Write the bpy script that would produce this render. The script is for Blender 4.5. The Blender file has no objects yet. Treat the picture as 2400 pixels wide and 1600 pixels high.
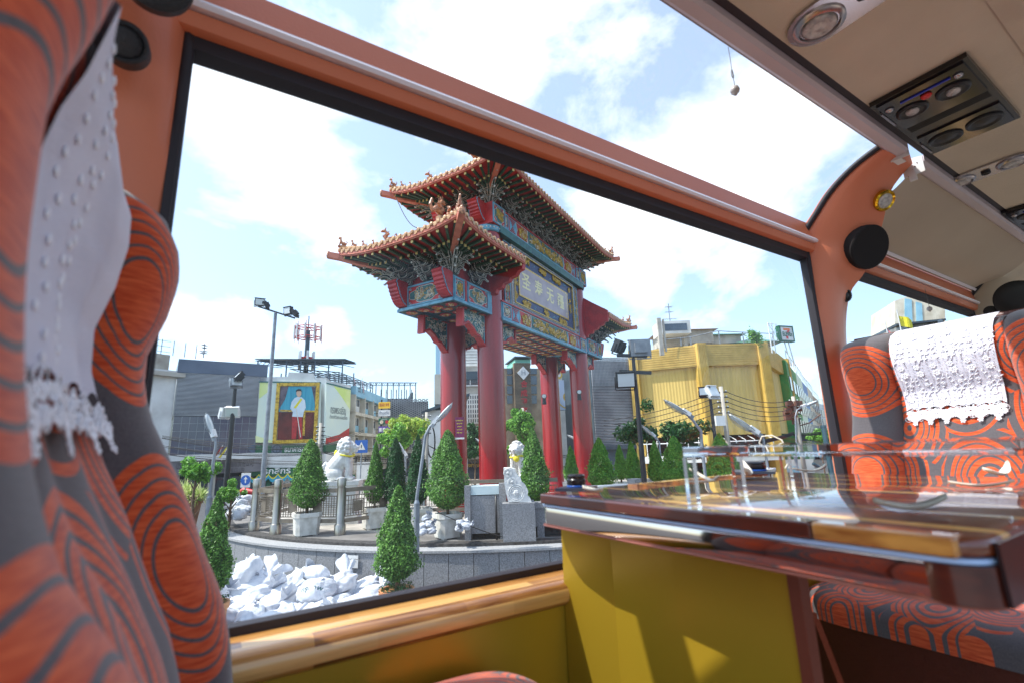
import bpy, math, random
import numpy as np
from mathutils import Vector, noise
R_=math.radians
SC=bpy.context.scene
COL=SC.collection
# ---------------------------------------------------------------- camera
# world: X along the bus, Y outwards through the window, Z up (plaza paving = 0)
F=1120.0; HEAD=R_(57.6); CAM=np.array([0,0,1.9])
uc=np.array([-173.,5040.,-F]); uc/=np.linalg.norm(uc)
fc=np.array([0,0,-1.]); fh=fc-fc.dot(uc)*uc; fh/=np.linalg.norm(fh); rc=np.cross(fh,uc)
H=np.array([math.cos(HEAD),math.sin(HEAD),0]); R=np.array([math.sin(HEAD),-math.cos(HEAD),0]); Z=np.array([0,0,1.])
M3=np.outer(H,fh)+np.outer(R,rc)+np.outer(Z,uc)
def ray(px,py): return M3@np.array([px-1200,800-py,-F])
def atZ(px,py,z): d=ray(px,py); return CAM+d*(z-CAM[2])/d[2]
def atX(px,py,x): d=ray(px,py); return CAM+d*x/d[0]
def atY(px,py,y): d=ray(px,py); return CAM+d*y/d[1]
def atD(px,py,f): d=ray(px,py); return CAM+d*f/d.dot(H)
def HW(l,f,z=0.): return R*l+H*f+Z*z
cd=bpy.data.cameras.new('camera'); cam=bpy.data.objects.new('camera',cd); COL.objects.link(cam)
from mathutils import Matrix
mw=Matrix.Identity(4)
for i in range(3):
    for j in range(3): mw[i][j]=M3[i][j]
    mw[i][3]=CAM[i]
cam.matrix_world=mw
cd.sensor_width=36; cd.lens=36*F/2400; cd.clip_start=.01; cd.clip_end=2000
cd.dof.use_dof=True; cd.dof.focus_distance=5.0; cd.dof.aperture_fstop=4.0
SC.camera=cam
# ---------------------------------------------------------------- light
W=bpy.data.worlds.new('World'); SC.world=W; W.use_nodes=True
SUN_AZ=math.atan2(.40,-.92); SUN_EL=R_(56)
nt=W.node_tree; N=nt.nodes; L=nt.links
for n in list(N): N.remove(n)
wo=N.new('ShaderNodeOutputWorld'); bg=N.new('ShaderNodeBackground'); bg2=N.new('ShaderNodeBackground'); mx=N.new('ShaderNodeMixShader')
sky=N.new('ShaderNodeTexSky'); sky.sky_type='NISHITA'; sky.sun_disc=False; sky.sun_elevation=SUN_EL
sky.sun_rotation=math.pi/2-SUN_AZ; sky.air_density=1.0; sky.dust_density=2.2; sky.ozone_density=1.5
bg.inputs[1].default_value=.15
tn=N.new('ShaderNodeMixRGB'); tn.blend_type='MULTIPLY'; tn.inputs[0].default_value=1; tn.inputs[2].default_value=(.80,.98,1.08,1); L.new(sky.outputs[0],tn.inputs[1]); L.new(tn.outputs[0],bg.inputs[0]); bg2.inputs[0].default_value=(1,1,1,1); bg2.inputs[1].default_value=.95
tc=N.new('ShaderNodeTexCoord'); mp=N.new('ShaderNodeMapping'); mp.inputs['Scale'].default_value=(1,1,1.9); mp.inputs['Location'].default_value=(.35,.1,.2)
nz=N.new('ShaderNodeTexNoise'); nz.inputs['Scale'].default_value=3.4; nz.inputs['Detail'].default_value=10; nz.inputs['Roughness'].default_value=.60; nz.inputs['Distortion'].default_value=.25
cr=N.new('ShaderNodeValToRGB'); cr.color_ramp.elements[0].position=.45; cr.color_ramp.elements[0].color=(.17,.17,.17,1); cr.color_ramp.elements[1].position=.76; cr.color_ramp.elements[1].color=(1,1,1,1)
L.new(tc.outputs['Generated'],mp.inputs[0]); L.new(mp.outputs[0],nz.inputs[0])
def wm(op,a,b=None,c=None):
    n=N.new('ShaderNodeMath'); n.operation=op
    for i,x in enumerate((a,b,c)):
        if x is None: continue
        if isinstance(x,(int,float)): n.inputs[i].default_value=x
        else: L.new(x,n.inputs[i])
    return n.outputs[0]
# cumulus banks: noise billows gathered round a few directions of the sky
acc=None
for (px,py,rad,amp) in [(655,300,.20,.34),(700,470,.20,.30),(790,560,.14,.26),(1150,60,.26,.30),(1330,100,.2,.2),(1480,480,.16,.24),(1750,390,.22,.30),(1560,430,.14,.24),(1900,330,.14,.2),(520,790,.10,.24),(770,770,.08,.26),(1510,650,.08,.24),(1740,620,.09,.22),(400,720,.08,.2),(2050,560,.12,.2),(560,150,.05,.14),(1880,880,.08,.24)]:
    d=M3@np.array([px-1200,800-py,-F]); d=d/np.linalg.norm(d); vd=N.new('ShaderNodeVectorMath'); vd.operation='DISTANCE'; L.new(tc.outputs['Generated'],vd.inputs[0]); vd.inputs[1].default_value=tuple(d)
    k=wm('MULTIPLY',wm('MAXIMUM',wm('SUBTRACT',1.0,wm('DIVIDE',vd.outputs['Value'],rad)),0.0),amp)
    acc=k if acc is None else wm('MAXIMUM',acc,k)
L.new(wm('ADD',nz.outputs[0],wm('SUBTRACT',acc,.09)),cr.inputs[0])
L.new(cr.outputs[0],mx.inputs[0]); L.new(bg.outputs[0],mx.inputs[1]); L.new(bg2.outputs[0],mx.inputs[2]); L.new(mx.outputs[0],wo.inputs[0])
sd_=bpy.data.lights.new('sun','SUN'); sd_.energy=2.8; sd_.angle=R_(.5); sd_.color=(1,.95,.88)
sun=bpy.data.objects.new('sun',sd_); COL.objects.link(sun)
sv=Vector((math.cos(SUN_AZ)*math.cos(SUN_EL),math.sin(SUN_AZ)*math.cos(SUN_EL),math.sin(SUN_EL)))
sun.rotation_euler=sv.to_track_quat('Z','Y').to_euler()
SC.view_settings.view_transform='Standard'; SC.view_settings.look='None'; SC.view_settings.exposure=1.08; SC.view_settings.gamma=1
SC.cycles.max_bounces=10; SC.cycles.transparent_max_bounces=24; SC.cycles.caustics_reflective=False; SC.cycles.caustics_refractive=False; SC.cycles.sample_clamp_indirect=6
# ---------------------------------------------------------------- helpers
OFF={}
def V(a): return np.array(a,float)
def unit(a): a=V(a); return a/(np.linalg.norm(a)+1e-12)
def tag(o,label=None,cat=None,group=None,kind=None):
    if label: o['label']=label
    if cat: o['category']=cat
    if group: o['group']=group
    if kind: o['kind']=kind
    return o
def empty(name,loc,label,cat,group=None):
    o=bpy.data.objects.new(name,None); o.empty_display_size=.2; COL.objects.link(o); o.location=tuple(float(x) for x in loc)
    OFF[o.name]=V(loc); return tag(o,label,cat,group)
class MB:
    def __init__(s): s.v=[]; s.f=[]; s.m=[]
    def add(s,vs,fs,mi=0):
        b=len(s.v); s.v.extend([tuple(map(float,p)) for p in vs]); s.f.extend([tuple(b+i for i in f) for f in fs]); s.m.extend([mi]*len(fs)); return s
    def obox(s,c,ax,h,mi=0):
        c=V(c); vs=[]
        for i in (-1,1):
            for j in (-1,1):
                for k in (-1,1): vs.append(c+V(ax[0])*h[0]*i+V(ax[1])*h[1]*j+V(ax[2])*h[2]*k)
        return s.add(vs,[(0,1,3,2),(4,6,7,5),(0,4,5,1),(2,3,7,6),(0,2,6,4),(1,5,7,3)],mi)
    def box(s,lo,hi,mi=0):
        lo=V(lo);hi=V(hi); return s.obox((lo+hi)/2,np.eye(3),(hi-lo)/2,mi)
    def tube(s,pts,r,n=6,mi=0,cap=True,flat=1.0):
        pts=[V(p) for p in pts]; k=len(pts); rr=r if hasattr(r,'__len__') else [r]*k
        vs=[]; up=None
        for i,p in enumerate(pts):
            t=unit(pts[min(i+1,k-1)]-pts[max(i-1,0)])
            if up is None: up=V([0,0,1]) if abs(t[2])<.9 else V([1,0,0])
            a=np.cross(t,up); a=unit(a); b=np.cross(a,t); up=b
            for j in range(n):
                q=2*math.pi*j/n; vs.append(p+rr[i]*(a*math.cos(q)+b*math.sin(q)*flat))
        fs=[]
        for i in range(k-1):
            for j in range(n): fs.append((i*n+j,i*n+(j+1)%n,(i+1)*n+(j+1)%n,(i+1)*n+j))
        if cap: fs.append(tuple(range(n-1,-1,-1))); fs.append(tuple((k-1)*n+j for j in range(n)))
        return s.add(vs,fs,mi)
    def lathe(s,prof,c=(0,0,0),n=16,mi=0,ax=None):
        c=V(c); ax=np.eye(3) if ax is None else ax; vs=[]
        for (r,z) in prof:
            for j in range(n):
                q=2*math.pi*j/n; vs.append(c+V(ax[0])*r*math.cos(q)+V(ax[1])*r*math.sin(q)+V(ax[2])*z)
        fs=[]
        for i in range(len(prof)-1):
            for j in range(n): fs.append((i*n+j,i*n+(j+1)%n,(i+1)*n+(j+1)%n,(i+1)*n+j))
        fs.append(tuple(range(n-1,-1,-1))); fs.append(tuple((len(prof)-1)*n+j for j in range(n)))
        return s.add(vs,fs,mi)
    def prism(s,poly,o,u,v,w,mi=0):
        # polygon (a,b) -> o+u*a+v*b, extruded by vector w
        o=V(o);u=V(u);v=V(v);w=V(w); n=len(poly)
        vs=[o+u*a+v*b for a,b in poly]+[o+u*a+v*b+w for a,b in poly]
        fs=[tuple(range(n-1,-1,-1)),tuple(range(n,2*n))]+[(i,(i+1)%n,n+(i+1)%n,n+i) for i in range(n)]
        return s.add(vs,fs,mi)
    def grid(s,fn,nu,nv,mi=0,closeu=False):
        vs=[fn(i/nu,j/nv) for j in range(nv+1) for i in range(nu+1)]
        fs=[(j*(nu+1)+i,j*(nu+1)+i+1,(j+1)*(nu+1)+i+1,(j+1)*(nu+1)+i) for j in range(nv) for i in range(nu)]
        return s.add(vs,fs,mi)
    def blob(s,c,rad,n=8,mi=0,ax=None):
        ax=np.eye(3) if ax is None else ax; c=V(c); m=n//2+1; vs=[]; 
        rad=rad if hasattr(rad,'__len__') else (rad,)*3
        for i in range(m+1):
            a=math.pi*i/m
            for j in range(n):
                q=2*math.pi*j/n; vs.append(c+V(ax[0])*rad[0]*math.sin(a)*math.cos(q)+V(ax[1])*rad[1]*math.sin(a)*math.sin(q)+V(ax[2])*rad[2]*math.cos(a))
        fs=[(i*n+j,i*n+(j+1)%n,(i+1)*n+(j+1)%n,(i+1)*n+j) for i in range(m) for j in range(n)]
        return s.add(vs,fs,mi)
    def build(s,name,mats,parent=None,smooth=False,world=True,loc=None,auto=None):
        off=OFF.get(parent.name,V([0,0,0])) if (parent is not None and world) else V([0,0,0])
        if parent is None and loc is not None: off=V(loc)
        me=bpy.data.meshes.new(name); me.from_pydata([tuple(V(p)-off) for p in s.v],[],s.f)
        for m in (mats if isinstance(mats,(list,tuple)) else [mats]): me.materials.append(m)
        me.polygons.foreach_set('material_index',s.m)
        if smooth:
            me.polygons.foreach_set('use_smooth',[True]*len(s.f))
            if auto: me.set_sharp_from_angle(angle=R_(auto))
        me.update()
        o=bpy.data.objects.new(name,me); COL.objects.link(o)
        if parent is not None: o.parent=parent; OFF[o.name]=off
        elif loc is not None: o.location=tuple(float(x) for x in loc); OFF[o.name]=V(loc)
        else: OFF[o.name]=V([0,0,0])
        return o
def copy_tree(o,parent=None):
    c=o.copy(); COL.objects.link(c)
    if parent is not None: c.parent=parent
    for ch in list(o.children): copy_tree(ch,c)
    return c
def text_part(s,size,mats,parent,o,u,v,name='lettering',ext=.01,bold=0.0,fitw=None,align='CENTER'):
    c=bpy.data.curves.new('txt','FONT'); c.body=s; c.size=1; c.extrude=0; c.offset=bold; c.align_x=align; c.align_y='CENTER'; c.resolution_u=3
    to=bpy.data.objects.new('txt',c); COL.objects.link(to)
    me=bpy.data.meshes.new_from_object(to.evaluated_get(bpy.context.evaluated_depsgraph_get()))
    bpy.data.objects.remove(to); bpy.data.curves.remove(c)
    vs=np.array([p.co[:] for p in me.vertices]) if len(me.vertices) else np.zeros((0,3)); fs=[tuple(p.vertices) for p in me.polygons]; bpy.data.meshes.remove(me)
    if not len(vs): return None
    k=size
    if fitw: k2=fitw/(vs[:,0].max()-vs[:,0].min())
    else: k2=k
    o=V(o);u=V(u);v=V(v); n=np.cross(u,v)*ext
    mb=MB(); mb.add([o+u*p[0]*k2+v*p[1]*k+n for p in vs],fs)
    return mb.build(name,mats,parent)
# ---------------------------------------------------------------- materials
def srgb(r,g,b):
    f=lambda c:(c/255/12.92) if c/255<=.04045 else ((c/255+.055)/1.055)**2.4
    return (f(r),f(g),f(b),1)
def newmat(name):
    m=bpy.data.materials.new(name); m.use_nodes=True; nt=m.node_tree; b=nt.nodes['Principled BSDF']; return m,nt,b
def mat(name,c,c2=None,ns=4,r=.5,m=0,bs=0,bst=.2,coat=0,sheen=0,spec=.5,det=6,lo=.4,hi=.65,stretch=None,island=0,emit=0):
    ma,nt,b=newmat(name); N=nt.nodes; L=nt.links
    c=c if len(c)==4 else (*c,1)
    b.inputs['Base Color'].default_value=c; b.inputs['Roughness'].default_value=r; b.inputs['Metallic'].default_value=m
    b.inputs['Coat Weight'].default_value=coat; b.inputs['Sheen Weight'].default_value=sheen; b.inputs['Specular IOR Level'].default_value=spec
    b.inputs['Coat Roughness'].default_value=.05
    tc=N.new('ShaderNodeTexCoord'); src=tc.outputs['Object']
    if stretch:
        mp=N.new('ShaderNodeMapping'); mp.inputs['Scale'].default_value=stretch; L.new(src,mp.inputs[0]); src=mp.outputs[0]
    if c2 is not None:
        c2=c2 if len(c2)==4 else (*c2,1)
        nz=N.new('ShaderNodeTexNoise'); nz.inputs['Scale'].default_value=ns; nz.inputs['Detail'].default_value=det; L.new(src,nz.inputs[0])
        cr=N.new('ShaderNodeValToRGB'); cr.color_ramp.elements[0].position=lo; cr.color_ramp.elements[1].position=hi
        cr.color_ramp.elements[0].color=c; cr.color_ramp.elements[1].color=c2; L.new(nz.outputs[0],cr.inputs[0]); L.new(cr.outputs[0],b.inputs['Base Color'])
    if island and c2 is not None:
        g=N.new('ShaderNodeNewGeometry'); cr2=N.new('ShaderNodeMath'); cr2.operation='MULTIPLY_ADD'; L.new(g.outputs['Random Per Island'],cr2.inputs[0]); cr2.inputs[1].default_value=island
        L.new(nz.outputs[0],cr2.inputs[2]); sb=N.new('ShaderNodeMath'); sb.operation='SUBTRACT'; L.new(cr2.outputs[0],sb.inputs[0]); sb.inputs[1].default_value=island/2; L.new(sb.outputs[0],cr.inputs[0])
    if bs:
        n2=N.new('ShaderNodeTexNoise'); n2.inputs['Scale'].default_value=bs; n2.inputs['Detail'].default_value=5; L.new(src,n2.inputs[0])
        bp=N.new('ShaderNodeBump'); bp.inputs['Strength'].default_value=bst; bp.inputs['Distance'].default_value=.02; L.new(n2.outputs[0],bp.inputs['Height']); L.new(bp.outputs[0],b.inputs['Normal'])
    if emit: b.inputs['Emission Color'].default_value=c; b.inputs['Emission Strength'].default_value=emit
    return ma
def math_(nt,op,a,b=None,c=None):
    n=nt.nodes.new('ShaderNodeMath'); n.operation=op
    for i,x in enumerate((a,b,c)):
        if x is None: continue
        if isinstance(x,(int,float)): n.inputs[i].default_value=x
        else: nt.links.new(x,n.inputs[i])
    return n.outputs[0]
def stripes_mat(name,ca,cb,axis,period,duty,r=.5,m=0,noise_c=None,nsc=2,nstretch=(1,1,1),nlo=.5,nhi=.7):
    ma,nt,b=newmat(name); N=nt.nodes; L=nt.links; tc=N.new('ShaderNodeTexCoord'); sp=N.new('ShaderNodeSeparateXYZ')
    L.new(tc.outputs['Object'],sp.inputs[0]); v=sp.outputs[axis]
    fr=math_(nt,'FRACT',math_(nt,'DIVIDE',v,period)); g=math_(nt,'GREATER_THAN',fr,duty)
    mx=N.new('ShaderNodeMixRGB'); mx.inputs[1].default_value=(*ca[:3],1); mx.inputs[2].default_value=(*cb[:3],1); L.new(g,mx.inputs[0]); out=mx.outputs[0]
    if noise_c is not None:
        mp=N.new('ShaderNodeMapping'); mp.inputs['Scale'].default_value=nstretch; L.new(tc.outputs['Object'],mp.inputs[0])
        nz=N.new('ShaderNodeTexNoise'); nz.inputs['Scale'].default_value=nsc; nz.inputs['Detail'].default_value=8; L.new(mp.outputs[0],nz.inputs[0])
        cr=N.new('ShaderNodeValToRGB'); cr.color_ramp.elements[0].position=nlo; cr.color_ramp.elements[1].position=nhi; L.new(nz.outputs[0],cr.inputs[0])
        m2=N.new('ShaderNodeMixRGB'); L.new(cr.outputs[0],m2.inputs[0]); L.new(out,m2.inputs[1]); m2.inputs[2].default_value=(*noise_c[:3],1); out=m2.outputs[0]
    L.new(out,b.inputs['Base Color']); b.inputs['Roughness'].default_value=r; b.inputs['Metallic'].default_value=m
    return ma
def ring_mat(name,mode,cy=0.,cz=0.,pz=.335,ry=.062,rz=.088,axes=(1,2),scale=6.5,loc=(0,0,0),xk=0.):
    # woven seat cloth: orange velvet rings on grey felt
    ma,nt,b=newmat(name); N=nt.nodes; L=nt.links; tc=N.new('ShaderNodeTexCoord'); sp=N.new('ShaderNodeSeparateXYZ')
    L.new(tc.outputs['Object'],sp.inputs[0]); a=sp.outputs[axes[0]]; c=sp.outputs[axes[1]]
    if mode=='bolster':
        if xk: a=math_(nt,'ADD',a,math_(nt,'MULTIPLY',math_(nt,'ADD',sp.outputs[0],math_(nt,'MULTIPLY_ADD',c,.23,-.0414)),xk))
        dy=math_(nt,'DIVIDE',math_(nt,'SUBTRACT',a,cy),ry)
        w=math_(nt,'WRAP',math_(nt,'SUBTRACT',c,cz),pz/2,-pz/2); dz=math_(nt,'DIVIDE',w,rz)
        e=math_(nt,'SQRT',math_(nt,'ADD',math_(nt,'MULTIPLY',dy,dy),math_(nt,'MULTIPLY',dz,dz)))
        pos=math_(nt,'DIVIDE',e,2.2)
    else:
        cb=N.new('ShaderNodeCombineXYZ'); L.new(a,cb.inputs[0]); L.new(c,cb.inputs[1])
        vo=N.new('ShaderNodeTexVoronoi'); vo.voronoi_dimensions='2D'; vo.inputs['Scale'].default_value=scale; vo.inputs['Randomness'].default_value=.62
        mp=N.new('ShaderNodeMapping'); mp.inputs['Location'].default_value=loc; mp.inputs['Scale'].default_value=(1.15,.82,1); L.new(cb.outputs[0],mp.inputs[0]); L.new(mp.outputs[0],vo.inputs[0])
        pos=math_(nt,'MULTIPLY_ADD',vo.outputs['Distance'],1.05,math_(nt,'MULTIPLY',0,0))
        sc=N.new('ShaderNodeSeparateXYZ'); L.new(vo.outputs['Color'],sc.inputs[0]); pos=math_(nt,'ADD',pos,math_(nt,'MULTIPLY',sc.outputs[0],.28))
    cr=N.new('ShaderNodeValToRGB'); cr.color_ramp.interpolation='CONSTANT'; el=cr.color_ramp.elements
    if mode=='bolster': st=[(0,1),(.30,0),(.33,1),(.40,0),(.425,1),(.50,0),(.525,1),(.60,0),(.625,1),(.70,0),(.725,1),(.80,0)]
    else: st=[(0,1),(.13,0),(.20,1),(.28,0),(.33,1),(.41,0),(.44,1),(.50,0),(.53,1),(.59,0),(.62,1),(.68,0),(.80,1),(.85,0)]
    el[0].position=0; el[0].color=(1,1,1,1); el[1].position=st[1][0]; el[1].color=(0,0,0,1)
    for p,q in st[2:]:
        x=el.new(p); x.color=(q,q,q,1)
    L.new(pos,cr.inputs[0])
    nz=N.new('ShaderNodeTexNoise'); nz.inputs['Scale'].default_value=60; nz.inputs['Detail'].default_value=3
    mp2=N.new('ShaderNodeMapping'); mp2.inputs['Scale'].default_value=(.6,.6,6); L.new(tc.outputs['Object'],mp2.inputs[0]); L.new(mp2.outputs[0],nz.inputs[0])
    oc=N.new('ShaderNodeValToRGB'); oc.color_ramp.elements[0].position=.3; oc.color_ramp.elements[1].position=.7; oc.color_ramp.elements[0].color=srgb(184,62,30); oc.color_ramp.elements[1].color=srgb(224,104,60); L.new(nz.outputs[0],oc.inputs[0])
    gc=N.new('ShaderNodeValToRGB'); gc.color_ramp.elements[0].color=srgb(70,66,70); gc.color_ramp.elements[1].color=srgb(108,102,104); n3=N.new('ShaderNodeTexNoise'); n3.inputs['Scale'].default_value=400; L.new(tc.outputs['Object'],n3.inputs[0]); L.new(n3.outputs[0],gc.inputs[0])
    mx=N.new('ShaderNodeMixRGB'); L.new(cr.outputs[0],mx.inputs[0]); L.new(gc.outputs[0],mx.inputs[1]); L.new(oc.outputs[0],mx.inputs[2]); L.new(mx.outputs[0],b.inputs['Base Color'])
    b.inputs['Roughness'].default_value=.9; b.inputs['Sheen Weight'].default_value=.35; b.inputs['Specular IOR Level'].default_value=.15
    hh=math_(nt,'ADD',math_(nt,'MULTIPLY',cr.outputs[0],.6),math_(nt,'MULTIPLY',nz.outputs[0],.5))
    bp=N.new('ShaderNodeBump'); bp.inputs['Strength'].default_value=.35; bp.inputs['Distance'].default_value=.003; L.new(hh,bp.inputs['Height']); L.new(bp.outputs[0],b.inputs['Normal'])
    return ma
def glass_mat(name,tint=(1,1,1),refl=1.0,rough=0,dust=.02):
    ma,nt,b=newmat(name); N=nt.nodes; L=nt.links; N.remove(b); out=N['Material Output']
    df=N.new('ShaderNodeBsdfTranslucent'); t=N.new('ShaderNodeBsdfTransparent'); t.inputs[0].default_value=(*tint,1); g=N.new('ShaderNodeBsdfGlossy'); g.inputs['Roughness'].default_value=rough
    fr=N.new('ShaderNodeFresnel'); fr.inputs[0].default_value=1.45; mx=N.new('ShaderNodeMixShader'); k=math_(nt,'MULTIPLY',fr.outputs[0],refl)
    L.new(k,mx.inputs[0]); L.new(t.outputs[0],mx.inputs[1]); L.new(g.outputs[0],mx.inputs[2])
    # a thin film of dust on the pane
    tc=N.new('ShaderNodeTexCoord'); nz=N.new('ShaderNodeTexNoise'); nz.inputs['Scale'].default_value=3; nz.inputs['Detail'].default_value=6; L.new(tc.outputs['Object'],nz.inputs[0]); m2=N.new('ShaderNodeMixShader'); L.new(math_(nt,'MULTIPLY',nz.outputs[0],dust),m2.inputs[0]); L.new(mx.outputs[0],m2.inputs[1]); L.new(df.outputs[0],m2.inputs[2]); L.new(m2.outputs[0],out.inputs[0]); return ma
def leaf_mat(name,a,b_,tr=.35):
    ma,nt,b=newmat(name); N=nt.nodes; L=nt.links; g=N.new('ShaderNodeNewGeometry'); cr=N.new('ShaderNodeValToRGB')
    cr.color_ramp.elements[0].color=a; cr.color_ramp.elements[1].color=b_; L.new(g.outputs['Random Per Island'],cr.inputs[0]); L.new(cr.outputs[0],b.inputs['Base Color']); b.inputs['Roughness'].default_value=.45
    t=N.new('ShaderNodeBsdfTranslucent'); L.new(cr.outputs[0],t.inputs[0]); mx=N.new('ShaderNodeMixShader'); mx.inputs[0].default_value=tr; out=N['Material Output']
    L.new(b.outputs[0],mx.inputs[1]); L.new(t.outputs[0],mx.inputs[2]); L.new(mx.outputs[0],out.inputs[0]); return ma
M={}
M['granite']=mat('granite',srgb(150,151,153),srgb(104,105,108),ns=55,r=.6,det=3,lo=.38,hi=.66,bs=3,bst=.05)
M['granite_dark']=mat('granite_dark',srgb(75,72,70),srgb(45,42,40),ns=12,r=.8)
M['coping']=mat('coping',srgb(168,168,168),srgb(140,141,142),ns=30,r=.6)
M['paving']=mat('paving',srgb(176,170,160),srgb(150,145,137),ns=2.5,r=.8,bs=20,bst=.1)
M['paving2']=mat('paving2',srgb(128,124,120),srgb(100,97,94),ns=1.3,r=.85)
M['asphalt']=mat('asphalt',srgb(78,78,80),srgb(58,58,60),ns=8,r=.9)
M['white']=mat('white_paint',srgb(225,225,222),srgb(200,200,198),ns=1.5,r=.6)
M['whiteline']=mat('white_outline',srgb(215,215,205),r=.5)
M['redcol']=mat('red_column_paint',srgb(158,12,22),srgb(126,10,18),ns=1.5,r=.3,coat=.3,stretch=(3,3,.3))
M['red']=mat('red_paint',srgb(188,40,42),srgb(156,28,34),ns=3,r=.5)
M['salmon']=mat('salmon_fascia',srgb(214,130,104),srgb(188,102,80),ns=4,r=.5)
M['tile']=mat('glazed_gold_tile',srgb(216,172,122),srgb(158,112,76),ns=14,r=.3,bs=25,bst=.5)
M['fig']=mat('figure_glaze',srgb(202,142,104),srgb(128,80,58),ns=16,r=.4,bs=30,bst=.6)
M['rafter']=mat('rafter_green',srgb(40,92,66),srgb(26,62,46),ns=6,r=.5)
M['rafterend']=mat('rafter_end',srgb(225,205,130),r=.5)
M['bracket']=mat('bracket_green',srgb(34,52,46),srgb(58,78,68),ns=9,r=.6)
M['blue']=mat('beam_blue',srgb(104,168,190),srgb(82,140,166),ns=5,r=.5)
M['teal']=mat('beam_teal',srgb(48,112,108),srgb(34,84,92),ns=5,r=.5)
M['navy']=mat('sign_navy',srgb(44,66,110),srgb(32,48,84),ns=9,r=.5)
M['gold']=mat('relief_gold',srgb(222,188,84),srgb(170,128,44),ns=18,r=.35,m=.35)
M['cream']=mat('relief_cream',srgb(226,216,188),srgb(190,150,120),ns=12,r=.5)
M['pinkboard']=mat('sign_board',srgb(176,160,162),srgb(158,142,146),ns=2,r=.35)
M['goldtext']=mat('sign_gold_letters',srgb(236,222,160),r=.35)
M['steel']=mat('stainless',srgb(178,172,162),srgb(150,144,134),ns=3,r=.3,m=.9,stretch=(1,1,.2))
M['bronze']=mat('fence_bronze',srgb(140,130,116),srgb(112,102,90),ns=4,r=.45,m=.4)
M['marble']=mat('white_marble',srgb(226,226,222),srgb(198,198,196),ns=5,r=.5,bs=18,bst=.4)
M['planter']=mat('planter_white',srgb(214,212,204),srgb(168,164,152),ns=5,r=.7,lo=.45,hi=.75,bs=30,bst=.15)
M['terra']=mat('terracotta',srgb(222,158,108),srgb(200,130,84),ns=6,r=.7)
M['soil']=mat('soil',srgb(70,52,40),r=.95)
M['bark']=mat('bark',srgb(120,98,76),srgb(80,64,50),ns=20,r=.9,bs=40,bst=.6)
M['leaf']=leaf_mat('topiary_leaf',srgb(30,74,30),srgb(136,190,84))
M['leafd']=leaf_mat('dark_leaf',srgb(20,62,34),srgb(62,118,58))
M['leafy']=leaf_mat('bright_leaf',srgb(104,150,40),srgb(206,220,96))
M['leafm']=leaf_mat('mid_leaf',srgb(52,116,36),srgb(140,196,74))
M['spider']=leaf_mat('variegated_leaf',srgb(140,170,80),srgb(236,238,176))
M['bag']=mat('woven_bag',srgb(214,217,222),srgb(190,194,203),ns=6,r=.7,bs=16,bst=.9)
M['baggrey']=mat('grey_bag',srgb(190,194,202),srgb(160,164,172),ns=8,r=.75)  # greyer cloth for the small bags between the planters
M['ink']=mat('printed_ink',srgb(40,90,96),r=.6)
M['pole']=mat('pole_grey',srgb(148,154,160),srgb(122,128,136),ns=4,r=.45,m=.4)
M['poledark']=mat('pole_dark',srgb(42,44,48),r=.5,m=.3)
M['lampglass']=mat('lamp_glass',srgb(206,214,214),r=.1,spec=.8)
M['lampwhite']=mat('lamp_body',srgb(222,224,224),r=.4)
M['black']=mat('black_plastic',srgb(22,22,24),r=.4)
M['wire']=mat('wire_black',srgb(30,28,30),r=.7)
# ================================================================ SETTING
CEN=HW(-.34,20.67); RW=10.55   # centre of the raised circular plaza
def disc(r,z,n=96): return [(CEN[0]+r*math.cos(2*math.pi*i/n),CEN[1]+r*math.sin(2*math.pi*i/n),z) for i in range(n)]
b=MB(); b.add([(-400,-400,-.9),(600,-400,-.9),(600,600,-.9),(-400,600,-.9)],[(0,1,2,3)]); o=b.build('road',M['asphalt']); tag(o,kind='structure')
b=MB(); n=96; b.lathe([(9.9,-.5),(9.9,0)],CEN,n); o=b.build('plaza_paving',M['paving']); tag(o,kind='structure')
b=MB()
ri,ro=9.9,10.2
vs=disc(ri,.012)+disc(ro,.012)+disc(ro,-.2)+disc(ri,-.2)
b.add(vs,[(k*n+i,k*n+(i+1)%n,(k+1)%4*n+(i+1)%n,(k+1)%4*n+i) for k in range(4) for i in range(n)])
o=b.build('kerb',M['granite_dark']); tag(o,kind='structure')
# inner darker paving ring just behind the kerb
b=MB(); vs=disc(8.9,.004)+disc(9.9,.004); b.add(vs,[(i,(i+1)%n,n+(i+1)%n,n+i) for i in range(n)]); o=b.build('paving_band',M['paving2']); tag(o,kind='structure')
# far pavement ring along the buildings
b=MB()
for k,(l0,l1,f0,f1) in enumerate([(-40,60,33.5,36.5)]):
    b.prism([(l0,f0),(l1,f0),(l1,f1+40),(l0,f1+40)],(0,0,-.9),R,H,(0,0,.13))
o=b.build('pavement',M['paving']); tag(o,kind='structure')
b=MB()
for k in range(16):
    b.prism([(-30+k*4,30),(-28+k*4,30),(-28+k*4,30.15),(-30+k*4,30.15)],(0,0,-.896),R,H,(0,0,.002))
o=b.build('road_marking',M['white']); tag(o,kind='structure')
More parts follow.
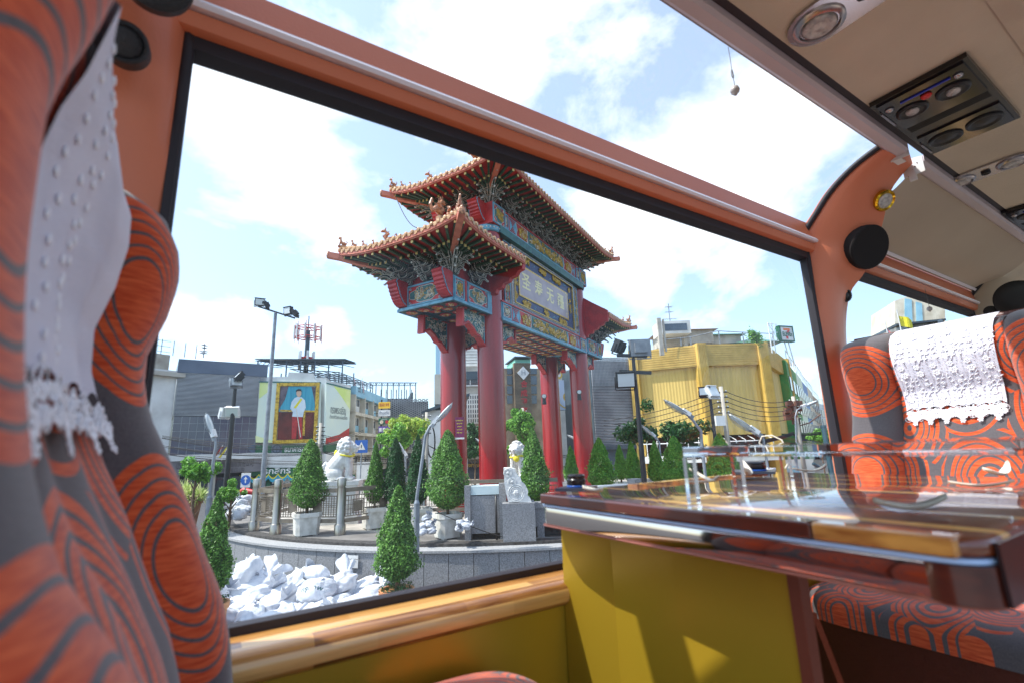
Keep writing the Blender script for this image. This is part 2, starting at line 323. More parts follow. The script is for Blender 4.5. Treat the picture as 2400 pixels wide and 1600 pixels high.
# retaining wall: slabs + coping
w=empty('retaining_wall',CEN+V([0,0,-.9]),'curved grey granite retaining wall around the raised plaza, behind the white sandbags','wall')
b=MB(); g=MB(); cp=MB()
n2=132
for i in range(n2):
    a0=2*math.pi*(i+.012)/n2; a1=2*math.pi*(i+.988)/n2
    P=lambda r,a,z:(CEN[0]+r*math.cos(a),CEN[1]+r*math.sin(a),z)
    ra,rb=10.42,10.56
    b.add([P(ra,a0,-.9),P(rb+.02,a0,-.9),P(rb+.02,a1,-.9),P(ra,a1,-.9),P(ra,a0,-.09),P(rb,a0,-.09),P(rb,a1,-.09),P(ra,a1,-.09)],[(0,1,2,3),(4,7,6,5),(0,4,5,1),(1,5,6,2),(2,6,7,3),(3,7,4,0)])
    a0=2*math.pi*(i)/n2; a1=2*math.pi*(i+1)/n2
    cp.add([P(10.2,a0,-.09),P(10.6,a0,-.09),P(10.6,a1,-.09),P(10.2,a1,-.09),P(10.2,a0,-.045),P(10.6,a0,-.045),P(10.6,a1,-.045),P(10.2,a1,-.045)],[(0,1,2,3),(4,7,6,5),(0,4,5,1),(1,5,6,2),(2,6,7,3),(3,7,4,0)])
b.build('slab_facing',M['granite'],w); cp.build('coping',M['coping'],w)
b=MB(); n=96; b.lathe([(10.4,-.9),(10.4,-.14)],CEN,n); b.build('core',M['granite_dark'],w)

# ================================================================ GATE
GA=HW(-.695,14.892); TH=.527; GS=R*math.sin(TH)+H*math.cos(TH); GT=R*math.cos(TH)-H*math.sin(TH)
GL=7.227; GW=1.48; GC=-GW/2
def G(s,t,z): return GA+GS*s+GT*t+Z*z
gate=empty('ceremonial_gate',G(GL/2,GC,0),'tall red Chinese ceremonial gate with gold tiled roofs and four round red columns','gate')
gax=np.array([GS,GT,Z])
for k,(s,t) in enumerate([(0,0),(0,-GW),(GL,0),(GL,-GW)]):
    b=MB(); q=2*math.pi
    prof=[(.40,0),(.425,.1),(.425,8.75),(.42,8.8)] if t==0 or True else 0
    top=8.85
    b.lathe([(.50,0),(.52,.18),(.43,.34),(.425,.5),(.42,4.5),(.415,top)],G(s,t,0),32)
    b.build('column',M['redcol'],gate,smooth=True,auto=40)
rnd=random.Random(5)
def curls(mb,rect,off,axs,axo,n,rad,mi,th=.012,seed=1):
    # low relief scrollwork: spirals standing proud of the panel
    rr=random.Random(seed); (a0,b0,a1,b1)=rect
    for i in range(n):
        r=rad*rr.uniform(.6,1.2); ca=rr.uniform(a0+r*.6,a1-r*.6) if a1-a0>r*1.3 else (a0+a1)/2; cb=rr.uniform(b0+r*.6,b1-r*.6) if b1-b0>r*1.3 else (b0+b1)/2
        ph=rr.uniform(0,6.28); sg=rr.choice((-1,1)); pts=[]
        for j in range(8):
            q=j/7; a=ph+sg*q*5.0; rj=r*(1-.72*q)
            pts.append(axo(ca+rj*math.cos(a),cb+rj*math.sin(a),off+th*.4))
        mb.tube(pts,[th*(1-.4*j/7) for j in range(8)],4,mi if isinstance(mi,int) else rr.choice(mi),cap=True)
def frame(mb,rect,w,axo,off,th,mi):
    a0,b0,a1,b1=rect
    for (p,q,r,s) in ((a0,b0,a1,b0+w),(a0,b1-w,a1,b1),(a0,b0+w,a0+w,b1-w),(a1-w,b0+w,a1,b1-w)): slab(mb,(p,q,r,s),axo,off,th,mi)
def slab(mb,rect,axo,off,th,mi):
    a0,b0,a1,b1=rect; vs=[axo(a,b_,o) for o in (off,off+th) for a,b_ in ((a0,b0),(a1,b0),(a1,b1),(a0,b1))]
    mb.add(vs,[(3,2,1,0),(4,5,6,7),(0,1,5,4),(1,2,6,5),(2,3,7,6),(3,0,4,7)],mi)
def lobed(mb,rect,axo,off,th,mi,lob=.12,n=40,inset=0):
    a0,b0,a1,b1=rect; ca,cb=(a0+a1)/2,(b0+b1)/2; ra,rb=(a1-a0)/2-inset,(b1-b0)/2-inset; pts=[]
    for i in range(n):
        q=2*math.pi*i/n; k=1-.10+lob*abs(math.cos(2*q))**1.0-.05*math.cos(8*q); pts.append((ca+ra*k*math.cos(q),cb+rb*k*math.sin(q)))
    m=len(pts); vs=[axo(a,b_,o) for o in (off,off+th) for a,b_ in pts]
    mb.add(vs,[tuple(range(m,2*m))]+[(i,(i+1)%m,m+(i+1)%m,m+i) for i in range(m)],mi)
PM=[M['red'],M['blue'],M['teal'],M['cream'],M['gold'],M['navy'],M['whiteline']]
def medallion(mb,rect,axo,seed,gold=False):
    a0,b0,a1,b1=rect; frame(mb,rect,.04,axo,.0,.035,1); slab(mb,(a0+.04,b0+.04,a1-.04,b1-.04),axo,0,.010,0)
    r2=(a0+.07,b0+.06,a1-.07,b1-.06); 
    for (x,y) in ((a0+.1,b0+.09),(a1-.1,b0+.09),(a0+.1,b1-.09),(a1-.1,b1-.09)): curls(mb,(x-.05,y-.05,x+.05,y+.05),.014,None,axo,3,.045,[1,6],.009,seed+int(x*10))
    lobed(mb,r2,axo,.010,.010,6); lobed(mb,r2,axo,.018,.008,2,inset=.018)
    dx=(a1-a0)*.2; dy=(b1-b0)*.2
    curls(mb,(a0+dx,b0+dy,a1-dx,b1-dy),.028,None,axo,int(26*(a1-a0)*(b1-b0)/.4)+6,.075,[4] if gold else [3,3,6,4],.012,seed)
# --- lower main beam (front and back faces) with dragon panels
zb0,zb1=5.90,6.54; zu0,zu1=8.86,9.80
def beam(name,s0,s1,z0,z1,dz,front):
    t0,t1=GC-GW/2-.42,GC+GW/2+.42
    if not front: pass
    b=MB(); b.obox(G((s0+s1)/2,GC,(z0+z1)/2),gax,((s1-s0)/2,(t1-t0)/2,(z1-z0)/2),1)
    for sg,tt in ((1,t1),(-1,t0)):
        axo=(lambda tt,sg:(lambda a,b_,o:G(a,tt+sg*o,b_)))(tt,sg)
        slab(b,(s0,z0-.02,s1,z0+.06),axo,0,.05,1); slab(b,(s0,z1-.05,s1,z1+.0),axo,0,.04,0)
        L_=s1-s0; zz0,zz1=z0+.08,z1-.07
        medallion(b,(s0+.05,zz0,s0+.60,zz1),axo,3); medallion(b,(s1-.60,zz0,s1-.05,zz1),axo,4)
        slab(b,(s0+.63,zz0,s0+.69,zz1),axo,0,.02,0); slab(b,(s1-.69,zz0,s1-.63,zz1),axo,0,.02,0)
        for e in (0,1):
            x0=s0+.72 if e==0 else s1-1.12
            for k in range(4): slab(b,(x0+.02+.05*k,zz0+.03+.06*k,x0+.38-.05*k,zz0+.06+.06*k),axo,0,.015,0); slab(b,(x0+.02+.05*k,zz1-.06-.06*k,x0+.38-.05*k,zz1-.03-.06*k),axo,0,.015,0)
        for (x0,x1) in ((s0+1.15,s0+1.95),(s1-1.95,s1-1.15)):
            pts=[(x0,zz0),(x1,zz0),(x1+.08,(zz0+zz1)/2),(x1,zz1),(x0,zz1),(x0+.08,(zz0+zz1)/2)]
            for off,mi,ins in ((.0,6,0),(.012,0,.03)):
                b.prism([((p-(x0+x1)/2)*(1-ins/.4)+(x0+x1)/2,(q-(zz0+zz1)/2)*(1-ins/.3)+(zz0+zz1)/2) for p,q in pts],axo(0,0,off),GS,Z,GT*sg*.012,mi)
            curls(b,(x0+.08,zz0+.03,x1-.02,zz1-.03),.03,None,axo,34,.085,[4,4,4,3],.02,7)
        x0,x1=s0+2.0,s1-2.0
        for off,mi,ins in ((.0,6,0),(.012,2,.03)): slab(b,(x0+ins,zz0+ins*.6,x1-ins,zz1-ins*.6),axo,off,.012,mi)
        curls(b,(x0+.08,zz0+.04,x1-.08,zz1-.04),.03,None,axo,120,.10,[4,4,4,3],.022,9)
    return b.build(name,PM,gate)
beam('lower_beam',.05,GL-.05,zb0,zb1,0,True)
beam('upper_beam',.05,GL-.05,9.12,zu1,0,True)
b=MB(); b.obox(G(GL/2,GC,8.99),gax,(GL/2+.0,GW/2+.50,.13)); b.build('upper_lintel',M['teal'],gate)
# coffered underside of the lower beam
b=MB(); z=zb0-.02
for i in range(14):
    for j in range(4):
        s0=.5+i*(GL-1)/14; s1=s0+(GL-1)/14-.05; t0=GC-GW/2-.38+j*.56; t1=t0+.5
        for off,mi,ins in ((0,2,0),(.012,0,.05),(.02,4,.11)):
            b.add([G(s0+ins,t0+ins,z-off),G(s1-ins,t0+ins,z-off),G(s1-ins,t1-ins,z-off),G(s0+ins,t1-ins,z-off)],[(0,1,2,3)],mi if (i+j)%2 or mi<4 else 3)
        curls(b,(s0+.08,t0+.08,s1-.08,t1-.08),0,None,lambda a,b_,o:G(a,b_,z-.03),3,.09,[4,3],.014,i*7+j)
b.build('coffered_soffit',[PM[0],PM[1],M['bracket'],PM[3],PM[4],PM[5],PM[6]],gate)
# --- sign between the beams
t=GW/2+GC+.30
b=MB(); axo=lambda a,b_,o:G(a,.30+o,b_)
slab(b,(.42,zb1,GL-.42,zu0),lambda a,b_,o:G(a,.0+o,b_),0,.28,0)
for s0 in (.46,GL-.86):
    medallion(b,(s0,zb1+.05,s0+.40,zu0-.05),axo,11,True); curls(b,(s0+.06,zb1+.2,s0+.34,zu0-.2),.03,None,axo,40,.08,[3,1,4],.014,13)
b.build('sign_surround',PM,gate)
b=MB(); f0=(.92,zb1+.04,GL-.95,zu0-.04)
frame(b,f0,.13,axo,.0,.06,6)
for k in range(60): # key-pattern band
    u=f0[0]+.03+k*(f0[2]-f0[0]-.06)/60
    for zz in (f0[1]+.03,f0[3]-.10): frame(b,(u,zz,u+.07,zz+.07),.014,axo,.06,.006,5)
for k in range(22):
    zz=f0[1]+.13+k*(f0[3]-f0[1]-.26)/22
    for u in (f0[0]+.03,f0[2]-.10): frame(b,(u,zz,u+.07,zz+.07),.014,axo,.06,.006,5)
f1=(f0[0]+.13,f0[1]+.13,f0[2]-.13,f0[3]-.13); frame(b,f1,.03,axo,.04,.06,4); slab(b,(f1[0]+.03,f1[1]+.03,f1[2]-.03,f1[3]-.03),axo,0,.03,5)
pn=(1.45,7.12,5.55,8.20)
frame(b,(pn[0]-.06,pn[1]-.06,pn[2]+.06,pn[3]+.06),.06,axo,.03,.03,4)
rr=random.Random(3)
for k,(ca,cb,rw,rh) in enumerate([(1.9,6.88,.35,.12),(3.5,6.88,.2,.12),(5.0,6.88,.4,.12),(1.9,8.50,.35,.12),(3.3,8.50,.3,.12),(4.6,8.5,.4,.12),(1.2,7.7,.1,.3),(5.82,7.7,.1,.35),(5.8,8.45,.1,.1),(1.2,7.0,.1,.1)]):
    curls(b,(ca-rw,cb-rh,ca+rw,cb+rh),.05,None,axo,int(18*rw/.3)+4,.09,4,.022,k+20)
for k in range(90):
    u=rr.uniform(f1[0]+.08,f1[2]-.08); v=rr.uniform(f1[1]+.08,f1[3]-.08)
    if pn[0]-.12<u<pn[2]+.12 and pn[1]-.12<v<pn[3]+.12: continue
    b.blob(axo(u,v,.03),(.04,.02,.025),6,1,gax)
b.build('sign_frame',PM,gate)
b=MB(); slab(b,pn,axo,.03,.03,0); sg=b.build('sign_board',M['pinkboard'],gate)
for k,(ch,sz) in enumerate(zip('圣寿无疆',(.66,.66,.66,.66))):
    text_part(ch,sz,M['goldtext'],sg,axo(1.92+k*.98,7.66,.066),GS,Z,'lettering',.0,bold=.018)
text_part('泰历二五四二年',.15,M['goldtext'],sg,axo(5.40,7.75,.066),-Z,GS,'lettering',0,.004)
# --- column caps with scroll ends on the upper level
def scroll_end(s,t,z0,z1,dirs,ln,wd,name='scroll_beam_end'):
    h=z1-z0; b=MB(); prof=[(0,0)]
    m=7
    for i in range(m+1):
        a=i/m; x=ln*(.30+.70*a**.9); y=h*(.04+.78*a**1.5)
        prof.append((x-.02,y)); prof.append((x+.03,y+.045))
    prof+= [(ln+.02,h*.93),(ln-.03,h),(0,h)]
    o=G(s,t-wd/2,z0); b.prism([(p*1.0,q) for p,q in prof],o,GS*dirs,Z,GT*wd,0)
    # blue outline on both cheeks
    for tt in (-wd/2-.006,wd/2+.006):
        pts=[G(s+dirs*max(p-.05,0),t+tt,z0+q) for p,q in prof[1:-1]]; b.tube(pts,.016,4,1)
    return b.build(name,[M['red'],M['blue']],gate)
for s in (0,GL):
    for t in (0,-GW):
        b=MB(); b.lathe([(.44,8.86),(.47,8.9),(.47,9.05),(.44,9.08)],G(s,t,0),24,1,gax); b.obox(G(s,t,9.45),gax,(.40,.46,.37),0)
        for sg in (1,-1):
            ax2=(lambda s,t,sg:(lambda a,b_,o:G(s+a,t+sg*(.46+o),b_)))(s,t,sg); medallion(b,(-.38,9.1,.38,9.8),ax2,31,True)
        for k in range(24): 
            a=2*math.pi*k/24; b.blob(G(s+.475*math.cos(a),t+.475*math.sin(a),8.975),.03,4,6)
        b.build('column_cap',PM,gate)
        scroll_end(s+(-.36 if s==0 else .36),t,9.16,9.84,-1 if s==0 else 1,.55,.36)
# --- brackets
def arm(mb,o,d,w,ln,h=.11,mi=0,out=1,tip=.10):
    # one boat-shaped bracket arm with pale outline; o centre, d direction (unit), w width dir
    pr=[(-ln,h*.9+tip*.3),(-ln,h*.45),(-ln*.7,0),(ln*.7,0),(ln,h*.45),(ln,h*.9+tip*.3),(ln*.75,h*.75),(-ln*.75,h*.75)]
    o=V(o); mb.prism(pr,o-w*.035,d,Z,w*.07,mi)
    for sg in (-1,1):
        q=[o+d*a+Z*c+w*sg*.037 for a,c in pr]; mb.tube(q[:6],.0115,4,out,cap=False)
def beak(mb,o,d,w,ln):
    # slanting beak (ang) curving out and down with white outline
    pts=[o+d*(ln*u)+Z*(.16*math.sin(u*2.6)-.10*u) for u in np.linspace(0,1,6)]
    for i in range(5):
        a,c=pts[i],pts[i+1]; wd=.036*(1-.12*i); vs=[]
        for p in (a,c):
            for x,y in ((-1,-1),(1,-1),(1,1),(-1,1)): vs.append(p+w*x*wd+Z*y*.045*(1-.1*i))
        mb.add(vs,[(0,1,5,4),(1,2,6,5),(2,3,7,6),(3,0,4,7),(0,3,2,1),(4,5,6,7)],0)
    for sg in (-1,1):
        mb.tube([p+w*sg*.040*(1-.1*i)+Z*.045*(1-.1*i) for i,p in enumerate(pts)],.008,4,1,cap=False)
        mb.tube([p+w*sg*.040*(1-.1*i)-Z*.045*(1-.1*i) for i,p in enumerate(pts)],.008,4,1,cap=False)
    mb.blob(pts[-1]+d*.02,.028,6,1)
def cluster(mb,o,d,e,tiers=4,reach=.17,step=.165,corner=False):
    o=V(o); mb.obox(o+Z*.05,np.array([d,e,Z]),(.10,.10,.05),0)
    for k in range(tiers):
        z=Z*(.10+step*k); ln=.16+reach*k
        arm(mb,o+z,d,e,ln); beak(mb,o+z+d*(ln*.8),d,e,.30)
        for j in range(k+1):
            p=o+z+d*(reach*j); arm(mb,p,e,d,(.34 if (k+j)%2 else .24),.10)
            for sg in (-1,1):
                q=p+e*sg*(.33 if (k+j)%2 else .23)+Z*.12; mb.obox(q,np.array([d,e,Z]),(.04,.05,.03),0)
                mb.tube([q+d*.042+e*-.05-Z*.03,q+d*.042+e*.05-Z*.03,q+d*.042+e*.05+Z*.03,q+d*.042-e*.05+Z*.03,q+d*.042-e*.05-Z*.03],.007,4,1,cap=False)
        if corner:
            dd=unit(d+e); ee=unit(e-d); arm(mb,o+z,dd,ee,ln*1.35); beak(mb,o+z+dd*(ln*1.2),dd,ee,.40)
            arm(mb,o+z,e,d,ln); beak(mb,o+z+e*(ln*.8),e,d,.30)
            for j in range(1,k+1):
                p=o+z+e*(reach*j); arm(mb,p,d,e,.26,.10)
            for aa in (.28,-.28):
                d3=unit(dd+ee*aa); arm(mb,o+z,d3,unit(np.cross(Z,d3)),ln*1.15)
BM=[M['bracket'],M['whiteline']]
proto=None
def place_cluster(s,t,z,d,e,corner=False):
    b=MB(); cluster(b,G(s,t,z),d,e,corner=corner); b.build('bracket_set',BM,gate)
# --- roof
def roof(name,s0,s1,t0,t1,ze,zin,ins,lift,hipL,hipR,zr,figs=True,sp=.215,gable=None):
    # eave rectangle in gate coordinates; hipL / hipR: that end is hipped, otherwise it stops at a gable wall
    Lc=lift
    def ez(a,L0,l,r_):    # eave height along an edge of length L0, a measured from its start; l, r_: corner lifts
        z=0
        if l: z+=max(0,1-a/min(1.7,L0*.5))**2.0
        if r_: z+=max(0,1-(L0-a)/min(1.7,L0*.5))**2.0
        return ze-Lc+Lc*min(1,z)
    LS=s1-s0; LT=t1-t0
    si0=s0+ins if hipL else s0; si1=s1-ins if hipR else s1; ti0,ti1=t0+ins,t1-ins
    edges=[]
    # (point fn E(u 0..1), length, inward clamp, outward dir)
    edges.append(('front',lambda a:(s0+a,t1),LS,GT,(hipL,hipR)))
    edges.append(('back',lambda a:(s0+a,t0),LS,-GT,(hipL,hipR)))
    if hipL: edges.append(('left',lambda a:(s0,t0+a),LT,-GS,(1,1)))
    if hipR: edges.append(('right',lambda a:(s1,t0+a),LT,GS,(1,1)))
    sof=MB(); fas=MB(); raf=MB(); til=MB(); srf=MB()
    tr=(t0+t1)/2; rs0=s0+LT*.42 if hipL else s0; rs1=s1-LT*.42 if hipR else s1
    clamp=lambda x,a,b_:max(a,min(b_,x))
    for nm,E,LN,out,(l,r_) in edges:
        m=max(8,int(LN/.3)); P=[];I=[]
        for i in range(m+1):
            a=LN*i/m; s,t=E(a); P.append(G(s,t,ez(a,LN,l,r_))); I.append(G(clamp(s,si0,si1),clamp(t,ti0,ti1),zin))
        vs=[p+Z*.03 for p in P]+[q+Z*.03 for q in I]; sof.add(vs,[(i,i+1,m+2+i,m+1+i) for i in range(m)])
        vs=[];
        for p in P: vs+= [p+out*.0+Z*0,p+out*.03+Z*0,p+out*.04+Z*.13,p+out*.0+Z*.13]
        fas.add(vs,[(4*i+j,4*i+(j+1)%4,4*i+4+(j+1)%4,4*i+4+j) for i in range(m) for j in range(4)]+[(0,1,2,3),(4*m+3,4*m+2,4*m+1,4*m)])
        fas.tube([p+out*.045+Z*.035 for p in P],.014,4); 
        # rafters
        k=int(LN/.31)
        for i in range(k+1):
            a=LN*(i+.5)/(k+1); s,t=E(a); p=G(s,t,ez(a,LN,l,r_)); q=G(clamp(s,si0,si1),clamp(t,ti0,ti1),zin)
            d=unit(q-p); ln=np.linalg.norm(q-p); sd_=unit(np.cross(d,Z)); up=np.cross(sd_,d)
            if ln<.3: continue
            c1=.55*ln
            raf.obox(p+d*(.03+c1/2)-up*.035,np.array([d,sd_,up]),(c1/2-.02,.034,.036),0); raf.obox(p+d*.035-up*.035,np.array([d,sd_,up]),(.012,.036,.038),1)
            p2=p+d*(c1*.82)-up*.10; l2=ln-c1*.82-.1
            if l2>.15: raf.obox(p2+d*l2/2,np.array([d,sd_,up]),(l2/2,.032,.036),0); raf.obox(p2,np.array([d,sd_,up]),(.012,.035,.038),1)
        # tile caps and drips along the eave; tile ribs up the slope
        k=int(LN/sp)
        for i in range(k+1):
            a=clamp(LN*i/k,.03,LN-.03); s,t=E(a); p=G(s,t,ez(a,LN,l,r_))+Z*.19
            sdv=GS if nm in('front','back') else GT
            til.lathe([(.062,0),(.066,.02),(.05,.045),(.02,.05)],p+out*.03,8,0,np.array([sdv,Z,out]))
            if i<k:
                c=G(*E(a+LN/k/2),ez(a+LN/k/2,LN,l,r_))+Z*.165+out*.035
                til.prism([(-sp*.42,.04),(-sp*.28,-.035),(0,-.085),(sp*.28,-.035),(sp*.42,.04)],c,sdv,Z,out*.02,0)
            # rib to ridge
            def top(u,ss=s,tt=t,pp=p):
                if nm in('front','back'):
                    rs=clamp(ss,rs0,rs1)
                    fu=1.0
                    if ss<rs0 and hipL: fu=(ss-s0)/(rs0-s0)
                    if ss>rs1 and hipR: fu=(s1-ss)/(s1-rs1)
                    T=tt+(tr-tt)*u*fu; w=abs(T-tt)/abs(tr-tt); return G(ss,T,0)+Z*(pp[2]+(zr-ze)*(w**1.45))
                fu=1-abs(tt-tr)/(LT/2); e0=rs0 if nm=='left' else rs1
                S=ss+(e0-ss)*u*fu; w=abs(S-ss)/abs(e0-ss); return G(S,tt,0)+Z*(pp[2]+(zr-ze)*(w**1.45))
            pts=[top(u) for u in (0,.25,.5,.75,1)]
            if np.linalg.norm(pts[-1]-pts[0])>.15: srf.tube(pts,.05,6,0,cap=False)
        m=14; ks=10
        def srfn(u,v,nm=nm,E=E,LN=LN,l=l,r_=r_):
            a=LN*u; s,t=E(a); zz=ez(a,LN,l,r_)+.15
            if nm in('front','back'):
                fu=1.0
                if s<rs0 and hipL: fu=(s-s0)/(rs0-s0)
                if s>rs1 and hipR: fu=(s1-s)/(s1-rs1)
                T=t+(tr-t)*v*fu; w=abs(T-t)/abs(tr-t); return G(s,T,zz+(zr-ze)*w**1.45)
            fu=1-abs(t-tr)/(LT/2); e0=rs0 if nm=='left' else rs1; S=s+(e0-s)*v*fu; w=abs(S-s)/abs(e0-s); return G(S,t,zz+(zr-ze)*w**1.45)
        srf.grid(srfn,24,6,0)
    sof.build('eave_soffit',M['red'],gate); fas.build('fascia_board',M['salmon'],gate); raf.build('rafter_row',[M['rafter'],M['rafterend']],gate)
    til.build('eave_tile_row',M['tile'],gate,smooth=False); rf=srf.build('roof_tiling',M['tile'],gate,smooth=True)
    # ridge and hips
    rd=MB(); rz=zr+.20; pts=[G(s,tr,rz+.10*(abs((s-(rs0+rs1)/2)/((rs1-rs0)/2+.01)))**2) for s in np.linspace(rs0,rs1,9)]
    for i in range(8):
        a,c=pts[i],pts[i+1]; rd.obox((a+c)/2,np.array([unit(c-a),GT,Z]),(np.linalg.norm(c-a)/2+.01,.09,.17),0)
    hips=[]
    for hs,e0,r0 in ((hipL,s0,rs0),(hipR,s1,rs1)):
        if not hs: continue
        for tt in (t0,t1):
            a=G(e0,tt,ze+.26); c=G(r0,tr,zr+.25)
            hp=[a+(c-a)*u+Z*(-(zr-ze)*.62*math.sin(math.pi*u)*.5) for u in np.linspace(0,1,10)]; hips.append(hp)
            rd.tube(hp,[.06]+[.075]*9,6,0)
    rd.build('roof_ridge',M['tile'],gate)
    # corner beams under the hips
    for hs,e0,si in ((hipL,s0,si0),(hipR,s1,si1)):
        if not hs: continue
        sg=-1 if e0==s0 else 1
        for tt,ti,tg in ((t0,ti0,-1),(t1,ti1,1)):
            b=MB(); a=G(si,ti,zin-.10); c=G(e0,tt,ze-.03); d=unit(c-a); dd=unit(GS*sg+GT*tg); e=c+dd*.30+Z*.04
            w_=unit(np.cross(dd,Z)); pts=[a,c-d*.5-Z*.03,c,e]
            for i in range(3):
                p,q=pts[i],pts[i+1]; ax=unit(q-p); b.obox((p+q)/2,np.array([ax,w_,np.cross(w_,ax)]),(np.linalg.norm(q-p)/2+.01,.085,.085),0)
            b.blob(e+dd*.03,(.05,.10,.11),8,1,np.array([dd,w_,Z])); b.blob(e+dd*.02+Z*.09,(.05,.05,.05),6,1)
            b.build('corner_beam',[M['salmon'],M['fig']],gate)
    return hips,rs0,rs1,tr,zr
def figure(mb,p,d,h,seed=0):
    # a small seated beast: haunch, chest, head, ears, tail, on a low base
    rr=random.Random(seed); d=unit([d[0],d[1],0]); w=np.cross(Z,d); ax=np.array([d,w,Z])
    mb.obox(p+Z*.02*h,ax,(.34*h,.16*h,.05*h)); mb.blob(p-d*.14*h+Z*.26*h,(.20*h,.15*h,.20*h),6,0,ax); mb.tube([p-d*.1*h+Z*.25*h,p+d*.10*h+Z*.45*h,p+d*.14*h+Z*.72*h],[.15*h,.13*h,.09*h],6)
    mb.blob(p+d*.2*h+Z*.80*h,(.16*h,.10*h,.12*h),6,0,ax); mb.tube([p+d*.12*h+Z*.86*h,p+d*.02*h+Z*1.05*h],[.05*h,.02*h],5)
    mb.tube([p-d*.3*h+Z*.15*h,p-d*.42*h+Z*.4*h,p-d*.34*h+Z*.62*h],[.05*h,.05*h,.02*h],5)
    for s in (-1,1): mb.tube([p+d*.16*h+w*s*.07*h+Z*.45*h,p+d*.24*h+w*s*.07*h],[.05*h,.04*h],5)
def dragon(mb,p,d,h,seed=0):
    d=unit([d[0],d[1],0]); w=np.cross(Z,d); rr=random.Random(seed)
    pts=[p-d*.5*h+Z*.1*h,p-d*.2*h+Z*.35*h,p+d*.15*h+Z*.25*h,p+d*.3*h+Z*.5*h,p+d*.05*h+Z*.72*h,p+d*.28*h+Z*.92*h]
    mb.tube(pts,[.08*h,.17*h,.19*h,.17*h,.14*h,.10*h],7)
    mb.blob(p+d*.36*h+Z*.92*h,(.2*h,.12*h,.12*h),7,0,np.array([d,w,Z])); mb.blob(p+d*.5*h+Z*.86*h,(.10*h,.09*h,.05*h),6,0,np.array([d,w,Z]))
    for k in range(7):
        a=pts[min(k,5)]; mb.tube([a+Z*.1*h,a-d*.08*h+Z*.28*h+w*rr.uniform(-.08,.08)*h],[.05*h,.012*h],4)
    mb.tube([p-d*.45*h+Z*.1*h,p-d*.62*h+Z*.4*h,p-d*.5*h+Z*.75*h,p-d*.38*h+Z*.62*h],[.1*h,.09*h,.07*h,.03*h],6)
    for s in (-1,1): mb.tube([p+d*.3*h+w*s*.06*h+Z*.98*h,p+d*.2*h+w*s*.12*h+Z*1.15*h],[.03*h,.01*h],4)
def dress(hips,rs0,rs1,tr,zr,hipL,hipR,big=.6):
    for hi,hp in enumerate(hips):
        L0=[0]; 
        for i in range(9): L0.append(L0[-1]+np.linalg.norm(hp[i+1]-hp[i]))
        def at(x):
            for i in range(9):
                if L0[i+1]>=x: k=(x-L0[i])/(L0[i+1]-L0[i]); return hp[i]+(hp[i+1]-hp[i])*k
            return hp[9]
        d=hp[0]-hp[3]
        for k,(x,h,dr) in enumerate(((.05,.34,0),(.38,.24,0),(.68,.22,0),(.98,.22,0),(1.42,.42,1))):
            b=MB(); (dragon if dr else figure)(b,at(x)+Z*.05,d,h,k+hi); b.build('ridge_dragon' if dr else 'ridge_beast',M['fig'],gate)
    for hs,r0,sg in ((hipL,rs0,-1),(hipR,rs1,1)):
        if hs: b=MB(); dragon(b,G(r0,tr,zr+.45),-GS*sg,big,9); b.build('ridge_dragon',M['fig'],gate)
# upper roof
WU=2.25; zi=10.32; 
hp,a0_,a1_,tr,zr=roof('u',-1.50,GL+1.50,GC-WU,GC+WU,10.62,10.42,1.25,.22,1,1,11.75)
dress(hp,a0_,a1_,tr,zr,1,1,.7)
b=MB(); b.obox(G(GL/2,GC,10.10),gax,(GL/2+.16,GW/2+.10,.30)); b.build('bracket_backing',M['red'],gate)
for k in range(7):
    s=.9+k*(GL-1.8)/6
    place_cluster(s,GW/2+GC+.20,zu1+.01,GT,GS); place_cluster(s,GC-GW/2-.20,zu1+.01,-GT,GS)
for s,sg in ((0,-1),(GL,1)):
    place_cluster(s+sg*.1,GC,zu1,GS*sg,GT)
    for tt,tg in ((.22,1),(-GW-.22,-1)): place_cluster(s+sg*.18,tt,zu1+.02,GT*tg,GS*sg,True)
